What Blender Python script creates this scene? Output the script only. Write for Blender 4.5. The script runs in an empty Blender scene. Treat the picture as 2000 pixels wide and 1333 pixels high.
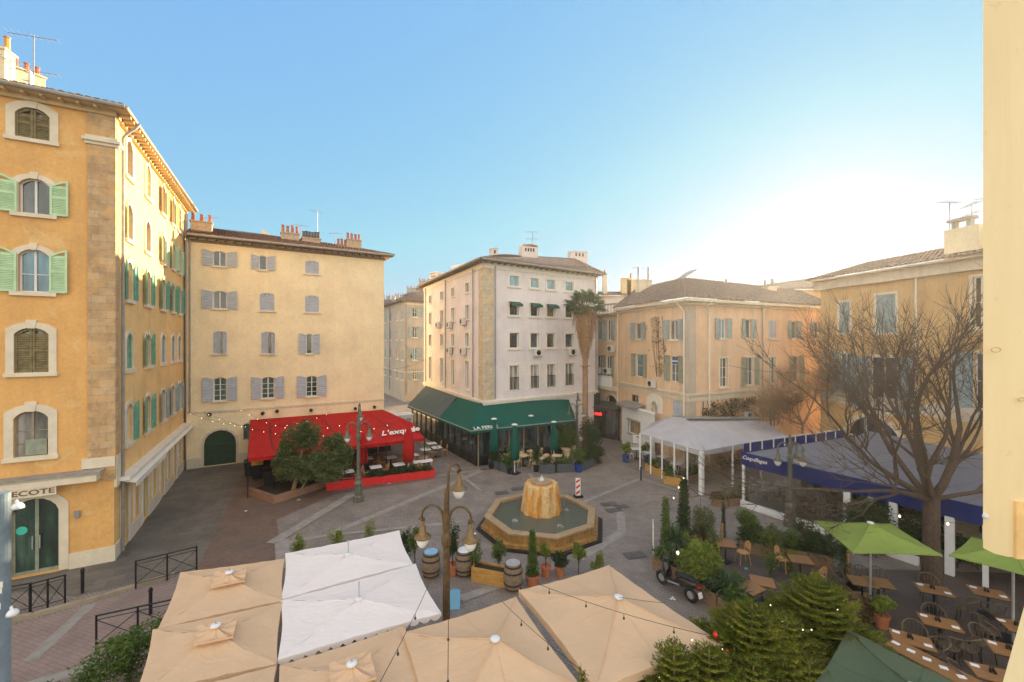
import bpy, math, random
from math import sin, cos, pi, radians, sqrt, atan2
from mathutils import Vector, Matrix
sc = bpy.context.scene
# ---------------------------------------------------------------- camera
CAMH = 9.0; F = 820.0
cd = bpy.data.cameras.new("camera"); cam = bpy.data.objects.new("camera", cd)
sc.collection.objects.link(cam); sc.camera = cam
cam.location = (0, 0, CAMH); cam.rotation_euler = (radians(90), 0, 0)
cd.sensor_width = 36; cd.lens = 36 * F / 2000; cd.clip_start = 0.05; cd.clip_end = 3000
# ---------------------------------------------------------------- sky
SKY_FILL = (1.75, 1.3, .75)
SUN_AZ = atan2(625, 820); SUN_EL = radians(10.6)
w = bpy.data.worlds.new("World"); sc.world = w; w.use_nodes = True
nt = w.node_tree; bg = nt.nodes["Background"]
sky = nt.nodes.new("ShaderNodeTexSky"); sky.sky_type = 'NISHITA'; sky.sun_disc = False
sky.sun_elevation = SUN_EL; sky.sun_rotation = SUN_AZ
sky.air_density = 1.0; sky.dust_density = 0.15; sky.ozone_density = 1.5; sky.altitude = 10
gm = nt.nodes.new('ShaderNodeGamma'); gm.inputs[1].default_value = .30; nt.links.new(sky.outputs[0], gm.inputs[0])
hs = nt.nodes.new('ShaderNodeHueSaturation'); hs.inputs['Saturation'].default_value = 1.75; nt.links.new(gm.outputs[0], hs.inputs['Color'])
tn = nt.nodes.new('ShaderNodeMix'); tn.data_type = 'RGBA'; tn.blend_type = 'MULTIPLY'; tn.inputs[0].default_value = 1; tn.inputs[7].default_value = (.47, .71, .94, 1)
nt.links.new(hs.outputs[0], tn.inputs[6])
# warm fill glow added to the unseen sky over and behind the viewer
tc_ = nt.nodes.new('ShaderNodeTexCoord'); sx_ = nt.nodes.new('ShaderNodeSeparateXYZ'); nt.links.new(tc_.outputs['Generated'], sx_.inputs[0])
mr_ = nt.nodes.new('ShaderNodeMapRange'); mr_.interpolation_type = 'SMOOTHSTEP'; mr_.inputs[1].default_value = .45; mr_.inputs[2].default_value = -.35; nt.links.new(sx_.outputs[1], mr_.inputs[0])
vl_ = nt.nodes.new('ShaderNodeMix'); vl_.data_type = 'RGBA'; vl_.blend_type = 'ADD'; nt.links.new(mr_.outputs[0], vl_.inputs[0]); cp_ = nt.nodes.new('ShaderNodeVectorMath'); cp_.operation = 'MINIMUM'; cp_.inputs[1].default_value = (.78, .98, 1.18); nt.links.new(tn.outputs[2], cp_.inputs[0]); nt.links.new(cp_.outputs[0], vl_.inputs[6]); vl_.inputs[7].default_value = (SKY_FILL[0], SKY_FILL[1], SKY_FILL[2], 1)
vl_.clamp_result = False
# aureole of the low sun in the hazy sky
nv_ = nt.nodes.new('ShaderNodeVectorMath'); nv_.operation = 'DOT_PRODUCT'; nt.links.new(tc_.outputs['Generated'], nv_.inputs[0]); nv_.inputs[1].default_value = (sin(SUN_AZ)*cos(SUN_EL), cos(SUN_AZ)*cos(SUN_EL), sin(SUN_EL))
acc = vl_.outputs[2]
for pw_, k_, c_ in ((6000, 14.0, (1, .93, .75)), (600, 1.4, (1, .95, .80)), (60, .12, (1, .88, .62))):
    po = nt.nodes.new('ShaderNodeMath'); po.operation = 'POWER'; po.inputs[1].default_value = pw_; mx_ = nt.nodes.new('ShaderNodeMath'); mx_.operation = 'MAXIMUM'; nt.links.new(nv_.outputs['Value'], mx_.inputs[0]); mx_.inputs[1].default_value = 0; nt.links.new(mx_.outputs[0], po.inputs[0])
    ad_ = nt.nodes.new('ShaderNodeMix'); ad_.data_type = 'RGBA'; ad_.blend_type = 'ADD'; nt.links.new(po.outputs[0], ad_.inputs[0]); nt.links.new(acc, ad_.inputs[6]); ad_.inputs[7].default_value = (c_[0]*k_, c_[1]*k_, c_[2]*k_, 1); acc = ad_.outputs[2]
nt.links.new(acc, bg.inputs[0]); bg.inputs[1].default_value = 0.15
# ---------------------------------------------------------------- sun
sd = bpy.data.lights.new("sun", 'SUN'); sd.energy = 3.5; sd.angle = radians(0.5); sd.color = (1, .80, .52)
so = bpy.data.objects.new("sun", sd); sc.collection.objects.link(so)
dirv = Vector((sin(SUN_AZ) * cos(SUN_EL), cos(SUN_AZ) * cos(SUN_EL), sin(SUN_EL)))
so.rotation_euler = (-dirv).to_track_quat('-Z', 'Y').to_euler(); so.location = (30, 30, 30)
# ---------------------------------------------------------------- exposure
vs = sc.view_settings; vs.view_transform = 'Standard'; vs.look = 'None'; vs.gamma = 1; vs.exposure = 2.32
sc.cycles.max_bounces = 6; sc.cycles.diffuse_bounces = 4; sc.cycles.use_denoising = True
sc.cycles.transparent_max_bounces = 12

R = random.Random(7)
COL = sc.collection
V = Vector
# ---------------------------------------------------------------- photograph geometry
def P(px, py, z):                       # pixel + height -> point
    Y = F * (CAMH - z) / (py - 666.0)
    return V(((px - 1000) / F * Y, Y, z))
def G(px, py): return P(px, py, 0.0)
def PY(px, py, Y): return V(((px - 1000) / F * Y, Y, CAMH - (py - 666.0) / F * Y))
# ---------------------------------------------------------------- mesh builder
WM = {}; KIDS = {}
class MB:
    def __init__(s): s.v = []; s.f = []; s.m = []
    def poly(s, pts, mi=0):
        i = len(s.v); s.v.extend([tuple(p) for p in pts]); s.f.append(tuple(range(i, i + len(pts)))); s.m.append(mi); return s
    def ob(s, o, a, b, c, mi=0):        # box from a corner and three edge vectors
        o = V(o); a = V(a); b = V(b); c = V(c); i = len(s.v)
        for k in range(8): s.v.append(tuple(o + (a if k & 1 else V((0,0,0))) + (b if k & 2 else V((0,0,0))) + (c if k & 4 else V((0,0,0)))))
        fl = a.cross(b).dot(c) < 0
        for q in ((0,2,3,1),(4,5,7,6),(0,1,5,4),(2,6,7,3),(0,4,6,2),(1,3,7,5)):
            s.f.append(tuple(i + j for j in (q[::-1] if fl else q))); s.m.append(mi)
        return s
    def box(s, cx, cy, z0, sx, sy, sz, rz=0, mi=0):   # centred in plan, z0 bottom
        u = V((cos(rz), sin(rz), 0)); v = V((-sin(rz), cos(rz), 0))
        return s.ob(V((cx, cy, z0)) - u * sx / 2 - v * sy / 2, u * sx, v * sy, (0, 0, sz), mi)
    def tube(s, pts, r, n=6, cap=True, mi=0):
        pts = [V(p) for p in pts]; k = len(pts)
        rs = r if isinstance(r, (list, tuple)) else [r] * k
        i0 = len(s.v); prev = None
        for i, p in enumerate(pts):
            t = (pts[min(i + 1, k - 1)] - pts[max(i - 1, 0)])
            if t.length < 1e-9: t = V((0, 0, 1))
            t.normalize()
            if prev is None:
                x = t.cross(V((0, 0, 1)))
                if x.length < .05: x = t.cross(V((0, 1, 0)))
            else: x = prev - t * prev.dot(t)
            x.normalize(); prev = x; y = t.cross(x)
            for j in range(n):
                a = 2 * pi * j / n; s.v.append(tuple(p + (x * cos(a) + y * sin(a)) * rs[i]))
        for i in range(k - 1):
            for j in range(n):
                a = i0 + i * n + j; b = i0 + i * n + (j + 1) % n
                s.f.append((a, b, b + n, a + n)); s.m.append(mi)
        if cap:
            s.f.append(tuple(i0 + j for j in range(n))[::-1]); s.m.append(mi)
            s.f.append(tuple(i0 + (k - 1) * n + j for j in range(n))); s.m.append(mi)
        return s
    def lathe(s, prof, n=16, c=(0,0,0), ph=0, sx=1, sy=1, mi=0, flute=0, fn=8):
        i0 = len(s.v); k = len(prof)
        for (r, z) in prof:
            for j in range(n):
                a = ph + 2 * pi * j / n; rr = r * (1 + flute * cos(a * fn))
                s.v.append((c[0] + rr * cos(a) * sx, c[1] + rr * sin(a) * sy, c[2] + z))
        for i in range(k - 1):
            for j in range(n):
                a = i0 + i * n + j; b = i0 + i * n + (j + 1) % n
                s.f.append((a, b, b + n, a + n)); s.m.append(mi)
        s.f.append(tuple(i0 + j for j in range(n))[::-1]); s.m.append(mi)
        s.f.append(tuple(i0 + (k - 1) * n + j for j in range(n))); s.m.append(mi)
        return s
    def grid(s, fn, nu, nv, mi=0):
        i0 = len(s.v)
        for j in range(nv + 1):
            for i in range(nu + 1): s.v.append(tuple(fn(i / nu, j / nv)))
        for j in range(nv):
            for i in range(nu):
                a = i0 + j * (nu + 1) + i; s.f.append((a, a + 1, a + nu + 2, a + nu + 1)); s.m.append(mi)
        return s
    def build(s, name, mat, parent=None, at=None, smooth=False, world=True):
        """one mesh object. With a parent: world coordinates are moved into the parent's frame (world=True) or kept."""
        vs_ = s.v
        if parent is not None and world:
            Mi = WM.get(parent.name, Matrix()).inverted(); vs_ = [tuple(Mi @ V(p)) for p in s.v]
        elif at is not None and world:
            at = V(at); vs_ = [(p[0] - at[0], p[1] - at[1], p[2] - at[2]) for p in s.v]
        me = bpy.data.meshes.new(name); me.from_pydata(vs_, [], s.f)
        mats = mat if isinstance(mat, (list, tuple)) else [mat]
        for m in mats: me.materials.append(m)
        if len(mats) > 1: me.polygons.foreach_set('material_index', s.m)
        if smooth: me.polygons.foreach_set('use_smooth', [True] * len(s.f))
        me.update(); o = bpy.data.objects.new(name, me); COL.objects.link(o)
        if parent is not None: o.parent = parent; KIDS.setdefault(parent.name, []).append(o); WM[o.name] = WM.get(parent.name, Matrix())
        elif at is not None: o.location = at; WM[o.name] = Matrix.Translation(V(at))
        return o
def tag(o, label=None, cat=None, group=None, kind=None):
    if label: o['label'] = label
    if cat: o['category'] = cat
    if group: o['group'] = group
    if kind: o['kind'] = kind
    return o
def thing(name, label, cat, loc=(0,0,0), rz=0, group=None):
    o = bpy.data.objects.new(name, None); COL.objects.link(o); o.empty_display_size = .2
    o.location = loc; o.rotation_euler = (0, 0, rz); tag(o, label, cat, group)
    WM[o.name] = Matrix.Translation(V(loc)) @ Matrix.Rotation(rz, 4, 'Z')
    return o
def dup(root, loc, rz=0, label=None, scale=None, group=None):
    def cp(o, par):
        c = o.copy(); COL.objects.link(c)
        if par is not None: c.parent = par
        for ch in KIDS.get(o.name, ()): cp(ch, c)
        return c
    r = cp(root, None); r.location = loc; r.rotation_euler = (0, 0, rz)
    if scale: r.scale = (scale,) * 3 if not isinstance(scale, tuple) else scale
    if label: r['label'] = label
    if group: r['group'] = group
    return r
class Placer:                           # the first use moves the model itself, later uses copy it
    def __init__(s, root): s.root = root; s.used = False
    def __call__(s, loc, rz=0, label=None, scale=None, group=None):
        if s.used: return dup(s.root, loc, rz, label, scale, group)
        s.used = True; r = s.root; r.location = loc; r.rotation_euler = (0, 0, rz)
        if scale: r.scale = (scale,) * 3 if not isinstance(scale, tuple) else scale
        if label: r['label'] = label
        if group: r['group'] = group
        return r
def text_mb(body, size, ext=.01, shear=0, bold=0):
    """lettering as mesh data, x right, y up, centred"""
    c = bpy.data.curves.new('lettering', 'FONT'); c.body = body; c.size = size; c.extrude = ext; c.shear = shear; c.offset = bold
    c.align_x = 'CENTER'; c.align_y = 'CENTER'; c.resolution_u = 3
    o = bpy.data.objects.new('lettering', c); COL.objects.link(o)
    dg = bpy.context.evaluated_depsgraph_get(); me = o.evaluated_get(dg).to_mesh()
    mb = MB(); mb.v = [tuple(v.co) for v in me.vertices]; mb.f = [tuple(p.vertices) for p in me.polygons]; mb.m = [0] * len(mb.f)
    bpy.data.objects.remove(o); bpy.data.curves.remove(c)
    return mb
def ray_plane(px, py, p0, n):          # where the line of sight meets a plane
    d = V(((px-1000)/F, 1, -(py-666)/F)); c = V((0,0,CAMH)); n = V(n); return c + d * ((V(p0)-c).dot(n) / d.dot(n))
def place_text(mb, o, ux, uy):          # lay lettering on a plane
    o = V(o); ux = V(ux).normalized(); uy = V(uy).normalized(); n = ux.cross(uy)
    mb.v = [tuple(o + ux * p[0] + uy * p[1] + n * p[2]) for p in mb.v]; return mb
# ---------------------------------------------------------------- materials
def newmat(name):
    m = bpy.data.materials.new(name); m.use_nodes = True; t = m.node_tree
    return m, t, t.nodes["Principled BSDF"]
def N(t, kind, **kw):
    n = t.nodes.new(kind)
    for k, v in kw.items(): setattr(n, k, v)
    return n
def ramp(t, fac, stops):
    r = t.nodes.new("ShaderNodeValToRGB"); e = r.color_ramp.elements
    while len(e) < len(stops): e.new(.5)
    for i, (p, c) in enumerate(stops): e[i].position = p; e[i].color = (*c, 1) if len(c) == 3 else c
    t.links.new(fac, r.inputs[0]); return r.outputs[0]
def coords(t, scale=(1,1,1), kind="Object"):
    tc = N(t, "ShaderNodeTexCoord"); mp = N(t, "ShaderNodeMapping"); mp.inputs["Scale"].default_value = scale
    t.links.new(tc.outputs[kind], mp.inputs[0]); return mp.outputs[0]
def noise(t, co, scale, detail=5, rough=.6, dist=0):
    n = N(t, "ShaderNodeTexNoise"); n.inputs["Scale"].default_value = scale; n.inputs["Detail"].default_value = detail
    n.inputs["Roughness"].default_value = rough; n.inputs["Distortion"].default_value = dist
    t.links.new(co, n.inputs["Vector"]); return n.outputs["Fac"]
def mix(t, fac, a, b, mode='MIX'):
    n = N(t, "ShaderNodeMix", data_type='RGBA', blend_type=mode)
    if isinstance(fac, (int, float)): n.inputs[0].default_value = fac
    else: t.links.new(fac, n.inputs[0])
    for s_, i in ((a, 6), (b, 7)):
        if isinstance(s_, tuple): n.inputs[i].default_value = (*s_[:3], 1)
        else: t.links.new(s_, n.inputs[i])
    return n.outputs[2]
def bump(t, p, h, strength=.3, dist=.02):
    b = N(t, "ShaderNodeBump"); b.inputs["Strength"].default_value = strength; b.inputs["Distance"].default_value = dist
    t.links.new(h, b.inputs["Height"]); t.links.new(b.outputs[0], p.inputs["Normal"])
def sc3(c, k): return tuple(min(1, x * k) for x in c)
def M(name, col, rough=.7, var=.18, scale=4.0, bmp=.15, metal=0, spec=.4, fine=30, stretch=(1,1,1)):
    m, t, p = newmat(name); co = coords(t, stretch)
    a = ramp(t, noise(t, co, scale, 6), [(.3, sc3(col, 1 - var)), (.7, sc3(col, 1 + var))])
    t.links.new(a, p.inputs["Base Color"]); p.inputs["Roughness"].default_value = rough
    p.inputs["Metallic"].default_value = metal; p.inputs["Specular IOR Level"].default_value = spec
    if bmp: bump(t, p, noise(t, co, fine, 4), bmp, .01)
    return m
def plaster(name, col, stain, patch=None, amt=.5):
    """limewash: broad cloudy tone, vertical rain streaks, small blotches"""
    m, t, p = newmat(name); co = coords(t); cs = coords(t, (1.3, 1.3, .12))
    a = ramp(t, noise(t, co, .55, 7, .65), [(.30, sc3(col, .85)), (.52, col), (.75, sc3(col, 1.1))])
    st = ramp(t, noise(t, cs, 1.6, 6, .65), [(.46, (0,0,0)), (.76, (amt,)*3)])
    a = mix(t, st, a, stain)
    if patch:
        pt = ramp(t, noise(t, co, .9, 8, .6, .6), [(.56, (0,0,0)), (.66, (.75,)*3)]); a = mix(t, pt, a, patch)
    b = ramp(t, noise(t, co, 9, 5, .7), [(.3, (.9,)*3), (.7, (1.08,)*3)])
    a = mix(t, 1.0, a, b, 'MULTIPLY')
    t.links.new(a, p.inputs["Base Color"]); p.inputs["Roughness"].default_value = .9; p.inputs["Specular IOR Level"].default_value = .15
    bump(t, p, noise(t, co, 14, 6, .7), .35, .015); return m
def masonry(name, col, col2, mortar, bw=.5, bh=.25, rot=0):
    """stone blocks on vertical walls: bricks laid over a (along, up) plane"""
    m, t, p = newmat(name); tc = N(t, "ShaderNodeTexCoord"); sp = N(t, "ShaderNodeSeparateXYZ"); cb = N(t, "ShaderNodeCombineXYZ")
    t.links.new(tc.outputs["Object"], sp.inputs[0]); ad = N(t, "ShaderNodeMath", operation='ADD')
    t.links.new(sp.outputs[0], ad.inputs[0]); t.links.new(sp.outputs[1], ad.inputs[1])
    t.links.new(ad.outputs[0], cb.inputs[0]); t.links.new(sp.outputs[2], cb.inputs[1])
    br = N(t, "ShaderNodeTexBrick"); br.inputs["Scale"].default_value = 1; br.inputs["Brick Width"].default_value = bw
    br.inputs["Row Height"].default_value = bh; br.inputs["Mortar Size"].default_value = .012
    br.inputs["Color1"].default_value = (*col, 1); br.inputs["Color2"].default_value = (*col2, 1); br.inputs["Mortar"].default_value = (*mortar, 1)
    t.links.new(cb.outputs[0], br.inputs["Vector"]); co = tc.outputs["Object"]
    a = mix(t, .75, br.outputs[0], ramp(t, noise(t, co, 2.2, 8, .7), [(.3, (.6,.57,.52)), (.7, (1.25,1.2,1.1))]), 'MULTIPLY')
    a = mix(t, ramp(t, noise(t, co, .9, 8, .7, .8), [(.48, (0,0,0)), (.62, (.7,)*3)]), a, sc3((col[0]*1.15, col[1]*.92, col[2]*.6), 1))
    a = mix(t, ramp(t, noise(t, co, 4.5, 6, .7), [(.58, (0,0,0)), (.7, (.8,)*3)]), a, sc3(col, .5))
    t.links.new(a, p.inputs["Base Color"]); p.inputs["Roughness"].default_value = .9
    bump(t, p, noise(t, co, 9, 7, .7), .8, .04); return m
def paving(name, col, col2, mortar, bw, bh, rz=0, dirt=(.085,.078,.07), rough=.7, dscale=.35):
    m, t, p = newmat(name); tc = N(t, "ShaderNodeTexCoord"); mp = N(t, "ShaderNodeMapping"); mp.inputs["Rotation"].default_value = (0,0,rz)
    t.links.new(tc.outputs["Object"], mp.inputs[0])
    br = N(t, "ShaderNodeTexBrick"); br.inputs["Scale"].default_value = 1; br.inputs["Brick Width"].default_value = bw
    br.inputs["Row Height"].default_value = bh; br.inputs["Mortar Size"].default_value = .012; br.inputs["Mortar Smooth"].default_value = .3
    br.inputs["Color1"].default_value = (*col, 1); br.inputs["Color2"].default_value = (*col2, 1); br.inputs["Mortar"].default_value = (*mortar, 1)
    t.links.new(mp.outputs[0], br.inputs["Vector"]); co = tc.outputs["Object"]
    a = mix(t, .8, br.outputs[0], ramp(t, noise(t, co, 1.1, 8, .7), [(.3, (.72,)*3), (.7, (1.22,1.2,1.18))]), 'MULTIPLY')
    d = ramp(t, noise(t, co, dscale, 6, .6, .4), [(.45, (0,0,0)), (.75, (.6,)*3)])
    a = mix(t, d, a, dirt)
    s2 = ramp(t, noise(t, co, 5, 3, .5), [(.68, (0,0,0)), (.72, (.35,)*3)]); a = mix(t, s2, a, dirt)
    t.links.new(a, p.inputs["Base Color"])
    rr = ramp(t, noise(t, co, .8, 5), [(.3, (rough-.18,)*3), (.7, (rough+.12,)*3)]); t.links.new(rr, p.inputs["Roughness"])
    bump(t, p, br.outputs["Fac"], -.25, .01); return m
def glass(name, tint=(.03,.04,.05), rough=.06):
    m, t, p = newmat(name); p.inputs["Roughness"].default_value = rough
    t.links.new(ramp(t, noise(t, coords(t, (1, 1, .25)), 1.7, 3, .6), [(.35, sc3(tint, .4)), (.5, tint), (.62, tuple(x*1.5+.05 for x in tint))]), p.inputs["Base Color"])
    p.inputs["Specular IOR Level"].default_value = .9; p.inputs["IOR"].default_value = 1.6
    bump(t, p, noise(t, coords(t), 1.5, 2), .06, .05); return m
def clear_glass(name):
    m, t, p = newmat(name); t.nodes.remove(p); o = t.nodes["Material Output"]
    tr = N(t, "ShaderNodeBsdfTransparent"); gl = N(t, "ShaderNodeBsdfGlossy"); gl.inputs["Roughness"].default_value = .03
    tr.inputs[0].default_value = (.93,.95,.94,1)
    fr = N(t, "ShaderNodeFresnel"); fr.inputs[0].default_value = 1.5; mx = N(t, "ShaderNodeMixShader")
    t.links.new(fr.outputs[0], mx.inputs[0]); t.links.new(tr.outputs[0], mx.inputs[1]); t.links.new(gl.outputs[0], mx.inputs[2])
    t.links.new(mx.outputs[0], o.inputs[0]); return m
def fabric(name, col, trans=.25, var=.08, weave=220, stain=.06):
    m, t, p = newmat(name); o = t.nodes["Material Output"]; co = coords(t)
    a = ramp(t, noise(t, co, 1.2, 6), [(.3, sc3(col, 1 - var)), (.7, sc3(col, 1 + var))])
    a = mix(t, ramp(t, noise(t, co, 3, 7, .7, .5), [(.55, (0,0,0)), (.8, (stain*4,)*3)]), a, sc3(col, .7))
    t.links.new(a, p.inputs["Base Color"]); p.inputs["Roughness"].default_value = .85; p.inputs["Specular IOR Level"].default_value = .2
    tl = N(t, "ShaderNodeBsdfTranslucent"); t.links.new(a, tl.inputs[0]); mx = N(t, "ShaderNodeMixShader"); mx.inputs[0].default_value = trans
    t.links.new(p.outputs[0], mx.inputs[1]); t.links.new(tl.outputs[0], mx.inputs[2]); t.links.new(mx.outputs[0], o.inputs[0])
    bump(t, p, noise(t, coords(t, (1, 1.6, 1)), 2.6, 5, .55, .8), .5, .06); return m
def leafmat(name, a, b, c=None, trans=.3, scale=2.2):
    m, t, p = newmat(name); o = t.nodes["Material Output"]; co = coords(t)
    f = ramp(t, noise(t, co, scale, 4, .7), [(.32, a), (.52, b), (.72, c or sc3(b, 1.5))])
    g = ramp(t, noise(t, co, 38, 2), [(.3, (.7,)*3), (.7, (1.35,)*3)]); f = mix(t, 1.0, f, g, 'MULTIPLY')
    t.links.new(f, p.inputs["Base Color"]); p.inputs["Roughness"].default_value = .55; p.inputs["Specular IOR Level"].default_value = .35
    tl = N(t, "ShaderNodeBsdfTranslucent"); t.links.new(f, tl.inputs[0]); mx = N(t, "ShaderNodeMixShader"); mx.inputs[0].default_value = trans
    t.links.new(p.outputs[0], mx.inputs[1]); t.links.new(tl.outputs[0], mx.inputs[2]); t.links.new(mx.outputs[0], o.inputs[0]); return m
def emit(name, col, s):
    m, t, p = newmat(name); p.inputs["Base Color"].default_value = (*col, 1); p.inputs["Emission Color"].default_value = (*col, 1)
    p.inputs["Emission Strength"].default_value = s; return m

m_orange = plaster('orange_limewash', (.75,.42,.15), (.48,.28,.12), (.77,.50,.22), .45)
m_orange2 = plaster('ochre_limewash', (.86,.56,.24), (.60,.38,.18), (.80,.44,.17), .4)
m_cream = plaster('cream_limewash', (.86,.71,.46), (.70,.55,.38), (.84,.64,.42), .3)
m_white = plaster('pinkish_white_limewash', (.78,.70,.69), (.56,.48,.44), (.77,.67,.63), .35)
m_grey = plaster('grey_plaster', (.46,.40,.33), (.32,.28,.24), (.50,.42,.34), .5)
m_pinkb = plaster('faded_pink_plaster', (.58,.47,.38), (.44,.36,.3), None, .4)
m_peach = plaster('peach_limewash', (.78,.53,.34), (.46,.36,.27), (.70,.53,.38), .65)
m_peach2 = plaster('golden_limewash', (.66,.42,.19), (.42,.3,.18), (.62,.44,.25), .5)
m_base = plaster('pale_base_render', (.66,.57,.44), (.42,.36,.28), None, .4)
m_trim = M('pale_stone_trim', (.72,.62,.47), .85, .1, 2.5, .2)
m_trimw = M('white_painted_trim', (.76,.70,.60), .7, .08, 3, .1)
m_quoin = masonry('old_limestone_blocks', (.60,.43,.26), (.48,.31,.17), (.40,.29,.18), .62, .31)
m_quoin2 = masonry('pale_limestone_blocks', (.62,.54,.42), (.54,.46,.34), (.46,.40,.32), .5, .28)
m_tile = M('terracotta_roof_tile', (.26,.135,.085), .85, .5, 5, .3)
m_tile2 = M('weathered_roof_tile', (.24,.17,.13), .85, .5, 5, .3)
m_soffit = M('dark_eave_boards', (.17,.12,.08), .8, .25, 4)
m_sofl = M('yellow_eave_plaster', (.62,.46,.24), .8, .15, 4)  # yellow-tan plaster tone of eaves and cornice
m_gutter = M('zinc_gutter', (.36,.33,.29), .5, .2, 4, .1, .3)
m_pipe = M('grey_downpipe', (.30,.29,.28), .5, .2, 4, .1, .2)
m_sh_green = M('pale_green_shutter_paint', (.50,.68,.42), .6, .12, 3)
m_sh_teal = M('teal_green_shutter_paint', (.14,.36,.25), .6, .2, 3)
m_sh_grey = M('grey_lilac_shutter_paint', (.43,.46,.52), .6, .1, 3)
m_sh_olive = M('worn_olive_shutter_paint', (.20,.155,.07), .7, .35, 6)
m_sh_blue = M('faded_blue_grey_shutter_paint', (.30,.37,.38), .65, .2, 4)
m_sh_sage = M('sage_grey_shutter_paint', (.27,.29,.22), .65, .25, 4)
m_frame = M('white_window_frame', (.72,.70,.66), .5, .06, 5, .05)
m_framed = M('old_wood_window_frame', (.30,.24,.17), .6, .2, 5)
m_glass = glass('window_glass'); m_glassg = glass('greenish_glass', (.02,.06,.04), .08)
m_glassb = glass('sky_reflection_tint_glass', (.06,.19,.26), .05)  # sky reflection on the panes painted in as a blue tint
m_glassw = glass('warm_reflection_tint_glass', (.16,.10,.04), .08)  # warm reflection put into the base tint of the glass
m_curtain = glass('curtained_glass', (.24,.22,.19), .15)
m_clear = clear_glass('clear_glass')
m_grate = M('worn_iron_grate', (.10,.095,.09), .6, .3, 8, .3)
m_black = M('black_iron', (.018,.018,.02), .45, .2, 8, .05, .3)
m_bronze = M('bronze_lamp_paint', (.115,.072,.03), .5, .35, 9, .2, .15)
m_bronzed = M('dark_green_lamp_paint', (.13,.13,.10), .5, .3, 9, .2, .2)
m_lampglass = M('milky_lamp_glass', (.75,.73,.68), .25, .06, 5, 0, 0, .6)
m_copper = M('copper_cap', (.20,.125,.055), .45, .2, 9, .1, .3)
m_redfab = fabric('red_awning_canvas', (.44,.014,.014), .1)
m_redpaint = M('red_planter_paint', (.62,.02,.02), .55, .12, 4)
m_greenfab = fabric('bottle_green_canvas', (.0065,.095,.075), .1)
m_greyfab = fabric('slate_canvas', (.09,.12,.125), .1)
m_whitefab = fabric('white_canvas', (.84,.76,.72), .12, .03, 220, .015)
m_beigefab = fabric('sand_canvas', (.74,.51,.32), .2, .05, 220, .03)
m_limefab = fabric('lime_green_canvas', (.27,.36,.085), .25)
m_darkgfab = fabric('dull_green_canvas', (.10,.13,.075), .08)
m_tentfab = fabric('pale_grey_tent_canvas', (.48,.47,.50), .15)
m_pavroof = fabric('shade_grey_roof_canvas', (.22,.22,.25), .1)  # white roof canvas, its shade put into the grey base colour
m_bluefab = fabric('navy_blue_canvas', (.012,.026,.15), .08)
m_whiteplast = M('white_plastic', (.72,.72,.72), .4, .05, 4, .03)
m_alu = M('brushed_aluminium', (.55,.56,.57), .35, .1, 9, .05, .7)
m_wood = M('oiled_wood', (.27,.135,.05), .5, .22, 4, .15, 0, .4, 30, (1, 8, 8))
m_woodl = M('golden_planter_wood', (.50,.27,.07), .55, .25, 3, .2, 0, .4, 30, (1, 6, 6))
m_woodd = M('weathered_planter_wood', (.24,.15,.09), .75, .3, 4, .25, 0, .3, 30, (1, 1, 6))
m_rattan = M('honey_rattan', (.50,.27,.11), .6, .3, 20, .3)
m_rattanb = M('beige_rattan', (.62,.48,.27), .6, .25, 20, .3)
m_tabw = M('white_table_cover', (.78,.78,.80), .4, .05, 8, .03)
m_tabb = M('black_table_edge', (.03,.03,.03), .4, .1, 8)
m_barrel = M('barrel_oak', (.24,.17,.115), .75, .35, 6, .3, 0, .3, 30, (5, 5, 1))
m_iron = M('rusty_iron_hoop', (.05,.04,.035), .6, .3, 9, .1, .4)
m_terra = M('terracotta_pot', (.42,.14,.065), .75, .15, 6)
m_soil = M('dark_potting_soil', (.03,.022,.015), .95, .4, 20, .5)
m_bark = M('brown_bark', (.09,.062,.045), .9, .4, 6, .6, 0, .2, 25, (4, 4, 1))
m_palmbark = M('palm_trunk_bark', (.30,.18,.11), .9, .4, 12, .6)
m_deadfrond = M('dry_palm_frond', (.34,.20,.10), .85, .4, 5, .2)
m_leaf_olive = leafmat('olive_leaves', (.06,.09,.03), (.12,.15,.05), (.22,.24,.08))
m_leaf_dark = leafmat('dark_leaves', (.012,.03,.008), (.03,.06,.015), (.07,.11,.02))
m_leaf_mid = leafmat('mid_green_leaves', (.035,.07,.012), (.09,.15,.025), (.18,.23,.04))
m_leaf_lime = leafmat('yellow_green_leaves', (.08,.12,.015), (.19,.24,.03), (.34,.36,.06))
m_leaf_palm = leafmat('palm_leaves', (.018,.045,.015), (.04,.085,.03), (.08,.13,.04), .15)
m_leaf_fir = leafmat('fir_needles', (.07,.105,.012), (.18,.22,.022), (.42,.39,.05), .35, 1.9)
m_leaf_brown = leafmat('brown_creeper_leaves', (.07,.05,.02), (.14,.09,.035), (.12,.11,.03))
m, t, p = newmat('ochre_fountain_stone'); co_ = coords(t, (3.2, 3.2, .35)); a_ = ramp(t, noise(t, co_, 1.5, 4, .5), [(.36, (.50,.20,.04)), (.48, (.70,.34,.08)), (.56, (.66,.50,.28)), (.66, (.74,.38,.10))])
a_ = mix(t, 1.0, a_, ramp(t, noise(t, coords(t), 7, 6, .7), [(.3, (.7,.68,.6)), (.7, (1.15,)*3)]), 'MULTIPLY'); t.links.new(a_, p.inputs["Base Color"]); p.inputs["Roughness"].default_value = .4; bump(t, p, noise(t, coords(t), 14, 6, .7), .6, .03); m_fstone = m
m_fbas = M('brown_wet_basin_stone', (.34,.19,.06), .45, .45, 3, .3, 0, .5, 25, (2, 2, .5))
m_frim = M('fountain_rim_stone', (.34,.235,.13), .6, .25, 3, .3)
m_ground = paving('plaza_pavers', (.265,.225,.198), (.212,.18,.16), (.14,.12,.105), .22, .11, .5)
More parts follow.
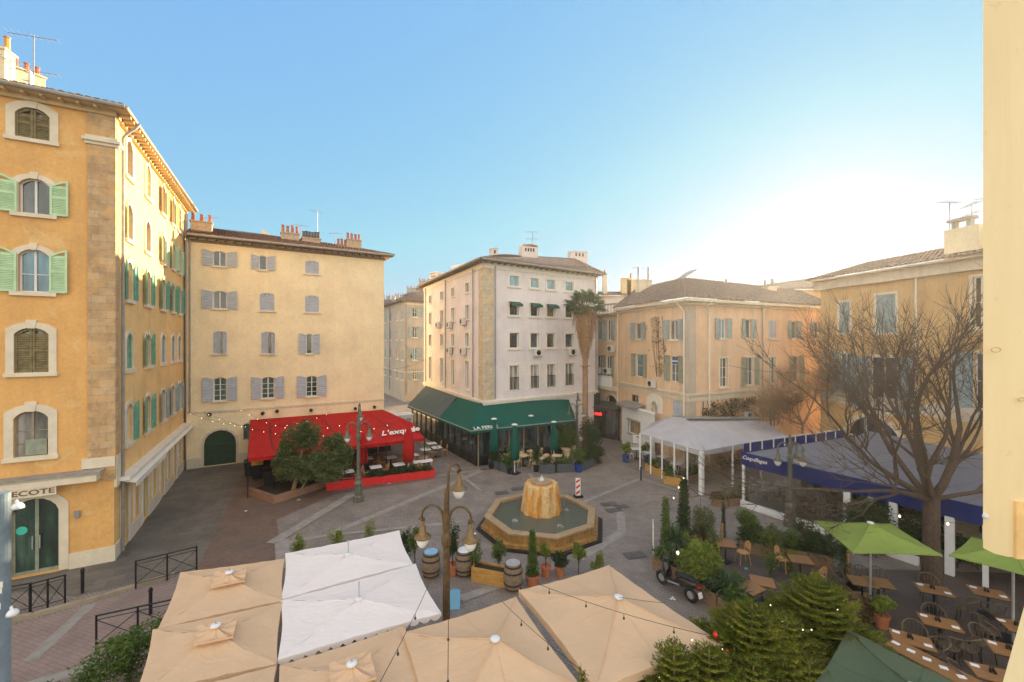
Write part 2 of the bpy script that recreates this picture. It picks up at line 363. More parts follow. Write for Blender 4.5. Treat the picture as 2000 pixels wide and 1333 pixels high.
m_slab = paving('street_slabs', (.17,.15,.125), (.13,.115,.095), (.07,.062,.054), .95, .42, -.5, (.05,.046,.038))
m_brickp = paving('brown_brick_pavers', (.20,.125,.09), (.15,.095,.07), (.08,.06,.05), .22, .11, -.3)
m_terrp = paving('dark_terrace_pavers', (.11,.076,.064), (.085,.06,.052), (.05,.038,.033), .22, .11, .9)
m_road = paving('pinkish_road_surface', (.30,.215,.19), (.26,.185,.165), (.2,.15,.13), .12, .12, .3)
m_band = M('light_stone_band', (.27,.245,.22), .7, .22, 2.5, .3)
m_kerb = M('kerb_stone', (.30,.24,.17), .8, .25, 2.5, .3)
m_scoot = M('black_scooter_plastic', (.012,.012,.013), .3, .1, 8, 0, 0, .6)
m_rubber = M('tyre_rubber', (.02,.02,.02), .8, .1, 8)
m_redl = M('red_lens', (.5,.01,.01), .2, .05, 8, 0)
m_bulb = emit('warm_bulb', (1, .78, .5), .8); m_lbulb = M('unlit_bulb', (.06,.05,.04), .2, .1, 8, 0)
m_letter = M('white_lettering', (.80,.78,.72), .5, .03, 5, 0); m_neon = emit('red_neon', (1, .04, .03), .35)
m_bluep = M('blue_pot_glaze', (.01,.05,.24), .35, .15, 5, .05)
m_ac = M('air_conditioner_casing', (.62,.60,.56), .5, .1, 5, .05)
m, t, p = newmat('cream_painted_wood'); co_ = coords(t, (1, 1, .12)); a_ = ramp(t, noise(t, co_, 9, 6, .65), [(.3, (.80,.62,.34)), (.6, (.88,.71,.41)), (.8, (.92,.77,.48))])
a_ = mix(t, ramp(t, noise(t, coords(t), 26, 5, .7), [(.62, (0,0,0)), (.72, (.4,)*3)]), a_, (.66,.46,.22)); t.links.new(a_, p.inputs["Base Color"]); p.inputs["Roughness"].default_value = .55
bump(t, p, noise(t, coords(t, (1, 1, .06)), 55, 6, .7), .5, .003); m_jamb = m
m_water = None
# ================================================================ GROUND
def sheet(name, pts, z, mat):
    mb = MB(); mb.poly([(p[0], p[1], z) for p in pts]); o = mb.build(name, mat); tag(o, kind='structure'); return o
sheet('ground', [(-900,-300),(900,-300),(900,1500),(-900,1500)], 0, m_ground)
def gp(*px): return [G(x, y) for x, y in px]
def band(a, b, wd, z=.008, name='paving_band', mat=None):
    a = V((a[0], a[1], 0)); b = V((b[0], b[1], 0)); n = (b - a).normalized(); n = V((-n.y, n.x, 0)) * wd / 2
    return sheet(name, [a - n, b - n, b + n, a + n], z, mat or m_band)
sheet('street', [(-40,8), G(-40,1150), G(150,1165), G(385,1112), G(475,925), (-19,31.8), (-40,60)], .004, m_slab)
sheet('brown_brick_paving', [G(385,1112), G(250,1400), G(560,1400), G(555,1110), G(540,1015), G(655,965), G(850,935), (-8,31), (-19,31.8), G(475,925)], .006, m_brickp)
sheet('road', [G(-60,1240), G(60,1213), G(340,1132), G(340,1330), (-2,5), (-2,2), (-12,2)], .009, m_road)
# kerbs, a real step
def kerb(pts, name='kerb', h=.12, wd=.18):
    mb = MB()
    for a, b in zip(pts, pts[1:]):
        d = (b - a); n = V((-d.y, d.x, 0)).normalized() * wd; mb.ob(a, d, n, (0, 0, h))
    tag(mb.build(name, m_kerb), kind='structure')
kerb([G(-60,1232), G(60,1208), G(200,1170), G(342,1126)])
band(G(60,1290), G(178,1180), .35, .013); band(G(-40,1370), G(330,1255), .4, .017)
band(G(372,1112), G(470,925), .07, .0165, 'street_gutter', m_slab)
band(G(1060,870), G(640,1045), .42, .0125); band(G(550,1062), G(640,1045), .3, .0125); band(G(555,1110), G(550,1055), .55, .0168)
band(G(640,1046), G(900,1020), .25, .0205); band(G(690,965), G(530,1062), .55, .0245)
band(G(1250,935), G(1130,985), .22, .0125); band(G(1035,925), G(1050,960), .3, .0168); band(G(850,930), G(960,915), .25, .0125)
band(G(870,905), G(940,960), .22, .0285); band(G(1130,1090), G(1215,1040), .5, .0125); band(G(1215,1040), G(1210,985), .4, .0168)
band(G(1250,935), G(1460,1000), .2, .0168); band(G(560,1085), G(800,1045), .3, .0285); band(G(1100,1100), G(900,1170), .4, .0168)
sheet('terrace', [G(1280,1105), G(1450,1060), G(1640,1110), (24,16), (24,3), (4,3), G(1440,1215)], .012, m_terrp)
# drain gratings and manholes
for i, (px, py, lw) in enumerate([(1190,985,.9),(1200,997,.9),(1012,955,.8),(1240,1085,.9),(560,925,.5),(980,963,.8),(1215,990,.7)]):
    c = G(px, py); mb = MB(); mb.box(c.x, c.y, .022, lw, .5, .006, .3)
    for k in range(7): mb.box(c.x - lw * .4 + k * lw * .13, c.y, .028, lw * .06, .42, .006, .3)
    tag(mb.build('manhole_cover', m_grate, at=(c.x, c.y, 0)), ["dark iron grating behind the fountain, nearer one", "dark iron grating behind the fountain, right one", "dark grating between fountain and green umbrellas", "wide dark manhole cover right of the fountain", "small cover in front of the brick planter", "dark cover left of the fountain pedestal", "outer dark grating right of the striped sign"][i], 'manhole cover', 'covers set in the paving')

# ================================================================ WALLS WITH OPENINGS
def arch(s0, s1, z1, h, n=8):
    if h <= 0: return [(s0, z1), (s1, z1)]
    a = (s1 - s0) / 2; h = min(h, a); r = (a * a + h * h) / (2 * h); zc = z1 - r; sm = (s0 + s1) / 2
    th = math.asin(min(1, a / r)); return [(sm + r * sin(-th + 2 * th * k / n), zc + r * cos(-th + 2 * th * k / n)) for k in range(n + 1)]
class Wall:
    def __init__(s, A, B, z0, z1):
        s.A = V((A[0], A[1], 0)); d = V((B[0] - A[0], B[1] - A[1], 0)); s.L = d.length; s.u = d.normalized()
        s.n = V((s.u.y, -s.u.x, 0)); s.z0 = z0; s.z1 = z1; s.op = []
        if s.n.dot(-s.A) < 0: s.n = -s.n
    def pt(s, a, z, d=0): return s.A + s.u * a + s.n * d + V((0, 0, z))
    def S(s, px):                      # column of the photograph -> distance along the wall
        k = (px - 1000) / F; return (k * s.A.y - s.A.x) / (s.u.x - k * s.u.y)
    def Z(s, px, py):
        Y = s.A.y + s.u.y * s.S(px); return CAMH - (py - 666) / F * Y
    def rect(s, x0, y0, x1, y1):
        a, b = s.S(x0), s.S(x1); xm = (x0 + x1) / 2; return (min(a, b), max(a, b), s.Z(xm, y1), s.Z(xm, y0))
    def box(s, mb, a, b, z0, z1, d0, d1, mi=0):
        return mb.ob(s.pt(a, z0, d0), s.u * (b - a), s.n * (d1 - d0), (0, 0, z1 - z0), mi)
    def hole(s, a, b, z0, z1, h=0): s.op.append((a, b, z0, z1, h))
    def surface(s, mb, depth=.28):
        op = [o for o in s.op if o[1] > 0 and o[0] < s.L]
        ss = sorted({0, s.L, *[round(max(0, min(s.L, x)), 4) for o in op for x in o[:2]]})
        zz = sorted({s.z0, s.z1, *[round(max(s.z0, min(s.z1, x)), 4) for o in op for x in o[2:4]]})
        for i in range(len(ss) - 1):
            for j in range(len(zz) - 1):
                if ss[i+1] - ss[i] < 1e-4 or zz[j+1] - zz[j] < 1e-4: continue
                cs = (ss[i] + ss[i+1]) / 2; cz = (zz[j] + zz[j+1]) / 2
                if any(o[0] < cs < o[1] and o[2] < cz < o[3] for o in op): continue
                mb.poly([s.pt(ss[i], zz[j]), s.pt(ss[i+1], zz[j]), s.pt(ss[i+1], zz[j+1]), s.pt(ss[i], zz[j+1])])
        for (a, b, z0, z1, h) in op:
            ap = arch(a, b, z1, h)
            for (p, q) in zip(ap, ap[1:]):
                if h > 0: mb.poly([s.pt(p[0], p[1]), s.pt(q[0], q[1]), s.pt(q[0], z1 + 1e-4), s.pt(p[0], z1 + 1e-4)])
                mb.poly([s.pt(p[0], p[1]), s.pt(q[0], q[1]), s.pt(q[0], q[1], -depth), s.pt(p[0], p[1], -depth)])
            for x in (a, b): mb.poly([s.pt(x, z0), s.pt(x, ap[0][1]), s.pt(x, ap[0][1], -depth), s.pt(x, z0, -depth)])
            mb.poly([s.pt(a, z0), s.pt(b, z0), s.pt(b, z0, -depth), s.pt(a, z0, -depth)])
        return mb
    def surround(s, mb, a, b, z0, z1, h, bw, t=.05, key=True, base=True):
        """raised band round an opening with keystone"""
        inn = [(a, z0)] + arch(a, b, z1, h) + [(b, z0)]
        out = [(a - bw, z0)] + arch(a - bw, b + bw, z1 + bw, h * 1.05 if h else 0) + [(b + bw, z0)]
        for k in range(len(inn) - 1):
            i0, i1, o0, o1 = inn[k], inn[k+1], out[k], out[k+1]
            mb.poly([s.pt(*i0, t), s.pt(*i1, t), s.pt(*o1, t), s.pt(*o0, t)])
            mb.poly([s.pt(*o0, t), s.pt(*o1, t), s.pt(*o1, 0), s.pt(*o0, 0)])
            mb.poly([s.pt(*i0, t), s.pt(*i1, t), s.pt(*i1, -.02), s.pt(*i0, -.02)])
        if key:
            m = (a + b) / 2; kw = bw * .55
            mb.poly([s.pt(m-kw*.8, z1-.03, t+.03), s.pt(m+kw*.8, z1-.03, t+.03), s.pt(m+kw*1.25, z1+bw*1.35, t+.03), s.pt(m-kw*1.25, z1+bw*1.35, t+.03)])
            mb.poly([s.pt(m-kw*1.25, z1+bw*1.35, t+.03), s.pt(m+kw*1.25, z1+bw*1.35, t+.03), s.pt(m+kw*1.25, z1+bw*1.35, 0), s.pt(m-kw*1.25, z1+bw*1.35, 0)])
            for g in (-1, 1): mb.poly([s.pt(m+g*kw*.8, z1-.03, t+.03), s.pt(m+g*kw*1.25, z1+bw*1.35, t+.03), s.pt(m+g*kw*1.25, z1+bw*1.35, 0), s.pt(m+g*kw*.8, z1-.03, 0)])
        return mb
def shutter(mb, o, u, n, wd, z0, z1, slats=12, h=0, side=1, t=.045):
    """louvred leaf: o bottom corner (hinge side), u along the leaf, n outward; h>0 = curved top"""
    o = V(o); u = V(u); n = V(n); fr = .065 * min(1, wd / .45); H = z1 - z0
    def top(x):                         # x 0..wd, side=1: leaf rises away from the hinge
        if h <= 0: return H
        q = x / wd if side > 0 else 1 - x / wd; return H - h * (1 - sin(q * pi / 2))
    for x in (0, wd - fr): mb.ob(o + u * x, u * fr, n * t, (0, 0, top(x + fr / 2)))
    for zc in (0, H * .47): mb.ob(o + V((0,0,zc)) + u * fr, u * (wd - 2*fr), n * t * .9, (0, 0, fr * 1.3))
    if h > 0:
        for k in range(4):
            xa = fr + (wd - 2*fr) * k / 4; xb = fr + (wd - 2*fr) * (k+1) / 4
            mb.ob(o + u * xa + V((0,0,top(xa) - fr*1.3)), u * (xb - xa) + V((0,0,top(xb) - top(xa))), n * t * .9, (0, 0, fr * 1.3))
    else: mb.ob(o + V((0,0,H - fr*1.3)) + u * fr, u * (wd - 2*fr), n * t * .9, (0, 0, fr * 1.3))
    for k in range(slats):
        z = (k + .5) / slats * H
        if z > top(fr) - fr and h > 0 and z > H - h - fr: continue
        mb.ob(o + V((0,0,z - .012)) + u * fr, u * (wd - 2*fr), n * t * .8 - V((0,0,.035)), (0, 0, .014))
    mb.ob(o + u * fr + n * .004, u * (wd - 2*fr), n * .004, (0, 0, top(fr) - .02))
def window(wl, bld, r, style='casement', h=0, sur=0, sill=True, sh=None, shm=None, slats=12, key=True, frm=None, gl=None, dep=.17, cols=2, rows=1, surm=None, shw=None, ajar=0, silld=.14, sk=0):
    """opening + joinery. sh: None | 'closed' | 'open' | 'left' | 'right' | 'ajar'"""
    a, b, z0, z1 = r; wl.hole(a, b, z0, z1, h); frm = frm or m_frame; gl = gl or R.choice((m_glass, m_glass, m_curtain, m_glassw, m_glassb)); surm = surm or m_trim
    fw = .055; d = -dep; mb = MB(); ap = arch(a, b, z1, h)
    # outer frame + mullions
    for x in (a, b - fw): wl.box(mb, x, x + fw, z0, ap[0][1], d, d + .06)
    wl.box(mb, a + fw, b - fw, z0, z0 + fw, d, d + .06)
    for (p, q) in zip(ap, ap[1:]):
        mb.ob(wl.pt(p[0], p[1] - fw, d), wl.u * (q[0] - p[0]) + V((0,0,q[1] - p[1])), wl.n * .06, (0, 0, fw))
    for k in range(1, cols):
        x = a + (b - a) * k / cols; wl.box(mb, x - fw * .6, x + fw * .6, z0 + fw, z1 - fw, d + .002, d + .075)
    for k in range(1, rows):
        z = z0 + (z1 - h - z0) * k / rows
        for c_ in range(cols):
            xa = a + (b - a) * c_ / cols + fw * .7; xb = a + (b - a) * (c_ + 1) / cols - fw * .7
            wl.box(mb, xa, xb, z - .015, z + .015, d + .01, d + .05)
    if sur > 0:
        sm = MB(); wl.surround(sm, a, b, z0, z1, h, sur, .05, key)
        win = sm.build('window', surm, bld); mb.build('window_frame', frm, win)
    else: win = mb.build('window', frm, bld)
    g = MB(); g.poly([wl.pt(a, z0, d + .02), wl.pt(b, z0, d + .02)] + [wl.pt(x, z, d + .02) for x, z in reversed(ap)]); g.build('pane', gl, win)
    if sill:
        s_ = MB(); sw = max(sur, .08) + .04; wl.box(s_, a - sw, b + sw, z0 - silld, z0, 0, .11); wl.box(s_, a, b, z0 - .001, z0 + .012, d + .06, 0)
        s_.build('sill', surm, win)
    if sh:
        W = (b - a) / 2; ow = shw or W * .96; zt = z1 if h <= 0 else z1
        for side in (-1, 1):
            q = MB(); o0 = wl.pt(a if side < 0 else b, z0 + .01, 0); du = wl.u if side < 0 else -wl.u
            st = 'closed' if sh == 'closed' else 'open'
            if sh == 'ajar' and side < 0: st = 'closed'
            if sh == 'left' and side > 0 or sh == 'right' and side < 0: continue
            if st == 'closed':
                shutter(q, o0 + wl.n * (-.06) , du, wl.n, W - .006, z0 + .01, zt - .01, slats, h, 1)
            elif sh == 'ajar':
                th = radians(60); dv = du * cos(th) + wl.n * sin(th); nn = wl.n * cos(th) - du * sin(th)
                shutter(q, o0 + wl.n * (-.04), dv, nn, W, z0 + .01, z1 - .01, slats, h, 1)
            else:
                off = (sur * .0 + .02); th = radians(R.uniform(2, 9) + sk)
                dv = -du * cos(th) + wl.n * sin(th)
                shutter(q, o0 - du * off + wl.n * (.06 if sur else .03), dv, wl.n, ow, z0 - .02, z1, slats, h, 1)
            q.build('shutter', shm, win)
    return win
def tiles(mb, e0, e1, r1, r0, tw=.24, row=.38, mi=0):
    """canal-tile slope between eave e0-e1 and ridge r0-r1"""
    e0, e1, r1, r0 = map(V, (e0, e1, r1, r0)); n = (e1 - e0).cross(r0 - e0).normalized()
    if n.z < 0: n = -n
    L = (e1 - e0).length; H = max((r0 - e0).length, (r1 - e1).length); nt_ = max(2, int(L / tw)); nr = max(2, int(H / row)); rr = random.Random(3)
    jit = {}
    for i in range(nt_):
        for part in (0, 1):
            pr = [(0, 0), (.18, .055), (.38, .085), (.62, .085), (.82, .055), (1, 0)]
            for j in range(nr):
                va, vb = j / nr, (j + 1) / nr; k = rr.uniform(-.012, .012)
                if part: continue
                rowpts = []
                for v, lift in ((va, .035 + k), (vb, .0 + k)):
                    A_ = e0.lerp(r0, v); B_ = e1.lerp(r1, v)
                    rowpts.append([A_.lerp(B_, (i + q[0]) / nt_) + n * (q[1] + lift) for q in pr])
                for q in range(5): mb.poly([rowpts[0][q], rowpts[0][q+1], rowpts[1][q+1], rowpts[1][q]], mi)
                if j == 0: mb.poly([rowpts[0][q] for q in range(6)], mi)
    mb.poly([e0, e1, r1, r0], mi)
def rafters(wl, mb, z, depth, step=.5, sz=.09):
    k = 0
    while k < wl.L: wl.box(mb, k, k + sz, z - sz, z, 0, depth); k += step
def pipe(wl, s, z0, z1, d=.12, r=.055):
    return MB().tube([wl.pt(s, z0, d), wl.pt(s, z1, d)], r, 8)
def chimney(bld, c, sx, sy, z0, z1, rz, pots, potm, mat, poth=.5, cap=True):
    mb = MB(); mb.box(c[0], c[1], z0, sx, sy, z1 - z0, rz)
    if cap: mb.box(c[0], c[1], z1, sx + .12, sy + .12, .09, rz)
    ch = mb.build('chimney', mat, bld)
    for i in range(pots):
        x = (i - (pots - 1) / 2) * sx * .8 / max(1, pots - 1) if pots > 1 else 0; hh = poth * R.uniform(.8, 1.15)
        q = MB().lathe([(.12, 0), (.10, hh), (.13, hh + .02), (.13, hh + .06)], 8, (c[0] + x * cos(rz), c[1] + x * sin(rz), z1 + (.09 if cap else 0)))
        q.build('chimney_pot', potm, ch)
    return ch
def antenna(loc, h, label, az=0, els=7, ln=1.2, two=False):
    t = thing('tv_antenna', label, 'antenna', loc, az, 'antennas on the roofs')
    MB().tube([(0,0,0),(0,0,h)], .022, 5).build('mast', m_pipe, t, world=False)
    for q, hz in enumerate([h * .97] + ([h * .6] if two else [])):
        b = MB(); a_ = .25 if q else 0; b.tube([(-ln/2, 0, hz), (ln/2, 0, hz + .1)], .014, 4)
        for k in range(els):
            x = -ln/2 + ln * k / (els - 1); w_ = .28 - .12 * k / els; b.tube([(x, -w_, hz + .05), (x, w_, hz + .05)], .01, 4)
        b.build('boom', m_pipe, t, world=False)
    return t
def ac_unit(wl, s, z, label):
    t = thing('air_conditioner', label, 'air conditioner', wl.pt(s, z, 0), atan2(wl.u.y, wl.u.x), 'air conditioners on the walls')
    sg = 1 if (Matrix.Rotation(atan2(wl.u.y, wl.u.x), 3, 'Z') @ V((0,1,0))).dot(wl.n) > 0 else -1
    MB().ob((-.4, sg * .1, 0), (.8, 0, 0), (0, sg * .3, 0), (0, 0, .58)).build('casing', m_ac, t, world=False)
    q = MB().tube([(-.08, sg * .4, .29), (-.08, sg * .415, .29)], .22, 14); q.tube([(-.08, sg*.415,.29), (-.08, sg*.43,.29)], .06, 8)
    q.build('fan_grille', m_black, t, world=False)
    q = MB()
    for x in (-.3, .3): q.ob((x, 0, -.04), (.03, 0, 0), (0, sg * .42, 0), (0, 0, .035))
    q.build('bracket', m_pipe, t, world=False)
# ================================================================ ORANGE CORNER BUILDING (left)
C0 = V((-16.3, 17.2, 0)); FL = V((-.877, -.48, 0)); 
A_end = C0 + FL * 9; S_end = C0 + V((-.481, .877, 0)).normalized() * 14.6
ob_ = thing('apartment_building', 'tall orange corner building with green shutters and a stone corner pilaster at far left', 'building', C0)
wf = Wall(A_end, C0, 0, 18.35); ws = Wall(C0, S_end, 0, 18.35)
def orr(x0, y0, x1, y1): return wf.rect(x0, y0, x1, y1)
window(wf, ob_, orr(30,211,98,272), h=.28, sur=.24, sh='closed', shm=m_sh_olive, slats=16, frm=m_framed)
window(wf, ob_, orr(37,349,98,418), h=.25, sur=.17, sh='open', shm=m_sh_green, slats=22, shw=.52, rows=1)
window(wf, ob_, orr(36,487,97,571), h=.25, sur=.17, sh='open', shm=m_sh_green, slats=26, shw=.52, rows=2)
window(wf, ob_, orr(28,640,96,728), h=.25, sur=.22, sh='closed', shm=m_sh_olive, slats=20, frm=m_framed)
w5 = window(wf, ob_, orr(27,802,95,892), h=.28, sur=.25, frm=m_framed, gl=m_curtain, rows=3)
r5 = orr(27,802,95,892); q = MB(); wf.box(q, r5[0]+.28, r5[1]-.07, r5[2]+.06, r5[2]+.66, -.1, -.06); q.build('shutter', m_sh_sage, w5)
for dx in (-5.2, -2.75):               # windows beyond the picture's left edge
    for (y0, y1) in ((211,272),(349,418),(487,571),(640,728),(802,892)):
        a, b, z0, z1 = orr(30, y0, 98, y1)
        if a + dx > .3: window(wf, ob_, (a+dx, b+dx, z0, z1), h=.25, sur=.22, sh='closed', shm=m_sh_green, slats=14)
# arched glass door of the restaurant
a, b, z0, z1 = orr(20, 973, 116, 1120); z0 = .05
wf.hole(a, b, z0, z1, .55)
sm = MB(); wf.surround(sm, a, b, z0, z1, .55, .27, .05, False); dr = sm.build('door', m_trim, ob_)
q = MB()
for x in (a, (a+b)/2-.05, b-.07): wf.box(q, x, x+.08 if x != (a+b)/2-.05 else x+.1, z0, z1-.5 if x != (a+b)/2-.05 else z1-.02, -.2, -.12)
wf.box(q, a+.08, b-.07, z0, z0+.12, -.2, -.13)
q.build('door_frame', m_sh_sage, dr)
g = MB(); ap = arch(a, b, z1, .55); g.poly([wf.pt(a,z0,-.17), wf.pt(b,z0,-.17)] + [wf.pt(x,z,-.17) for x,z in reversed(ap)]); g.build('pane', m_glassg, dr)
q = MB(); 
for sx in (-.12, .08): wf.box(q, (a+b)/2+sx, (a+b)/2+sx+.03, 1.0, 1.5, -.1, -.06)
q.build('door_handle', m_alu, dr)
q = MB().lathe([(.16,0),(.16,.01)], 16); q.v = [tuple(wf.pt((a+b)/2-.42, 1.75, -.155) + wf.u*p[0] + V((0,0,p[1])) + wf.n*p[2]) for p in q.v]
q.build('sticker', M('turquoise_sticker', (.06,.55,.42), .5, .02, 5, 0), dr)
# side facade windows: pixel columns, world rows
zr = [(16.35,17.95,'u'),(13.55,15.1,'u'),(10.85,12.55,'t'),(7.75,9.35,'t2'),(4.45,6.2,'g')]
cols_ = [(244,259),(281,295),(312.5,323.5),(333,341.5),(346.5,353),(357.5,362.5)]
yell = M('sunny_yellow_shutter_paint', (.55,.42,.14), .65, .2, 4)
for ri, (z0, z1, kd) in enumerate(zr):
    for ci, (x0, x1) in enumerate(cols_):
        a, b = ws.S(x0), ws.S(x1); m = (a + b) / 2; hw = .43; a, b = m - hw, m + hw
        if b > ws.L - .1: continue
        if ri == 0: sh, shm = (None, m_sh_green) if ci == 0 else (('closed', yell) if ci == 1 else ('open', yell))
        elif ri == 1: sh, shm = ('open', m_sh_green) if ci != 1 else (None, m_sh_green)
        elif ri == 2: sh, shm = 'open', m_sh_teal
        elif ri == 3: sh, shm = ('open' if ci == 1 else 'closed'), m_sh_teal if ci < 2 else m_sh_blue
        else: sh, shm = ('open' if ci else 'right'), m_sh_blue if ci > 1 else m_sh_teal
        if ri == 0 and ci > 3: sh = 'closed'
        if ri == 1 and ci == 0: sh = 'left'
        window(ws, ob_, (a, b, z0, z1), h=.3, sur=.15, sh=sh, shm=shm, slats=14, shw=.42, silld=.16, sk=2)
# ground floor arcade of the side street
for (s0, s1, zt) in ((.85,1.75,2.75),(2.7,3.35,2.6),(4.0,4.9,2.75),(5.8,6.5,2.6),(7.4,8.2,2.75),(9.1,9.8,2.6),(10.7,11.5,2.75),(12.2,12.9,2.6)):
    isd = zt > 2.7; z0 = .05 if isd else .75; ws.hole(s0, s1, z0, zt, .25)
    q = MB(); ws.surround(q, s0, s1, z0, zt, .25, .16, .05, False); o = q.build('door' if isd else 'window', m_trimw, ob_)
    q = MB(); 
    for x in (s0, (s0+s1)/2-.03, s1-.06): ws.box(q, x, x+.06, z0, zt-.2, -.18, -.12)
    q.build('door_frame' if isd else 'window_frame', m_sh_teal if isd else m_framed, o)
    ap = arch(s0, s1, zt, .25); g = MB(); g.poly([ws.pt(s0,z0,-.15), ws.pt(s1,z0,-.15)] + [ws.pt(x,z,-.15) for x,z in reversed(ap)]); g.build('pane', m_glassg if isd else m_glass, o)
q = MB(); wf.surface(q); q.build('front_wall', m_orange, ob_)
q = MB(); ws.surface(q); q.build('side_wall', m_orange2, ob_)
# plinths
a_, b_, _, _ = orr(20,973,116,1120)
for x0, x1 in ((0, a_-.27), (b_+.27, wf.L+.04)): q = MB(); wf.box(q, x0, x1, 0, .62, 0, .04); q.build('plinth', m_trim, ob_)
pr = 0
for (s0, s1) in ((.85,1.75),(4.0,4.9),(7.4,8.2),(10.7,11.5)): q = MB(); ws.box(q, pr, s0-.16, 0, .62, 0, .04); pr = s1 + .16; q.build('plinth', m_trim, ob_)
q = MB(); ws.box(q, pr, ws.L, 0, .62, 0, .04); q.build('plinth', m_trim, ob_)
# corner pilaster with capital
q = MB(); wf.box(q, wf.L-.78, wf.L+.06, 3.35, 16.9, 0, .07); ws.box(q, .0, .34, 3.35, 16.9, 0, .061); wf.box(q, wf.L-.78, wf.L+.06, 17.25, 18.3, 0, .08); ws.box(q, 0, .34, 17.25, 18.3, 0, .071)
q.build('corner_pilaster', m_quoin, ob_)
q = MB(); wf.box(q, wf.L-.86, wf.L+.18, 16.9, 17.02, 0, .12); wf.box(q, wf.L-.92, wf.L+.24, 17.02, 17.14, 0, .2); wf.box(q, wf.L-.84, wf.L+.15, 17.14, 17.25, 0, .13)
ws.box(q, 0, .42, 16.9, 17.02, 0, .11); ws.box(q, 0, .46, 17.02, 17.14, 0, .19); ws.box(q, 0, .4, 17.14, 17.25, 0, .12); q.build('capital', m_trim, ob_)
q = MB(); wf.box(q, wf.L-.95, wf.L+.05, 3.9, 4.3, 0, .1); ws.box(q, 0, .45, 3.0, 4.3, 0, .091); q.build('stone_block', m_trim, ob_)
q = MB(); wf.box(q, 0, wf.L+.1, 18.15, 18.35, 0, .16); ws.box(q, 0, ws.L, 18.15, 18.35, 0, .155); q.build('cornice', m_sofl, ob_)
# eaves, gutter and roof
q = MB(); wf.box(q, 0, wf.L+.55, 18.35, 18.41, 0, .55); ws.box(q, 0, ws.L+.2, 18.352, 18.411, 0, .58)
rafters(wf, q, 18.35, .5); rafters(ws, q, 18.345, .52, .42, .12); q.build('eave', m_sofl, ob_)
q = MB(); q.tube([wf.pt(0, 18.43, .62), wf.pt(wf.L+.5, 18.43, .62)], .085, 8); q.tube([wf.pt(wf.L+.5, 18.43, .62), ws.pt(ws.L+.2, 18.43, .64)], .085, 8); q.build('gutter', m_gutter, ob_)
q = MB(); inb = -wf.n * 6 - ws.n * 6
e_c = wf.pt(wf.L+.5, 18.42, .66); e_a = wf.pt(-1, 18.42, .66); e_s = ws.pt(ws.L+.2, 18.42, .66)
rc = e_c - wf.n * 5 - ws.n * 5 + V((0,0,1.7)); ra = e_a - wf.n * 5 + V((0,0,1.7)); rs_ = e_s - ws.n * 5 + V((0,0,1.7))
tiles(q, e_a, e_c, rc, ra); tiles(q, e_c, e_s, rs_, rc); q.build('roof', m_tile, ob_)
q = pipe(ws, .62, .1, 17.6); q.tube([ws.pt(.62,17.6,.12), ws.pt(.62,17.75,.2), ws.pt(.75,18.15,.5), ws.pt(.8,18.4,.62)], .055, 8)
q.v += []; q.build('downpipe', m_pipe, ob_)
pipe(ws, ws.L-.35, 3.2, 18.2).build('downpipe', m_gutter, ob_)
# shop awning cassettes and street-front lettering
q = MB(); wf.box(q, 0, wf.L-.3, 3.72, 3.80, 0, .5); wf.box(q, 0, wf.L-.38, 3.48, 3.72, .1, .55); q.build('awning_cassette', m_trim, ob_)
q = MB(); wf.box(q, 0, wf.L-.25, 3.802, 3.86, 0, .62); q.build('flashing', m_pipe, ob_)
q = MB(); wf.box(q, 0, wf.S(122), 3.16, 3.48, .5, .53); q.build('awning_valance', m_trim, ob_)
tb = text_mb('ENTRECOTE', .27, .008, 0, .002); xs = [p[0] for p in tb.v]; kx = 2.05 / (max(xs) - min(xs)); tb.v = [(p[0]*kx, p[1], p[2]) for p in tb.v]
place_text(tb, wf.pt(wf.S(119)-1.03, 3.33, .545), wf.u, (0,0,1)); tb.build('lettering', M('brown_lettering', (.16,.09,.05), .6), ob_)
q = MB(); ws.box(q, .3, ws.L-.3, 3.15, 3.27, 0, .42); q.ob(ws.pt(.4,3.12,.1), ws.u*(ws.L-.8), ws.n*.5+V((0,0,-.14)), (0,0,.05)); q.build('shop_cornice', m_trimw, ob_)
q = MB(); q.ob(ws.pt(.5,2.80,.58), ws.u*5.2, ws.n*.02, (0,0,.2)); q.build('awning_valance', m_trimw, ob_)
for s_, z_ in ((wf.S(152), wf.Z(152,1003)),):
    q = MB(); wf.box(q, s_-.08, s_+.08, z_-.1, z_+.12, 0, .12); wf.box(q, s_-.05, s_+.05, z_-.16, z_-.1, .02, .1); q.build('wall_lamp', m_pipe, ob_)
# things on its roof
for k, (px, py0, py1, Y, n_) in enumerate([(2,100,170,19.5,3),(30,132,170,23.5,6)]):
    c = PY(px, py0, Y); chimney(ob_, (c.x-.3, c.y), 1.1 if k == 0 else 2.6, .6, 18.5, c.z, .3 if k == 0 else 1.1, n_, M('ochre_chimney_pot', (.55,.30,.10), .8) if k == 0 else m_terra, m_cream, .55)
c = PY(66,160,19); antenna((c.x, c.y, 18.6), 4.25, "tall aerial leaning over the orange building's roof edge", .4, 9, 1.7, True)
c = PY(20,140,19.5); antenna((c.x, c.y, 18.9), 3.2, "short double aerial beside the chimney of the orange building", 1.2, 6, 1.1, True)
c = PY(74,157,18.6); t = thing('satellite_dish', 'round cream satellite dish on the orange building roof edge', 'satellite dish', (c.x, c.y, 20.0), -.6)
q = MB().lathe([(.0,0),(.2,.02),(.36,.08),(.42,.13)], 18); q.v = [(p[0], -p[2]*1.2-.1, p[1]+.42) for p in q.v]; q.build('dish', m_trimw, t, world=False)
MB().tube([(0,-.1,.42),(0,-.45,.35)], .02, 5).build('receiver_arm', m_pipe, t, world=False); MB().tube([(0,-.02,-1.4),(0,-.02,.42)], .03, 6).build('mast', m_pipe, t, world=False)

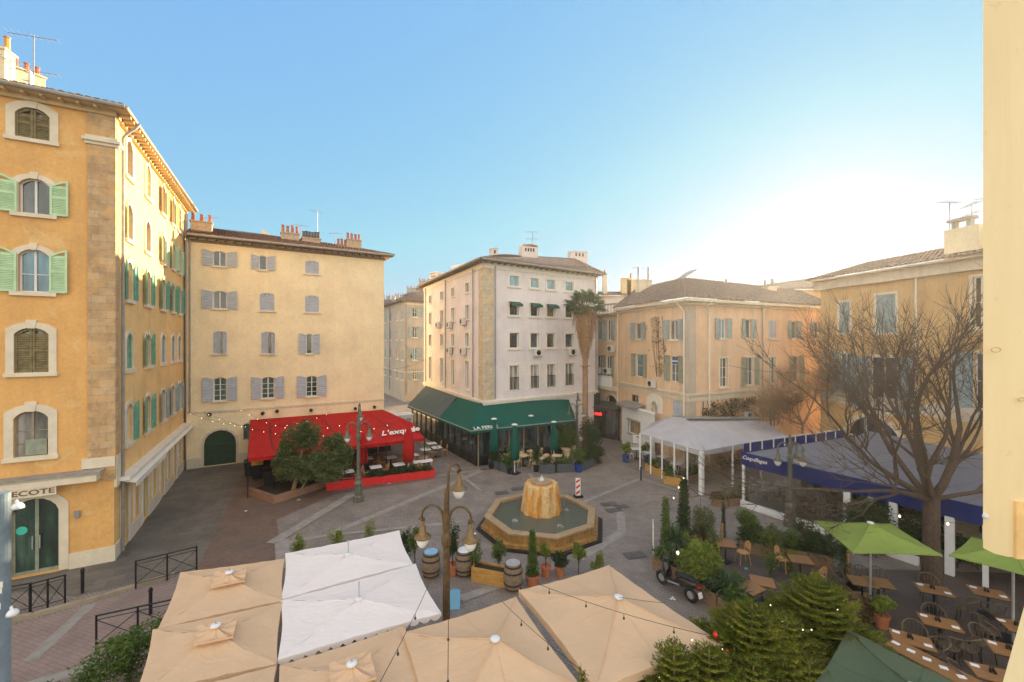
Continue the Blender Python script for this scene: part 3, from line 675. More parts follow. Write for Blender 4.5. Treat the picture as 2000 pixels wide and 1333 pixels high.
# ================================================================ CREAM BUILDING
CA = V((-22.8, 29.4, 0)); CB = V((-11.1, 36.4, 0))
cb = thing('apartment_building', 'cream four-storey building with pale lilac shutters above the red awning', 'building', CB)
wc = Wall(CA - (CB-CA).normalized()*.0, CB, 0, 16.3)
def cr(*r): return wc.rect(*r)
kw = dict(shm=m_sh_grey, slats=11, silld=.1)
for r, st in [((416,490,442,520),'open'),((506,499,521,527),'open'),((596,509,623,535),'closed'),((416,568,443,603),'open'),((507,572,536,607),'closed'),((596,577,623,610),'closed'),
              ((416,647,442,691),'ajar'),((510,648,536,691),'ajar'),((598,652,610,691),'open'),((417,737,443,783),'open'),((511,736,536,778),'open'),((598,734,620,774),'open')]:
    lower = r[1] > 730
    window(wc, cb, cr(*r), h=.14, sh=st, cols=2 if r[2]-r[0] > 18 else 1, rows=4 if lower else 1, gl=m_glassg if lower else m_glass, shw=.62 if r[0] < 460 or lower else .5, **kw)
a, b, z0, z1 = cr(398,840,461,918); z0 = .02; wc.hole(a, b, z0, z1, 1.1)
dk = M('dark_green_gate_paint', (.02,.05,.025), .5, .25, 4)
q = MB(); wc.surround(q, a, b, z0, z1, 1.1, .16, .03, False); d_ = q.build('gate', m_base, cb)
q = MB(); ap = arch(a, b, z1, 1.1); q.poly([wc.pt(a,z0,-.2), wc.pt(b,z0,-.2)] + [wc.pt(x,z,-.2) for x,z in reversed(ap)])
for k in range(1, 6): wc.box(q, a+(b-a)*k/6-.02, a+(b-a)*k/6+.02, z0, z1-.6, -.2, -.17)
wc.box(q, a, b, z1-1.15, z1-1.0, -.2, -.14); q.build('gate_leaf', dk, d_)
a, b, z0, z1 = cr(475,827,488,859); window(wc, cb, (a, b, z0, z1), h=.2, cols=1, gl=m_glassg, frm=m_framed, sill=False)
for s_ in (5.2, 7.6, 10.2, 12.3):      # windows under the awning
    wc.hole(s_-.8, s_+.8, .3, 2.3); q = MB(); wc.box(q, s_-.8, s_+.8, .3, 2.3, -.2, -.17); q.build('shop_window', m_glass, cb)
q = MB(); wc.surface(q)
BK = V((-.62, 1, 0)) * 18; q.poly([CB, CB+BK, CB+BK+V((0,0,16.3)), CB+V((0,0,16.3))]); q.build('wall', m_cream, cb)
ga0, gb0, _, _ = cr(398,840,461,918)
for x0, x1 in ((0, ga0-.16), (gb0+.16, wc.L+.03)): q = MB(); wc.box(q, x0, x1, 0, .7, 0, .03); q.build('plinth', m_base, cb)
q = MB(); wc.box(q, .0, wc.L+.05, 3.85, 4.0, 0, .05); q.build('string_course', m_base, cb)
q = MB(); wc.box(q, .1, wc.L+.7, 16.3, 16.36, 0, .6); rafters(wc, q, 16.3, .5, .55, .1); wc.box(q, .1, wc.L+.05, 16.0, 16.18, 0, .12); q.build('eave', m_soffit, cb)
q = MB(); q.tube([wc.pt(.1,16.38,.66), wc.pt(wc.L+.7,16.38,.66)], .08, 8); q.build('gutter', m_gutter, cb)
q = MB(); e0 = wc.pt(.0,16.4,.68); e1 = wc.pt(wc.L+.75,16.4,.68)
r1_ = wc.pt(wc.L-2.2,17.55,-3.4); r0_ = wc.pt(0,17.9,-3.4); tiles(q, e0, e1, r1_, r0_)
e2 = e1 + V((-.62,1,0)).normalized()*9; tiles(q, e1, e2, r1_+V((-.62,1,0)).normalized()*6, r1_); q.build('roof', m_tile, cb)
pipe(wc, .2, 4, 16.1).build('downpipe', m_gutter, cb)
dkpot = M('dark_sooty_pot', (.10,.07,.055), .8, .3, 8)
rzc = atan2(wc.u.y, wc.u.x); brick = M('pale_brick_chimney', (.46,.35,.25), .9, .25, 7, .4)
for (x0, x1, y1, n_, pm, Y) in [(378,410,436,3,m_terra,30.6),(552,581,458,4,m_terra,34.6),(592,623,468,6,dkpot,35.4),(660,675,484,3,m_terra,36.4),(678,703,471,4,m_terra,36.6)]:
    c = PY((x0+x1)/2, y1, Y); chimney(cb, (c.x, c.y), (x1-x0)/F*Y*1.05, .7, 16.6, c.z, rzc, n_, pm, brick, .55)
q = MB(); p0 = PY(511,447,34.5); p1 = PY(543,470,34.9); p2 = PY(511,475,34.5); th = V((-.4,.7,0))
q.poly([p0,p1,V((p1.x,p1.y,16.5)),V((p2.x,p2.y,16.5))]); q.poly([p0+th,p1+th,V((p1.x,p1.y,16.5))+th,V((p2.x,p2.y,16.5))+th]); q.poly([p0,p1,p1+th,p0+th]); q.poly([p0,p0+th,V((p2.x,p2.y,16.5))+th,V((p2.x,p2.y,16.5))]); q.build('parapet', m_cream, cb)
for px, py, Y, hh, az, lb in [(412,425,31,2.2,.3,'small aerial beside the leftmost chimney of the cream building'),(588,440,35.5,2.4,.8,'aerial between the middle chimneys of the cream building'),(620,412,36,4.2,1.2,'tallest aerial on the cream building roof'),(655,455,36.6,2.6,.2,'wide aerial before the right chimney of the cream building')]:
    c = PY(px, py, Y); antenna((c.x, c.y, c.z-hh), hh, lb, az, 5, 1.1)
# little lanterns and bulbs along the cream wall
for i, (px, py) in enumerate([(410,808),(513,806),(541,802),(607,800),(693,797),(730,794)]):
    c = wc.pt(wc.S(px), wc.Z(px,py), .25); t = MB(); t.tube([wc.pt(wc.S(px),c.z+.1,0), c+V((0,0,.12))], .02, 5); t.lathe([(.05,.1),(.14,.05),(.14,.0),(.09,-.12),(.03,-.16)], 8, c)
    tag(t.build('wall_lantern', m_iron, at=c), f'small dark wall lantern on the cream wall, {["above the arched gate","left end over red awning","second over red awning","midway over red awning","near right lamp post arm","at the right corner of the wall"][i]}', 'lantern', 'wall lanterns of the cream building')

# ================================================================ STREET BEHIND: far buildings
fb = thing('apartment_building', 'grey far building down the side street with pale blue shutters', 'building', (-17, 60, 0))
wl1 = Wall((-24.0, 76), (-15.9, 62), 0, 14.9); wl2 = Wall((-15.9, 62), (-9.8, 66.5), 0, 14.9)
for k, (y0, y1) in enumerate(((601,619),(638,659),(680,703),(722,741))):
    window(wl2, fb, wl2.rect(806,y0,815,y1), sh='open', shm=m_sh_blue, slats=6, shw=.6, rows=2)
    for px in (753, 763, 776, 786):
        s_ = wl1.S(px); window(wl1, fb, (s_-.5, s_+.5, wl1.Z(px, y0) if 0 else 12.2-3.0*k-.0, 13.6-3.0*k), sh='closed' if px in (753,763,786) else None, shm=m_sh_blue, slats=6)
q = MB(); wl1.surface(q); wl2.surface(q); q.build('wall', m_grey, fb)
q = MB(); wl2.box(q, 0, wl2.L, 14.4, 14.7, 0, .1); q.build('cornice', m_base, fb)
for W_ in (wl1, wl2): q = MB(); W_.box(q,0,W_.L,4.3,4.5,0,.1); q.build('string_course', m_base, fb)
q = MB(); 
tiles(q, wl1.pt(0,15,.6), wl1.pt(wl1.L+.4,15,.6), wl1.pt(wl1.L-3,17,-4), wl1.pt(0,17,-4), .4, .8); tiles(q, wl1.pt(wl1.L+.4,15,.6), wl2.pt(wl2.L,15,.6), wl2.pt(wl2.L,17,-4), wl1.pt(wl1.L-3,17,-4), .4, .8); q.build('roof', m_tile2, fb)
q = MB(); wl1.box(q, 0, wl1.L+.4, 14.9, 14.97, 0, .6); wl2.box(q, 0, wl2.L, 14.902, 14.972, 0, .55); q.build('eave', m_soffit, fb)
for px in (762, 790): pipe(wl1 if px < 790 else wl2, wl1.S(762) if px < 790 else .2, 1, 14.8, .12, .09).build('downpipe', m_pipe, fb)
# hill of roofs beyond
for i, (x0, x1, y0, Y) in enumerate([(735,765,582,100),(765,790,579,108),(788,812,566,92),(812,838,552,80),(700,745,588,115)]):
    c0 = PY(x0, y0, Y); c1 = PY(x1, y0, Y); hb = thing('town_house', ['low grey roofs seen far at the street end, left one','distant house with little chimneys on the skyline','grey-brown gabled house above the street corner','tall gabled house just left of the white building','farthest pale house at the street end'][i], 'house', (c0.x, Y, 0), 0, 'far houses at the end of the street')
    q = MB(); q.ob((c0.x, Y, 0), (c1.x-c0.x, 0, 0), (0, 12, 0), (0, 0, c0.z-1.2)); q.build('wall', [m_grey, m_pinkb, m_grey, m_grey, m_pinkb][i], hb)
    q = MB(); tiles(q, (c0.x-.3, Y-.4, c0.z-1.25), (c1.x+.3, Y-.4, c0.z-1.25), (c1.x-.8, Y+4, c0.z), (c0.x+.8, Y+4, c0.z), .5, 1); q.build('roof', m_tile2, hb)
    for k in range(3): xx = c0.x + (c1.x-c0.x)*(k+.5)/3; chimney(hb, (xx, Y+3+k*.5), .8, .6, c0.z-1, c0.z+.7, 0, 2, m_terra, m_grey, .4)
    for k in range(2):
        xx = c0.x + (c1.x-c0.x)*(k+.3)/2; q = MB().ob((xx, Y-.03, c0.z-3.6), (.9,0,0), (0,.02,0), (0,0,1.3)); q.build('window', m_glass, hb)
c = PY(770,570,100); antenna((c.x, c.y, c.z-3), 4, 'tiny aerial on the far roofs at the street end', 0, 5, 2)

# ================================================================ WHITE BUILDING
WC_ = V((-2.15, 32, 0)); WR = V((7.95, 39.07, 0)); WLf = V((-9.9, 47.2, 0))
wb = thing('apartment_building', 'pinkish white corner building with hip roof above the green awning', 'building', WC_)
wr = Wall(WC_, WR, 0, 15.05); wl_ = Wall(WLf, WC_, 0, 15.05)
blinds = []
for ci, (x0, x1) in enumerate([(995,1013),(1036,1052),(1068,1084),(1104,1120)]):
    for ri, (y0, y1) in enumerate([(539,559),(591,616),(650,680),(714,766)]):
        yy = (y0 + (0,0,0,0)[ri], y1)
        a, b = wr.S(x0), wr.S(x1); Z0 = wr.Z(1004, y1); Z1 = wr.Z(1004, y0)
        last = ri == 3
        if ri == 3: Z0 = 5.05
        wn = window(wr, wb, (a, b, Z0, Z1), sur=.16, sill=not last, cols=2 if last else 1, rows=1, gl=m_curtain if last else (m_glassb if ri == 0 else R.choice((m_glass, m_glassw, m_glass))), key=False, surm=m_trimw, dep=.12 if ri == 0 else .2)
        if ri == 1 and ci < 3 or ri == 0 and ci > 1:
            q = MB(); q.ob(wr.pt(a-.1, Z1+.06, .03), wr.u*(b-a+.2), wr.n*.45+V((0,0,-.22)), (0,0,.02)); q.ob(wr.pt(a-.1, Z1-.32, .47), wr.u*(b-a+.2), wr.n*.015, (0,0,.18)); q.build('window_awning', m_greenfab, wn) if ri == 1 else None
        if last:
            q = MB()
            for k in range(10): x = a + (b-a)*k/9; wr.box(q, x-.01, x+.01, Z0+.05, Z0+1.0, .02, .04)
            wr.box(q, a, b, Z0+1.0, Z0+1.05, .01, .05); q.build('balcony_rail', m_black, wn)
for ci, px in enumerate([913, 885, 863, 840.5]):
    for ri, (Z0, Z1) in enumerate([(13.05,13.85),(10.8,12.0),(8.5,9.65),(4.95,7.3)]):
        s_ = wl_.S(px); window(wl_, wb, (s_-.42, s_+.42, Z0, Z1), sur=.12, cols=2, key=False, surm=m_trimw, gl=m_curtain if ri == 3 or ci == 1 else m_glass, silld=.1)
q = MB(); wr.surface(q); wl_.surface(q); q.build('wall', m_white, wb)
# rounded stone quoin at the corner
q = MB(); wr.box(q, .02, .85, 4.5, 15.0, 0, .05); wl_.box(q, wl_.L-.95, wl_.L-.0, 4.5, 15.0, 0, .045); q.build('corner_quoin', m_quoin2, wb)
q = MB()
for W_ in (wr, wl_): W_.box(q, -.15 if W_ is wr else 0, W_.L + (0 if W_ is wr else .15), 4.25, 4.4, 0, .16); W_.box(q, -.1 if W_ is wr else 0, W_.L+(0 if W_ is wr else .1), 4.1, 4.25, 0, .1)
q.build('string_course', m_trimw, wb); q = MB(); wr.box(q, 0, wr.L, 14.6, 15.05, 0, .07); wl_.box(q, 0, wl_.L, 14.602, 15.048, 0, .068)
q.build('cornice', m_trimw, wb)
q = MB(); wr.box(q, -.6, wr.L+.2, 15.05, 15.12, 0, .6); wl_.box(q, -.2, wl_.L+.5, 15.052, 15.125, 0, .62); rafters(wr, q, 15.05, .5, .6); rafters(wl_, q, 15.05, .5, .6); q.build('eave', m_soffit, wb)
q = MB(); q.tube([wr.pt(-.55,15.15,.66), wr.pt(wr.L+.3,15.15,.66)], .08, 8); q.tube([wl_.pt(-.2,15.15,.68), wl_.pt(wl_.L+.55,15.15,.68)], .08, 8); q.build('gutter', m_gutter, wb)
q = MB(); ec = wr.pt(-.6,15.16,.7); er = wr.pt(wr.L+.5,15.16,.7); el = wl_.pt(-.2,15.16,.7)
pk = WC_ + V((1.5, 6.5, 16.9)); pr_ = V((6.0, 40.5, 16.9)) ; pl_ = pk + (WLf - WC_) * .8
tiles(q, ec, er, pr_, pk, .3, .5); tiles(q, el, ec, pk, pl_, .3, .5); tiles(q, er, er+V((-3,8,0)), pr_+V((-2,4,0)), pr_, .3, .5); q.build('roof', m_tile2, wb)
for px, s_ in ((966, wr.S(966)), (1160, wr.L-.3)): pipe(wr, s_, 4.5, 14.8).build('downpipe', m_pipe, wb)
for px in (926, 872, 833): pipe(wl_, wl_.S(px), 4.5, 14.8).build('downpipe', m_pipe, wb)
m_chw = M('whitewashed_chimney', (.66,.58,.54), .85, .1, 4)
def wchim(x0, x1, y0, Y, rz, holes, rnd):
    c = PY((x0+x1)/2, y0, Y); W2 = (x1-x0)/F*Y; mb = MB(); mb.box(c.x, Y, 15.5, W2, .9, c.z-15.5, rz)
    u = V((cos(rz), sin(rz), 0)); v = V((-sin(rz), cos(rz), 0))
    if rnd:
        pts = [(-W2/2*1.04*cos(pi*k/8), .22*sin(pi*k/8)) for k in range(9)]
        for (p, q_) in zip(pts, pts[1:]):
            mb.ob(V((c.x,Y,c.z+p[1]))+u*p[0]-v*.5, u*(q_[0]-p[0])+V((0,0,q_[1]-p[1])), v*1.0, (0,0,.05))
    else: mb.box(c.x, Y, c.z, W2+.1, 1, .07, rz)
    ch = mb.build('chimney', m_chw, wb); h_ = MB()
    for k in range(holes):
        p = V((c.x, Y, c.z-.42)) + u*(-W2*.32+W2*.64*(k+.5)/holes-.06) - v*.46
        h_.ob(p-u*.02, u*.15, v*.012, (0,0,.3))
    h_.build('smoke_hole', m_black, ch)
wchim(958,970,488,37,.3,1,False); wchim(1015,1048,484,38,.3,4,True); wchim(1111,1145,494,41,.3,3,False); wchim(838,868,536,52,-.9,4,True)
c = PY(1040,455,38); antenna((c.x, c.y, c.z-1.6), 1.7, 'aerial on the arched middle chimney of the white building', .4, 5, 1.3, True)
tr = MB(); tr.ob(PY(881,527,46), (2.6,-2.6,0), (.6,.6,0), (0,0,.45)); tag(tr.build('roof_terrace_screen', m_whiteplast, wb))
for s_, zz, W_, lb in [(wr.S(1048), 7.75, wr, 'on the white facade under the second window column'),(wr.S(1115), 7.75, wr, 'on the white facade beside the palm crown'),
    (wl_.S(909), 10.35, wl_, 'on the shaded side wall, upper row, nearest the corner'),(wl_.S(882), 10.2, wl_, 'on the shaded side wall, upper row, second from corner'),(wl_.S(860), 10.3, wl_, 'on the shaded side wall, upper row, third from corner'),
    (wl_.S(909), 7.85, wl_, 'on the shaded side wall, lower row, nearest the corner'),(wl_.S(882), 7.85, wl_, 'on the shaded side wall, lower row, second from corner')]:
    ac_unit(W_, s_, zz, 'white fan unit ' + lb)
# ================================================================ PEACH CORNER BUILDING
PC = V((12.3, 29.3, 0)); PL = V((9.75, 38.6, 0)); PR = V((28.3, 37.3, 0))
pb = thing('apartment_building', 'weathered peach corner building with blue-grey shutters behind the pale tent', 'building', PC)
wp = Wall(PL, PC, 0, 11.9); wq = Wall(PC, PR, 0, 11.9)
def pw(W_, ref, cols, rows_, **k):
    for (x0, x1) in cols:
        a, b = W_.S(x0), W_.S(x1); window(W_, pb, (a, b, *rows_), **k)
# left face (columns measured at the photograph)
for (x0, x1), (Z0, Z1), k in [((1241,1254),(9.15,10.55),dict(sh='open',shm=m_sh_blue)),((1307,1325),(9.1,10.55),dict(sh='open',shm=m_sh_blue)),
        ((1242,1256),(6.0,7.9),dict(sh='open',shm=m_sh_sage,rows=2)),((1309,1325),(6.0,7.9),dict(sh='open',shm=m_sh_sage,rows=3))]:
    window(wp, pb, (wp.S(x0), wp.S(x1), Z0, Z1), slats=14, cols=2 if x1-x0 > 15 else 1, shw=.55, frm=m_frame, sill=Z0 > 9, silld=.12, **k)
a, b, z0, z1 = wp.rect(1232,771,1247,800); window(wp, pb, (a,b,z0,z1), sill=False, cols=2, frm=m_framed)
a, b, z0, z1 = wp.rect(1314,783,1332,815); window(wp, pb, (a,b,z0,z1), sill=False, sh='closed', shm=m_sh_grey, slats=12)
# white arched window with oval pane
a, b, z0, z1 = wp.rect(1258,774,1302,816); q = MB()
wp.hole((a+b)/2-.42, (a+b)/2+.42, z0+.45, z1-.42, .42); wp.surround(q, (a+b)/2-.42, (a+b)/2+.42, z0+.45, z1-.42, .42, .62, .06, False)
o = q.build('window', m_trimw, pb); q = MB()
for k in range(5): x = (a+b)/2-.42+.84*k/4; wp.box(q, x-.02, x+.02, z0+.45, z1-.5, -.15, -.1)
for k in range(5): z = z0+.5+(z1-z0-1.1)*k/4; wp.box(q, (a+b)/2-.42, (a+b)/2+.42, z-.02, z+.02, -.14, -.11)
q.build('window_frame', m_frame, o); q = MB(); wp.box(q, (a+b)/2-.42, (a+b)/2+.42, z0+.45, z1-.42, -.2, -.17); q.build('pane', m_curtain, o)
# arched entrance with dark front and red sign
a, b, z0, z1 = wp.rect(1181,776,1207,858); zd = .02; a0 = max(.15, a); b0 = b
# right face
for (x0, x1), rr_, k in [((1405,1418),(9.2,10.65),dict(sh='open',shm=m_sh_blue,rows=1)),((1456,1467),(9.2,10.65),dict(sh='open',shm=m_sh_blue)),
        ((1501,1516),(9.2,10.65),dict(sh='closed',shm=m_sh_grey)),((1545,1556),(9.2,10.65),dict(sh='open',shm=m_sh_blue)),((1590,1600),(9.2,10.65),dict(sh='open',shm=m_sh_blue)),
        ((1406,1421),(5.6,7.75),dict(rows=3)),((1456,1472),(5.6,7.75),dict(sh='open',shm=m_sh_sage,rows=2)),((1502,1515),(5.6,7.75),dict(rows=2)),((1548,1560),(5.6,7.75),dict(sh='open',shm=m_sh_sage)),
        ((1502,1514),(2.6,4.2),dict(sh='closed',shm=m_sh_teal))]:
    window(wq, pb, (wq.S(x0), wq.S(x1), *rr_), slats=12, shw=.5, cols=2 if 'rows' in k else 1, sur=.1 if rr_[0] == 5.6 else 0, key=False, sill=rr_[0] > 5, silld=.1, **k)
q = MB(); wp.surface(q); wq.surface(q); q.build('wall', m_peach, pb)
q = MB()
wp.box(q, 0, wp.L+.14, 5.15, 5.3, 0, .14); wq.box(q, -.1, wq.L, 5.152, 5.302, 0, .138); wp.box(q, 0, wp.L+.08, 4.75, 5.15, 0, .05); wq.box(q, 0, wq.L, 4.752, 5.148, 0, .048)
q.build('string_course', m_base, pb); q = MB()
wp.box(q, 0, wp.L+.5, 11.75, 11.95, 0, .5); wq.box(q, -.4, wq.L, 11.752, 11.952, 0, .48); wp.box(q, 0, wp.L+.2, 11.55, 11.75, 0, .2); wq.box(q, 0, wq.L, 11.552, 11.748, 0, .19)
q.build('cornice', m_base, pb)
q = MB(); wp.box(q, wp.L-.55, wp.L+.03, .3, 11.5, 0, .03); wq.box(q, 0, .75, .3, 11.5, 0, .032); q.build('bare_corner_render', plaster('bare_corner_render', (.50,.42,.34), (.36,.3,.24), (.6,.42,.26), .5), pb)
q = MB(); e1 = wp.pt(0,12.0,.55); ec = wp.pt(wp.L+.5,12.0,.55); er = wq.pt(wq.L,12.0,.55)
ap_ = PY(1335,553,37.5); tiles(q, e1, ec, V((14.6,35.5,14.35)), V((12.2,41,14.1)), .3, .5); tiles(q, ec, er, V((28,41,13.9)), V((14.6,35.5,14.35)), .3, .5)
q.build('roof', m_tile2, pb)
for s_, W_, mm in ((wp.S(1338), wp, m_trimw), (wq.S(1383), wq, m_trimw), (wq.S(1487), wq, m_pipe)):
    q = MB(); q.tube([W_.pt(s_,.3,.1), W_.pt(s_,11.1,.1), W_.pt(s_-.3,11.5,.25), W_.pt(s_-.3,11.75,.5)], .055, 8); q.build('downpipe', mm, pb)
q = MB(); q.tube([wp.pt(.1,2.5,.1), wp.pt(.1,11.6,.1)], .05, 6); q.build('downpipe', m_trimw, pb)
for (x0, x1, y1, Y, n_, m_, ph) in [(1244,1270,549,39,2,m_pipe,1.1),(1404,1432,566,36.5,1,m_pipe,.7),(1419,1450,572,36,0,m_trimw,.3),(1491,1512,562,38,2,m_pipe,.6)]:
    c = PY((x0+x1)/2, y1, Y); chimney(pb, (c.x, c.y), (x1-x0)/F*Y, .8, 12.3, c.z, .2, n_, m_, m_base, ph, n_ != 0)
q = MB(); p0 = PY(1265,577,37); q.box(p0.x+.6, 38.5, 12.2, 2.2, .25, p0.z-12.2+.4, -.9); q.build('parapet', m_base, pb)
for i, (px, py, Y, hh) in enumerate([(1248,523,39,1.3),(1416,538,36.5,1.2),(1505,545,38,.9)]):
    c = PY(px, py, Y); antenna((c.x, c.y, c.z-hh), hh, ['aerial on the left chimney of the peach building','aerial on the middle chimney of the peach building','small aerial on the right chimney of the peach building'][i], .3, 4, 1.1)
# tilted sheet of roof glazing
sk = MB(); b0_ = PY(1318,556,38.5); sk.ob(b0_, (2.0,0,1.35), (-.3,1.2,0), (0,0,.08)); tag(sk.build('roof_hatch', m_pipe, at=b0_), 'raised grey roof hatch tilted on the peach building ridge', 'roof hatch')
for px, W_, z_, lb in [(1278, wp, 5.35, 'peach building beside the sagging cable'),(1456, wq, 3.1, 'peach wall above the tent among creepers')]: ac_unit(W_, W_.S(px), z_, 'white fan unit on the ' + lb)
# blue and white banner in a window
q = MB(); wp.box(q, wp.S(1311), wp.S(1324), 7.3, 7.75, -.1, -.08); wp.box(q, wp.S(1311), wp.S(1324), 7.48, 7.57, -.081, -.07, 1)
q.build('banner', [m_bluep, m_letter], pb)
# creeper over the ground floor wall
def leaves(mb, c, rad, n, size, rng, shell=.35, flat=.5, drop=0, mi=0):
    for _ in range(n):
        while True:
            p = V((rng.uniform(-1,1), rng.uniform(-1,1), rng.uniform(-1,1)))
            if shell * shell < p.length_squared < 1: break
        q = V((c[0]+p.x*rad[0], c[1]+p.y*rad[1], c[2]+p.z*rad[2]))
        d = V((rng.gauss(0,1), rng.gauss(0,1), rng.gauss(0,flat) - drop)).normalized(); x = d.cross(V((rng.gauss(0,1),rng.gauss(0,1),rng.gauss(0,1)))).normalized()
        s_ = size * rng.uniform(.6, 1.4); w_ = s_ * .42
        mb.poly([q, q + d*s_*.5 + x*w_*.5, q + d*s_, q + d*s_*.5 - x*w_*.5], mi)
def clumps(mb, c, rad, k, n, size, rng, cr_=.35, **kw):
    for _ in range(k):
        while True:
            p = V((rng.uniform(-1,1), rng.uniform(-1,1), rng.uniform(-1,1)))
            if p.length_squared < 1: break
        p = p * .85; g = rng.uniform(.6, 1.25) * cr_
        leaves(mb, (c[0]+p.x*rad[0], c[1]+p.y*rad[1], c[2]+p.z*rad[2]), (g*rad[0], g*rad[1], g*rad[2]), n, size, rng, 0, **kw)
rg = random.Random(11)
q = MB()
for k in range(95):
    s_ = rg.uniform(wq.S(1370), wq.S(1560)); z_ = 4.75 - abs(rg.gauss(0,.6)) - .2; leaves(q, wq.pt(s_, z_, .2), (.4,.3,.3), 45, .16, rg, 0, drop=.8)
st = MB()
for k in range(26):
    s_ = rg.uniform(wq.S(1370), wq.S(1560)); st.tube([wq.pt(s_,2.2,.06), wq.pt(s_+rg.uniform(-.3,.3),3.4,.09), wq.pt(s_+rg.uniform(-.5,.5),4.7,.08)], .02, 4)
t = thing('climbing_plant', 'brownish green creeper hanging on the peach wall above the tent', 'creeper', wq.pt(4,4,0)); q.build('foliage', m_leaf_brown, t); st.build('stem', m_bark, t)
q = MB(); st = MB()
for k in range(60):
    s_ = wp.S(1284) + rg.gauss(0,.45); z_ = rg.uniform(6.5, 10.8); leaves(q, wp.pt(s_ + (10.8-z_)*.12, z_, .08), (.25,.08,.25), 12, .12, rg, 0, drop=1)
for k in range(7):
    s_ = wp.S(1284)+rg.uniform(-.8,.8); st.tube([wp.pt(s_,10.9,.05), wp.pt(s_+rg.uniform(-.3,.5),9,.05), wp.pt(s_+rg.uniform(0,.9),6.2,.05)], .015, 4)
t = thing('climbing_plant', 'dry brown vine stems between the two shuttered window columns', 'creeper', wp.pt(5,6,0)); q.build('foliage', m_leaf_brown, t); st.build('stem', m_bark, t)
# ---------------- connecting wing with the balcony, left of the peach face
kb = thing('apartment_building', 'narrow peach wing with a railed balcony behind the palm', 'building', (9.9,38.4,0))
wk = Wall((7.6, 42.0), (9.75, 38.6), 0, 11.6)
wk = Wall((7.3, 42.5), PL, 0, 11.6)
for r_, k in [((1186,625,1196,665), dict(sh='open', shm=m_sh_blue)), ((1168,628,1176,663), dict(sh='closed', shm=m_sh_blue))]:
    window(wk, kb, wk.rect(*r_), slats=12, shw=.4, **k)
for x0, x1 in ((1166,1176),(1184,1194)): window(wk, kb, (wk.S(x0), wk.S(x1), 5.6, 7.6), sh='open', shm=m_sh_sage, sill=False, slats=12, shw=.4)
ea, eb = wk.S(1181), min(wk.L-.08, wk.S(1206)); wk.hole(ea, eb, .02, 3.95, 1.2)
q = MB(); wk.surround(q, ea, eb, .02, 3.95, 1.2, .3, .05, False); d_ = q.build('doorway', m_base, kb)
q = MB(); wk.box(q, ea, eb, .02, 2.4, -.25, -.2); [wk.box(q, ea+(eb-ea)*k/5-.03, ea+(eb-ea)*k/5+.03, .02, 2.3, -.2, -.15) for k in range(1,5)]; wk.box(q, ea, eb, .02, 3.95, -.7, -.6); q.build('door', m_black, d_)
q = MB(); wk.surface(q); q.build('wall', m_peach, kb)
q = MB(); wk.box(q, 0, wk.L, 4.55, 4.75, 0, .8); wk.box(q, 0, wk.L, 4.4, 4.55, 0, .6); wk.box(q, 0, wk.L, 4.75, 4.82, 0, .85); b_ = q.build('balcony', m_base, kb)
q = MB(); L_ = wk.L
for k in range(13): wk.box(q, k*L_/13, k*L_/13+.04, 4.82, 5.75, .78, .82)
for z in (5.1,5.4,5.75): wk.box(q, 0, L_, z, z+.04, .78, .82)
wk.box(q, 0, L_, 4.82, 5.7, .74, .76); q.build('balcony_rail', m_whiteplast, b_)
q = MB(); wk.box(q, 0, wk.L, 11.4, 11.6, 0, .4); wk.box(q, 0, wk.L, 12.35, 12.5, .1, .3)
for k in range(12): wk.box(q, k*L_/12, k*L_/12+.05, 11.6, 12.4, .12, .18)
q.build('roof_rail', m_pipe, kb)
for px in (1171, 1189): ac_unit(wk, wk.S(px), 4.95 if 0 else 5.9, 'white fan unit behind the balcony rail, ' + ('left' if px == 1171 else 'right'))
ac_unit(wk, wk.S(1197), 8.0, 'white fan unit under the shuttered window right of the palm crown')
# set-back upper storey with blue window behind
sb = thing('apartment_building', 'set-back pale storey with a blue-glazed window between white and peach buildings', 'building', (9,46,0))
w_ = Wall((6.5, 47), (13.5, 46), 0, 14.0); window(w_, sb, (w_.S(1166), w_.S(1181), 12.4, 13.9-.25), cols=1); q = MB(); w_.surface(q); q.build('wall', m_white, sb)
q = MB(); tiles(q, w_.pt(-.2,14.0,.5), w_.pt(w_.L,14.0,.5), w_.pt(w_.L,14.9,-4), w_.pt(0,14.9,-4), .3, .5); q.build('roof', m_tile2, sb)
for px, y, n_ in ((1181,540,1),(1222,545,0),(1232,548,1)):
    c = PY(px, y, 47); chimney(sb, (c.x, c.y), 1.0 if px > 1200 else .4, .6, 13.9, c.z, 0, n_, m_terra, m_base if px == 1181 else m_sofl, .6)
# dark canopy with a glowing red sign at the doorway
cp = thing('entrance_canopy', 'dark entrance canopy with glowing red sign between palm and white kiosk', 'canopy', (9, 40, 0))
wk2 = Wall((6.9, 40.8), (9.85, 37.9), 0, 3)
q = MB(); wk2.box(q, .2, wk2.L-.1, 2.7, 2.9, -.3, 1.0); q.ob(wk2.pt(.1,2.9,1.1), wk2.u*(wk2.L), -wk2.n*1.3+V((0,0,.45)), (0,0,.05)); q.build('roof', M('dark_canopy', (.05,.055,.05), .7), cp)
q = MB(); wk2.box(q, .25, wk2.L-.3, .0, 2.7, .02, .08)
q.build('glazed_front', m_glass, cp)
q = MB()
for k in range(6): wk2.box(q, .2+k*(wk2.L-.4)/5, .28+k*(wk2.L-.4)/5, 0, 2.7, .08, .14)
q.build('frame', m_black, cp)
tb = text_mb('cash', .46, .02, .2, .012); place_text(tb, wk2.pt(wk2.L*.56, 2.35, .95), wk2.u, (0,0,1)); tb.build('lettering', m_neon, cp)
gw = thing('passage_gate', 'tall dark gate panel beside the palm trunk', 'gate', (8, 38.6, 0))
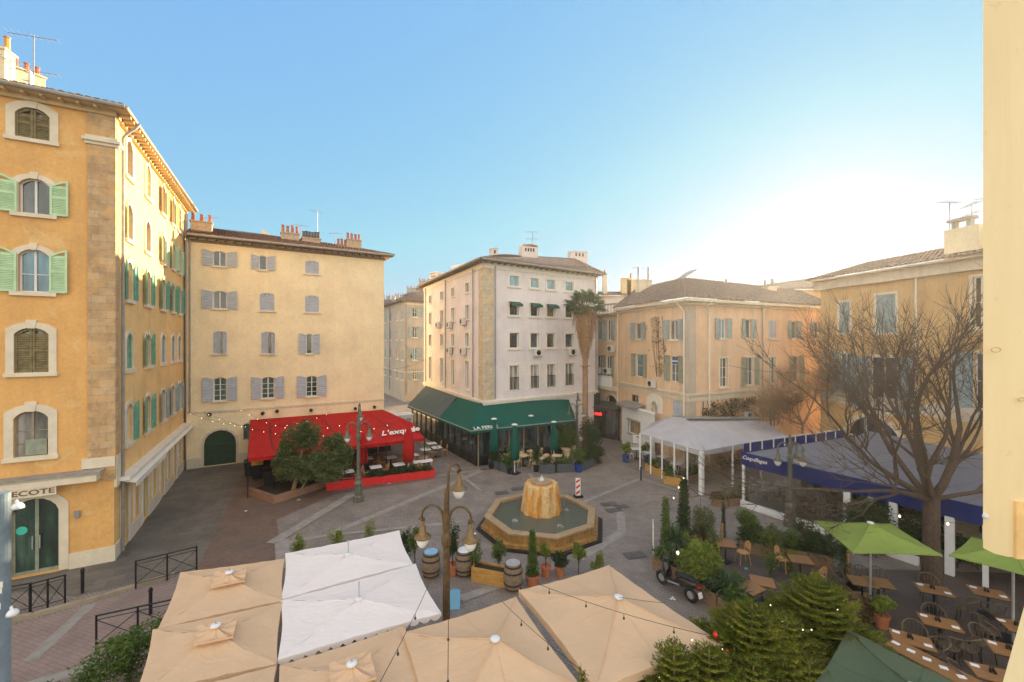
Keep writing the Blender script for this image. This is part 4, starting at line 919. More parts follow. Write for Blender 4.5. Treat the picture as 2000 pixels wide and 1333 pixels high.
q = MB(); ga = PY(1150, 767, 38.8); q.ob((ga.x, 38.8, 0), (1.05,0,0), (0,.1,0), (0,0,ga.z)); q.build('panel', m_black, gw)
# white kiosk front left of tent
kk = thing('kiosk', 'white single-storey shop front with a small window and grey lean-to roof', 'kiosk', (10.2,37,0))
wz = Wall((9.65,36.9), (10.95, 32.2), 0, 3.55)
a, b, z0, z1 = wz.rect(1228,823,1250,844); wz.hole(a, b, 1.25, 2.3); q = MB(); wz.box(q, a, b, 1.25, 2.3, -.2, -.17); q.build('pane', glass('warm_shop_glass', (.20,.13,.04), .15), kk)
q = MB(); wz.box(q, a-.06, a, 1.2, 2.35, 0, .04); wz.box(q, b, b+.06, 1.2, 2.35, 0, .04); wz.box(q, a-.1, b+.1, 2.35, 2.45, 0, .2); wz.box(q, a-.1, b+.1, 1.12, 1.2, 0, .1); q.build('window_frame', m_framed, kk)
q = MB(); wz.surface(q); q.poly([wz.pt(0,0),wz.pt(0,3.55),wz.pt(0,3.55,-1.2),wz.pt(0,0,-1.2)]); wz.box(q, 0, wz.L, 3.3, 3.45, 0, .12); q.build('wall', m_whiteplast, kk)
q = MB(); q.ob(wz.pt(-.2,3.5,.45), wz.u*3.0, -wz.n*1.6+V((0,0,.35)), (0,0,.06)); wz.box(q, -.2, 2.8, 3.36, 3.5, .3, .45); q.build('roof', m_pipe, kk)

# ================================================================ GOLDEN BUILDING (right)
RA = V((24.3, 21.6, 0)); rd = V((-.194, .981, 0)); R0 = RA - rd * 16; R1 = RA + rd * 9.2
rb = thing('apartment_building', 'long golden building behind the bare tree with arched ground floor at right', 'building', RA)
wt = Wall(R1, R0, 0, 13.3)
for r_, k in [((1700,697,1752,806), dict(sh='open', shm=m_sh_blue, rows=2, shw=1.0)), ((1903,690,1935,800), dict(sh='open', shm=m_sh_blue, rows=2, shw=.95)),
              ((1900,540,1930,640), dict(sh=None, rows=2)), ((1712,575,1750,650), dict(sh='closed', shm=m_sh_blue)), ((1640,690,1662,770), dict(sh='open', shm=m_sh_blue)), ((1640,590,1660,650), dict(sh='closed', shm=m_sh_blue))]:
    a, b, z0, z1 = wt.rect(*r_); window(wt, rb, (a, b, z0, z1), slats=20, sur=.14, key=False, silld=.12, **k)
for k in range(4):
    s_ = wt.S(1920) + 3.3*k + 3.0
    if s_ < wt.L-1:
        for z_ in (6.2, 10.0): window(wt, rb, (s_, s_+1.1, z_, z_+2), sh='open', shm=m_sh_blue, sur=.14, key=False)
for px0, px1 in ((1655,1760),(1790,1800)):
    if px1-px0 < 50: continue
    a, b = wt.S(px0), wt.S(px1); wt.hole(a, b, .1, 4.1, 1.3); q = MB(); wt.surround(q, a, b, .1, 4.1, 1.3, .25, .05); o = q.build('shop_window', m_trim, rb)
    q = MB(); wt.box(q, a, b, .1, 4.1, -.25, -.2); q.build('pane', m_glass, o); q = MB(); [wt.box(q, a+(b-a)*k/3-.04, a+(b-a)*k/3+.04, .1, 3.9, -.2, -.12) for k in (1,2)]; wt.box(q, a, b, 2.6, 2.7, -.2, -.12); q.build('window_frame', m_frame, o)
q = MB(); wt.surface(q); q.poly([R1, R1+V((9,3,0)), R1+V((9,3,13.3)), R1+V((0,0,13.3))]); q.build('wall', m_peach2, rb)
q = MB(); wt.box(q, 0, wt.L, 5.2, 5.45, 0, .15); wt.box(q, 0, wt.L, 4.7, 5.2, 0, .06); q.build('string_course', m_base, rb); q = MB(); wt.box(q, -.3, wt.L, 12.7, 13.3, 0, .3); wt.box(q, -.4, wt.L, 13.3, 13.4, 0, .75); q.build('cornice', m_base, rb)
q = MB(); tiles(q, wt.pt(-.5,13.42,.85), wt.pt(wt.L,13.42,.85), wt.pt(wt.L,15.0,-5), wt.pt(-.5,15.0,-5), .26, .45); q.build('roof', m_tile2, rb)
pipe(wt, wt.S(1792), .2, 13.2).build('downpipe', m_trimw, rb)
q = MB(); c = PY(1846,432,22.5); c2 = PY(1822,495,22.5)
wt.box(q, wt.S(1822)+.4, wt.S(1822)+1.9, 13.3, 15.15, -1.3, -.2); wt.box(q, wt.S(1822)+1.9, wt.S(1822)+8, 14.0, 15.05, -2.4, -1.2); q.build('chimney', m_cream, rb)
q = MB(); o_ = wt.pt(wt.S(1822)+.9, 15.15, -.7)
for g in (-.3, .35): q.box(o_.x+g*.2, o_.y-g, o_.z, .22, .22, .45)
q.box(o_.x, o_.y, o_.z+.45, .5, 1.1, .14, .2); q.build('chimney_cowl', m_gutter, rb)
for i, (px, py, dz, hh) in enumerate([(1833,395,0,1.9),(1866,400,0,1.6),(1900,385,0,1.2),(1912,415,0,.8)]):
    p_ = wt.pt(wt.S(px), 15.1, -.8-.3*i); p_.z = 15.1; zt_ = PY(px, py, p_.y).z; antenna(p_, max(.6, zt_-15.1), ['aerial left on the right building chimney stack','aerial middle of the right building roof','upper aerial at the right building roof near the pale jamb','lower aerial at the right building roof near the pale jamb'][i], .2+i, 6, 1.3, i == 1)
# block behind with attic windows, under the sun
ab = thing('apartment_building', 'golden block with attic windows far right under the low sun', 'building', (28,44,0))
w_ = Wall((26.5,45), (36,43), 0, 14.4); [window(w_, ab, (w_.S(x), w_.S(x)+.9, 12.1, 13.6), sh='closed', shm=m_sh_blue, slats=8) for x in (1522,1548,1575)]
q = MB(); w_.surface(q); q.build('wall', m_peach2, ab); q = MB(); tiles(q, w_.pt(-.5,14.4,.5), w_.pt(w_.L,14.4,.5), w_.pt(w_.L,16.6,-6), w_.pt(2,15.7,-6), .3, .5); q.build('roof', m_tile2, ab)
# back walls: volumes so the roofs are not hollow from the side
for o_, pts, z_ in ((pb, [PC+V((.3,.5,0)), PR+V((0,.4,0)), PR+V((-4,12,0)), PL+V((0,8,0)), PL+V((.4,0,0))], 11.85), (wb, [WC_+V((0,.5,0)), WR+V((-.4,0,0)), WR+V((-5,12,0)), WLf+V((3,6,0)), WLf+V((.4,0,0))], 15.0),
                    (rb, [R1+V((.4,0,0)), R0+V((.4,0,0)), R0+V((11,0,0)), R1+V((11,4,0))], 13.25), (ob_, [C0-wf.n*.35-ws.n*.35, A_end-wf.n*.35, A_end-wf.n*10, S_end-ws.n*10, S_end-ws.n*.35], 18.3), (cb, [CB-wc.n*.35-wc.u*.1, CA-wc.n*.35, CA+V((-6,12,0)), CB+V((-9,14,0))], 16.25), (fb,[V((-15.9,62.5,0)),V((-9.9,66.9,0)),V((-14,82,0)),V((-24,78,0))],14.8)):
    q = MB(); n_ = len(pts)
    for i in range(1, n_ - 1) if o_ not in () else []: 
        a_, b_ = pts[i], pts[i+1]; q.poly([a_, b_, b_+V((0,0,z_)), a_+V((0,0,z_))])
    q.poly([V(p)+V((0,0,z_)) for p in pts]); q.build('rear_wall', m_grey, o_)
# ================================================================ AWNINGS
def awning(name, label, quads, mat, thick=.03, val=.22, valm=None, front=None):
    """quads: fabric panels (each 4 points: top-left, top-right, low-right, low-left); front: polyline of the lower edge"""
    t = thing(name, label, 'awning', (quads[0][0].x, quads[0][0].y, 0)); mb = MB()
    for (a, b, c, d) in quads:
        n = (b - a).cross(d - a).normalized() * .02
        def fn(u, v, a=a, b=b, c=c, d=d):
            top = a.lerp(b, u); low = d.lerp(c, u); p = top.lerp(low, v); p = V(p); p.z -= .10 * sin(pi * v) * (1 + .25 * sin(u * 40)) * min(1, 6 * u, 6 * (1 - u)); return p
        mb.grid(fn, 24, 8)
    mb.build('canopy', mat, t, smooth=True)
    if front:
        q = MB(); fr = MB()
        for a, b in zip(front, front[1:]):
            k = max(2, int((b - a).length / .22))
            for i in range(k):
                p = a.lerp(b, i / k); r_ = a.lerp(b, (i + 1) / k); m_ = a.lerp(b, (i + .5) / k)
                q.poly([p, r_, r_ - V((0,0,val*.8)), m_ - V((0,0,val)), p - V((0,0,val*.8))])
            fr.tube([a, b], .035, 6)
        q.build('valance', valm or mat, t); fr.build('front_bar', m_pipe if mat is not m_redfab else mat, t)
    return t
# red awning: from the cream wall out over the terrace
nr = wc.n; tl = wc.pt(wc.S(489), 3.55); tr_ = wc.pt(wc.L+.05, 3.55)
tl = PY(489, 820, wc.pt(wc.S(489),0).y); tr_ = PY(748, 800, 36.3)
dl = P(484, 896, 2.25); dr_ = P(829, 856, 2.25); dm = P(678, 870, 2.25)
lat = PY(752, 800, 36.5); bk = P(824, 846, 2.3)
red = awning('shop_awning', 'large red canvas awning with white script lettering along the cream building', [(tl, tr_.lerp(tl,.28), dl.lerp(dr_,.62), dl), (tr_.lerp(tl,.28), tr_, dr_, dl.lerp(dr_,.62)), (tr_, PY(806,826,32.6), dr_, dr_+V((-.05,.05,0))), (tr_, tr_+V((-2.6,4.2,0)), dr_+V((-3.2,5.5,0)), dr_)], m_redfab, front=[dl, dr_, dr_+V((-3.2,5.5,0))])
for k in range(9):
    p = dl.lerp(dr_, k/8); MB().tube([(p.x, p.y, 0), p], .035, 6).build('post', m_black, red)
q = MB()
for k in range(8): a_ = tl.lerp(tr_, k/8); b_ = dl.lerp(dr_, k/8); q.tube([a_-V((0,0,.06)), b_-V((0,0,.06))], .03, 5)
q.build('rafter', m_black, red)
sl = (tr_.lerp(tl,.12) - dr_.lerp(dl,.1)).normalized(); ux = (dr_ - dl).normalized(); sl = (sl - ux*sl.dot(ux)).normalized(); nn = ux.cross(sl).normalized()
for wd_, px, py, sz in (("L'exquis", 776, 843, .86), ("de", 807, 838, .86)):
    tb = text_mb(wd_, sz, .01, .55, .012); tb.v = [(p[0]*.88, p[1]*1.7 + p[0]*.06, p[2]) for p in tb.v]
    o_ = ray_plane(px, py, dr_ + nn*.10, nn); place_text(tb, o_, ux, sl); tb.build('lettering', m_letter, red)
# glazed front of the red restaurant, under the awning
gf = thing('glazed_terrace_enclosure', 'dark glazed front behind the tables under the red awning', 'glazed enclosure', wc.pt(8, 0, 2)); wg = Wall(wc.pt(4.0,0,2.2), wc.pt(wc.L,0,2.2), 0, 2.7)
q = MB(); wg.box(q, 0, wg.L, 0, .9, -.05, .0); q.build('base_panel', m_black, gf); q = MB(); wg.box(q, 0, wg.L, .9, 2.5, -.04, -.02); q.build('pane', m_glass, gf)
q = MB(); [wg.box(q, wg.L*k/9, wg.L*k/9+.08, 0, 2.6, 0, .07) for k in range(10)]; wg.box(q, 0, wg.L, 2.45, 2.6, .07, .1); q.build('frame', m_framed, gf)
# green awning round the corner of the white building
gc = PY(935, 787, 31.9); glt = PY(895, 776, wl_.pt(wl_.S(895),0).y-.1); grt = PY(1097, 780, wr.pt(wr.S(1097),0).y-.1)
gcl = P(920, 842, 2.75); gll = P(855, 816, 2.75); grl = P(1122, 821, 2.75)
ga_ = awning('shop_awning', 'bottle green awning wrapping the corner of the white building', [(gc, grt, grl, gcl), (glt, gc, gcl, gll), (grt, grt+V((.7,.6,-.1)), grl+V((.3,1.6,0)), grl)], m_greenfab, front=[gll, gcl, grl])
ux = (grl - gcl).normalized(); sl = (gc - gcl).normalized(); sl = (sl - ux*sl.dot(ux)).normalized(); nn = ux.cross(sl)
tb = text_mb("LA FERME", .38, .01, 0, .001); tb.v = [(p[0]*1.15, p[1], p[2]) for p in tb.v]; o_ = ray_plane(949, 834.5, gcl + nn*.10, nn); place_text(tb, o_, ux, sl); tb.build('lettering', m_letter, ga_)
sa = PY(832, 752, wl_.pt(wl_.S(832),0).y-.1); sb_ = PY(893, 775, wl_.pt(wl_.S(893),0).y-.1)
awning('shop_awning', 'slate grey awning on the shaded side wall left of the green one', [(sa, sb_, P(856,817,2.75), P(796,792,2.75))], m_greyfab, front=[P(796,792,2.75), P(856,817,2.75)])
for i, (a_, b_, lb) in enumerate([(P(796,792,2.6), P(918,842,2.6), 'dark glazed terrace front under the grey and green awnings along the side street'), (P(922,843,2.6), P(1120,822,2.6), 'dark glazed terrace front under the green awning facing the square')]):
    sh_ = V((.35,.5,0)); W_ = Wall(a_+sh_, b_+sh_, 0, 2.6); t = thing('glazed_terrace_enclosure', lb, 'glazed enclosure', (a_.x, a_.y, 0))
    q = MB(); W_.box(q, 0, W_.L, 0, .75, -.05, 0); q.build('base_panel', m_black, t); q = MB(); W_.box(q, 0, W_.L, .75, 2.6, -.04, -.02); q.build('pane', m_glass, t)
    q = MB(); n_ = int(W_.L / 1.2)
    for k in range(n_ + 1): W_.box(q, W_.L*k/n_, W_.L*k/n_+.07, 0, 2.62, 0, .06)
    W_.box(q, 0, W_.L, 2.5, 2.7, .06, .1); q.build('frame', M('dark_green_joinery', (.03,.045,.03), .5) if i == 0 else m_framed, t)
# ================================================================ PALE TENT (L-shaped pavilion)
te = thing('restaurant_tent', 'pale grey L-shaped terrace tent in front of the peach building', 'tent', G(1370, 945))
A1 = P(1250, 846, 2.55); A2 = P(1370, 881, 2.55); A3 = P(1536, 851, 2.55)
B1 = PY(1312, 813, 30.6); B2 = V((11.95, 29.0, 3.75)); B3 = PY(1480, 815, 32.2); A0 = V((B1.x-.6, B1.y+2.2, 2.7)); A4 = V((A3.x+.9, A3.y+3.6, 2.7))
Rm1 = A1.lerp(B1, .86)+V((0,0,.15)); 
q = MB()
def pan(a, b, c, d, n_=14): q.grid(lambda u, v: (lambda p: V((p.x, p.y, p.z - .07*sin(pi*u)*sin(pi*v))))(a.lerp(b,u).lerp(d.lerp(c,u), v)), n_, 8)
Vm = V((11.6, 27.6, 3.35))
pan(B1, B2, A2.lerp(Vm,.0), A1); pan(B2, B3, A3, A2); pan(A0, B1, A1, A0.lerp(A1,.5), 4); pan(B3, A4, A4.lerp(A3,.4), A3, 5)
q.build('canopy', m_tentfab, te, smooth=True)
q = MB()
for a, b in ((A1, A2), (A2, A3)): q.ob(a-V((0,0,.3)), b-a, V((0,.02,0)), (0,0,.3))
q.build('valance', m_tentfab, te)
q = MB(); 
for a, b in ((B1+V((0,-.1,.02)), B2+V((0,-.1,.02))), (B2+V((0,-.1,.02)), B3+V((0,-.1,.02)))): q.ob(a, b-a, V((.05,-.5,-.05)), (0,0,.06))
q.build('ridge_flashing', m_pipe, te)
for k in range(6):
    p = A1.lerp(A2, k/5); MB().box(p.x, p.y, 0, .09, .09, p.z, -.3).build('post', m_whiteplast, te)
for k in range(1, 4): p = A2.lerp(A3, k/3); MB().box(p.x, p.y, 0, .09, .09, p.z, .5).build('post', m_whiteplast, te)
MB().box(A2.x, A2.y, 0, .22, .22, 2.5, .5).build('corner_post', m_whiteplast, te)
# ================================================================ BLUE PAVILION
bp = thing('restaurant_pavilion', 'long glazed terrace pavilion with navy blue fascia and white posts', 'pavilion', (12.6, 23.0, 0))
Q0 = V((12.6, 23.0, 0)); qd = V((.525, -.851, 0)); Q1 = Q0 + qd*13; qb = V((.92, .39, 0)); qn = V((-.851, -.525, 0))
pvl = lambda s_, z, d=0: Q0 + qd*s_ + qn*d + V((0,0,z))
q = MB(); q.ob(pvl(-.02,2.2,0), qd*13, qn*.05, (0,0,.72)); q.ob(pvl(0,2.2,.0), qb*11, -qn*.0+V((-.02,.05,0)), (0,0,.72)); q.build('fascia', m_bluefab, bp)
q = MB(); roof0 = [pvl(0.05,2.86,-.05), pvl(13,2.86,-.05), V((27,12,3.15)), V((24.9,18,3.2)), V((23.0,27.2,3.2)), Q0+qb*10.8+V((0,0,2.9))]
q.poly(roof0); q.poly([p-V((0,0,.06)) for p in roof0])
for k in range(12):
    a_ = pvl(1+k*1.05, 2.87, -.05); q.ob(a_, qb*7, qd*.05, (0,0,.03))
q.build('roof', m_pavroof, bp)
tb = text_mb("Coquillages", .28, .008, .3, .003); place_text(tb, ray_plane(1473, 898, pvl(0,0,.06), qn), qd, (0,0,1)); tb.build('lettering', m_letter, bp)
tb = text_mb("18", .34, .008, 0, .006); 
q = MB()
for k in range(10): q.ob(Q0+qb*(.6+k*.95)+V((0,0,2.92)), qb*.05, qd*.04, (0,0,.55))
q.ob(Q0+qb*.6+V((0,0,3.42)), qb*8.6, qd*.04, (0,0,.05)); q.build('roof_railing', m_whiteplast, bp)
q = MB(); q.ob(Q0+qb*.2+V((0,.02,2.9)), qb*9, qd*-.03, (0,0,.45)); q.build('railing_cloth', m_bluefab, bp)
for px in (1453, 1546, 1655, 1702, 1745, 1855, 1925):
    k_ = (px-1000)/F; s_ = (k_*Q0.y - Q0.x)/(qd.x - k_*qd.y); p = Q0 + qd*s_; big = px in (1655,)
    MB().box(p.x, p.y, 0, .26 if px in (1655,1745,1702,1855) else .14, .14, 2.25, atan2(qd.y, qd.x)).build('post', m_whiteplast, bp)
q = MB(); q.ob(pvl(0,0,0), qd*7.2, qn*.18, (0,0,.32)); q.build('base_rail', m_whiteplast, bp)
q = MB(); q.ob(pvl(.05,.32,.05), qd*4.7, qn*.012, (0,0,1.85)); q.build('windbreak', m_clear, bp)
wi = Wall(Q0+qb*5+qd*-1, Q0+qb*5+qd*13, 0, 2.8)
q = MB(); wi.surface(q); q.build('inner_wall', m_framed, bp)
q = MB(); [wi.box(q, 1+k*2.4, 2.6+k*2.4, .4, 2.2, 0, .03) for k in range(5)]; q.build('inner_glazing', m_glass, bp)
# ================================================================ PARASOLS (open)
def parasol(name, label, cs, hub, mat, val=.14, group=None, vent=False, hubm=None, scal=False, seams=2, pole=True, spike=.0, sag=.10):
    """cs: four eave corners in order (world), hub: apex"""
    hub = V(hub); t = thing(name, label, 'parasol', (hub.x, hub.y, 0), 0, group); mb = MB(); vb = MB(); sm_ = MB()
    for i in range(4):
        a, b = cs[i], cs[(i+1) % 4]
        def fn(u, v, a=a, b=b):
            e = a.lerp(b, u); e = V(e); e += (V((hub.x,hub.y,e.z)) - e) * (.035 * sin(pi*u)); p = hub.lerp(e, v); p.z -= sag * sin(pi*v) * (.55 + .45*sin(pi*u)); p.z += .008*sin(u*31+v*9)+.006*sin(v*40+i); return p
        mb.grid(fn, 14, 10)
        n_ = max(3, int((b-a).length / .24))
        for k in range(n_):
            f0, f1 = k/n_, (k+1)/n_; p = fn(f0, 1); r_ = fn(f1, 1); m_ = fn((f0+f1)/2, 1)
            if scal: vb.poly([p, r_, r_-V((0,0,val*.45)), r_.lerp(m_,.5)-V((0,0,val*.9)), m_-V((0,0,val)), p.lerp(m_,.5)-V((0,0,val*.9)), p-V((0,0,val*.45))])
            else: vb.poly([p, r_, r_-V((0,0,val)), p-V((0,0,val))])
        sm_.tube([fn(0, v/10) + V((0,0,.006)) for v in range(11)], .012, 4)
        if seams == 2: sm_.tube([fn(.5, v/10) + V((0,0,.004)) for v in range(11)], .008, 4)
    mb.build('canopy', mat, t, smooth=True); vb.build('valance', mat, t)
    if seams: sm_.build('seam', mat, t)
    if pole: MB().tube([(hub.x, hub.y, 0), hub - V((0,0,.05))], .035, 8).build('pole', m_alu, t); 
    rb_ = MB()
    for i in range(4): rb_.tube([hub-V((0,0,.14))] + [hub.lerp(cs[i], v) - V((0,0,sag*.55*sin(pi*v)+.05)) for v in (.25,.5,.75,1)], .015, 4)
    rb_.build('ribs', m_alu, t); MB().box(hub.x, hub.y, .01, .7, .7, .1, .3).build('base', m_black, t)
    if vent:
        vc = [hub + (V((c.x, c.y, hub.z)) - hub) * .30 + V((0,0,.03)) for c in cs]; top = hub + V((0,0,.13)); q = MB()
        for i in range(4):
            a, b = vc[i], vc[(i+1)%4]; q.grid(lambda u, v, a=a, b=b: (lambda p: V((p.x,p.y,p.z-.05*sin(pi*v)+.012*sin(u*14))))(top.lerp(a.lerp(b,u), v)), 8, 5)
            q.poly([a, b, b-V((0,0,.05)), a-V((0,0,.05))])
        q.build('vent_cap', mat, t); hub2 = top
    else: hub2 = hub
    MB().lathe([(.095,-.01),(.095,.02),(.05,.035),(.02,.04)], 18, hub2).build('hub_disc', hubm or m_whiteplast, t)
    if spike: MB().tube([hub2, hub2+V((0,0,spike))], .018, 6).build('finial', m_alu, t)
    return t
def rectc(px, z): return [P(x, y, z) for x, y in px]
def midhub(c, z, s=None): 
    m_ = (c[0]+c[1]+c[2]+c[3])/4; return V((m_.x, m_.y, z))
zE = 2.6
c_ = rectc([(557,1081),(780,1036),(806,1101),(548,1171)], zE); parasol('cafe_parasol', 'white rectangular parasol with bare pole tip, farther of the two', c_, midhub(c_, 2.74), m_whitefab, .12, 'white parasols', seams=0, spike=.42, sag=.03)
c_ = rectc([(548,1173),(812,1101),(862,1197),(542,1289)], zE); parasol('cafe_parasol', 'white rectangular parasol with bare pole tip, nearer to the beige ones', c_, midhub(c_, 2.75), m_whitefab, .14, 'white parasols', scal=True, seams=0, spike=.42, sag=.03)
bg_ = 'beige parasols at the front'
def beige(px, z, label, hz=None, grp=bg_): 
    c = rectc(px, z); hb_ = midhub(c, hz or z+.26); parasol('cafe_parasol', label, c, hb_, m_beigefab, .13, grp, vent=True, seams=0, spike=.1, sag=.07)
beige([(352,1118),(556,1091),(552,1173),(308,1228)], 2.6, 'beige parasol with raised vent, top left beside the white one')
beige([(298,1230),(552,1176),(541,1296),(262,1362)], 2.6, 'beige parasol with raised vent, left middle over the green bush')
beige([(546,1300),(790,1222),(858,1390),(520,1500)], 2.6, 'beige parasol with vent in front of the nearer white parasol')
beige([(258,1368),(540,1300),(516,1510),(180,1600)], 2.6, 'beige parasol cut by the bottom edge at lower left')
fz = 2.7
c_ = rectc([(1013,1153),(1190,1104),(1412,1256),(1165,1348)], fz); h_ = V((2.42, 9.62, 3.12)); h_ = PY(1208,1166,9.6); parasol('cafe_parasol', 'big square beige parasol with white hub disc, right one', c_, h_, m_beigefab, .16, 'large square beige parasols')
c_ = rectc([(786,1236),(1008,1166),(1140,1345),(850,1480)], fz-.02); h_ = PY(967,1248,8.3); parasol('cafe_parasol', 'big square beige parasol with white hub disc, left one crossed by cables', c_, h_, m_beigefab, .16, 'large square beige parasols')
c_ = rectc([(1590,1017),(1738,1021),(1840,1084),(1666,1079)], 2.6); 
c_ = [P(1590,1017,2.6), V((13.3,14.7,2.6)), P(1841,1084,2.6), P(1666,1079,2.6)]
parasol('cafe_parasol', 'lime green parasol in front of the blue pavilion, fully visible', c_, PY(1700,1021,13.75), m_limefab, .03, 'lime green parasols', sag=.12)
c_ = [P(1853,1084,2.6), P(1897,1049,2.6), V((16.4,12.6,2.6)), P(2003,1123,2.6)]
parasol('cafe_parasol', 'lime green parasol at the right edge under the pale jamb', c_, V((14.8,12.4,3.05)), m_limefab, .03, 'lime green parasols', sag=.12)
c_ = [P(1655,1228,2.6), V((8.75,7.2,2.6)), V((6.9,5.4,2.6)), V((5.3,7.6,2.6))]
parasol('cafe_parasol', 'dull green parasol in the lower right corner beside the long table', c_, V((7.0,7.3,2.98)), m_darkgfab, .1, None, sag=.12)
# ================================================================ PARASOLS (folded)
def folded(label, px, ytop, ybase, mat, r=.32, cap=True, name='folded_parasol'):
    b = G(px, ybase); zt = CAMH - (ytop-666)/F*b.y; t = thing(name, label, 'folded parasol', b, R.uniform(0,1), 'folded parasols')
    q = MB().lathe([(.09, zt-.08),(.13, zt-.3),(r*.75, zt-1.0),(r, zt-1.7),(r*.85, 1.0),(r*.55, .92)], 24, (0,0,0), flute=.14, fn=6); q.build('canopy', mat, t, world=False, smooth=True)
    MB().tube([(0,0,.05),(0,0,zt-.1)], .035, 8).build('pole', m_whiteplast, t, world=False)
    MB().box(0,0,0,.6,.6,.08).build('base', m_black, t, world=False)
    if cap: MB().lathe([(.2, zt-.1),(.2, zt-.05),(.06, zt)], 14).build('cap', m_whiteplast, t, world=False)
folded('folded green parasol left of the others under the green awning', 965, 816, 912, m_greenfab)
folded('folded green parasol nearest the planters, second from left', 1005, 827, 925, m_greenfab)
folded('folded green parasol farthest back, third from left', 1037, 810, 893, m_greenfab, .26)
folded('folded green parasol at the right end under the green awning', 1082, 822, 903, m_greenfab)
folded('folded red parasol among white-topped tables right of the lamp post', 798, 826, 929, m_redfab, .36, False)
folded('folded red parasol half hidden behind the street lamp', 709, 842, 934, m_redfab, .3, False)
# ================================================================ FOUNTAIN
fc = V((1.42, 20.55, 0)); ft = thing('fountain', 'octagonal ochre stone fountain with a fluted drum and rippling water', 'fountain', fc)
ph = radians(-80)
def octa(r, z, n=8): return [fc + V((r*cos(ph+2*pi*k/n), r*sin(ph+2*pi*k/n), z)) for k in range(n)]
def ringm(mb, prof):
    rs_ = [octa(r, z) for r, z in prof]
    for A_, B_ in zip(rs_, rs_[1:]):
        for k in range(8): mb.poly([A_[k], A_[(k+1)%8], B_[(k+1)%8], B_[k]])
q = MB(); ringm(q, [(3.18,0),(3.18,.06),(2.95,.062)]); q.build('drain_ring', m_black, ft)
q = MB(); ringm(q, [(2.95,.02),(2.95,.2),(2.68,.2),(2.72,.58)]); q.build('basin', m_fbas, ft)
q = MB(); ringm(q, [(2.72,.55),(2.8,.56),(2.8,.64),(2.76,.66),(2.44,.66),(2.42,.63),(2.42,.3)]); q.build('rim', m_frim, ft)
m, t_, p_ = newmat('fountain_water'); p_.inputs["Base Color"].default_value = (.085,.105,.08,1); p_.inputs["Roughness"].default_value = .12
bump(t_, p_, noise(t_, coords(t_), 7, 6, .7, 1.2), .8, .08); m_water = m
q = MB(); q.poly(octa(2.43, .52)); q.build('water', m_water, ft)
q = MB(); n_ = 48; pr = []
for (r, z, fl) in [(.98,.35,.02),(.99,.62,.05),(.94,.9,.06),(.86,1.5,.065),(.80,1.95,.06),(.78,2.02,.05),(.70,2.04,.04),(.55,2.03,0)]:
    pr.append([fc + V((.05,.5,-.12)) + V((r*(1+fl*(abs(cos(a*5))*2-1))*cos(a), r*(1+fl*(abs(cos(a*5))*2-1))*sin(a), z)) for a in [2*pi*k/n_ for k in range(n_)]])
for A_, B_ in zip(pr, pr[1:]):
    for k in range(n_): q.poly([A_[k], A_[(k+1)%n_], B_[(k+1)%n_], B_[k]])
q.poly(pr[-1]); q.build('fluted_drum', m_fstone, ft)
q = MB().lathe([(.5,2.02),(.52,2.1),(.47,2.14),(.40,2.13)], 20, fc+V((.05,.5,-.12))); q.build('top_bowl', m_frim, ft)
q = MB(); rg = random.Random(5)
for k in range(46): a = rg.uniform(0,6.28); r = rg.uniform(0,.12); h = rg.uniform(.08,.3)*(1-r*5 if r<.15 else .3); q.tube([fc+V((.05+r*cos(a), .5+r*sin(a), 2.0)), fc+V((.05+r*1.2*cos(a), .5+r*1.2*sin(a), 2.02+h))], [.016,.004], 4)
for (dx, dy) in ((-1.25,-.75),(.75,-1.35),(-.2,1.4),(1.3,.5)):
    for k in range(26): a = rg.uniform(0,6.28); r = rg.uniform(.0,.2); q.tube([fc+V((dx+r*cos(a), dy+r*sin(a), .51)), fc+V((dx+r*cos(a), dy+r*sin(a), .53+rg.uniform(.0,.12)*(1-r*4)))], [.008,.003], 4)
q.build('water_jets', M('white_water_spray', (.85,.87,.88), .2, .03, 9, 0), ft)
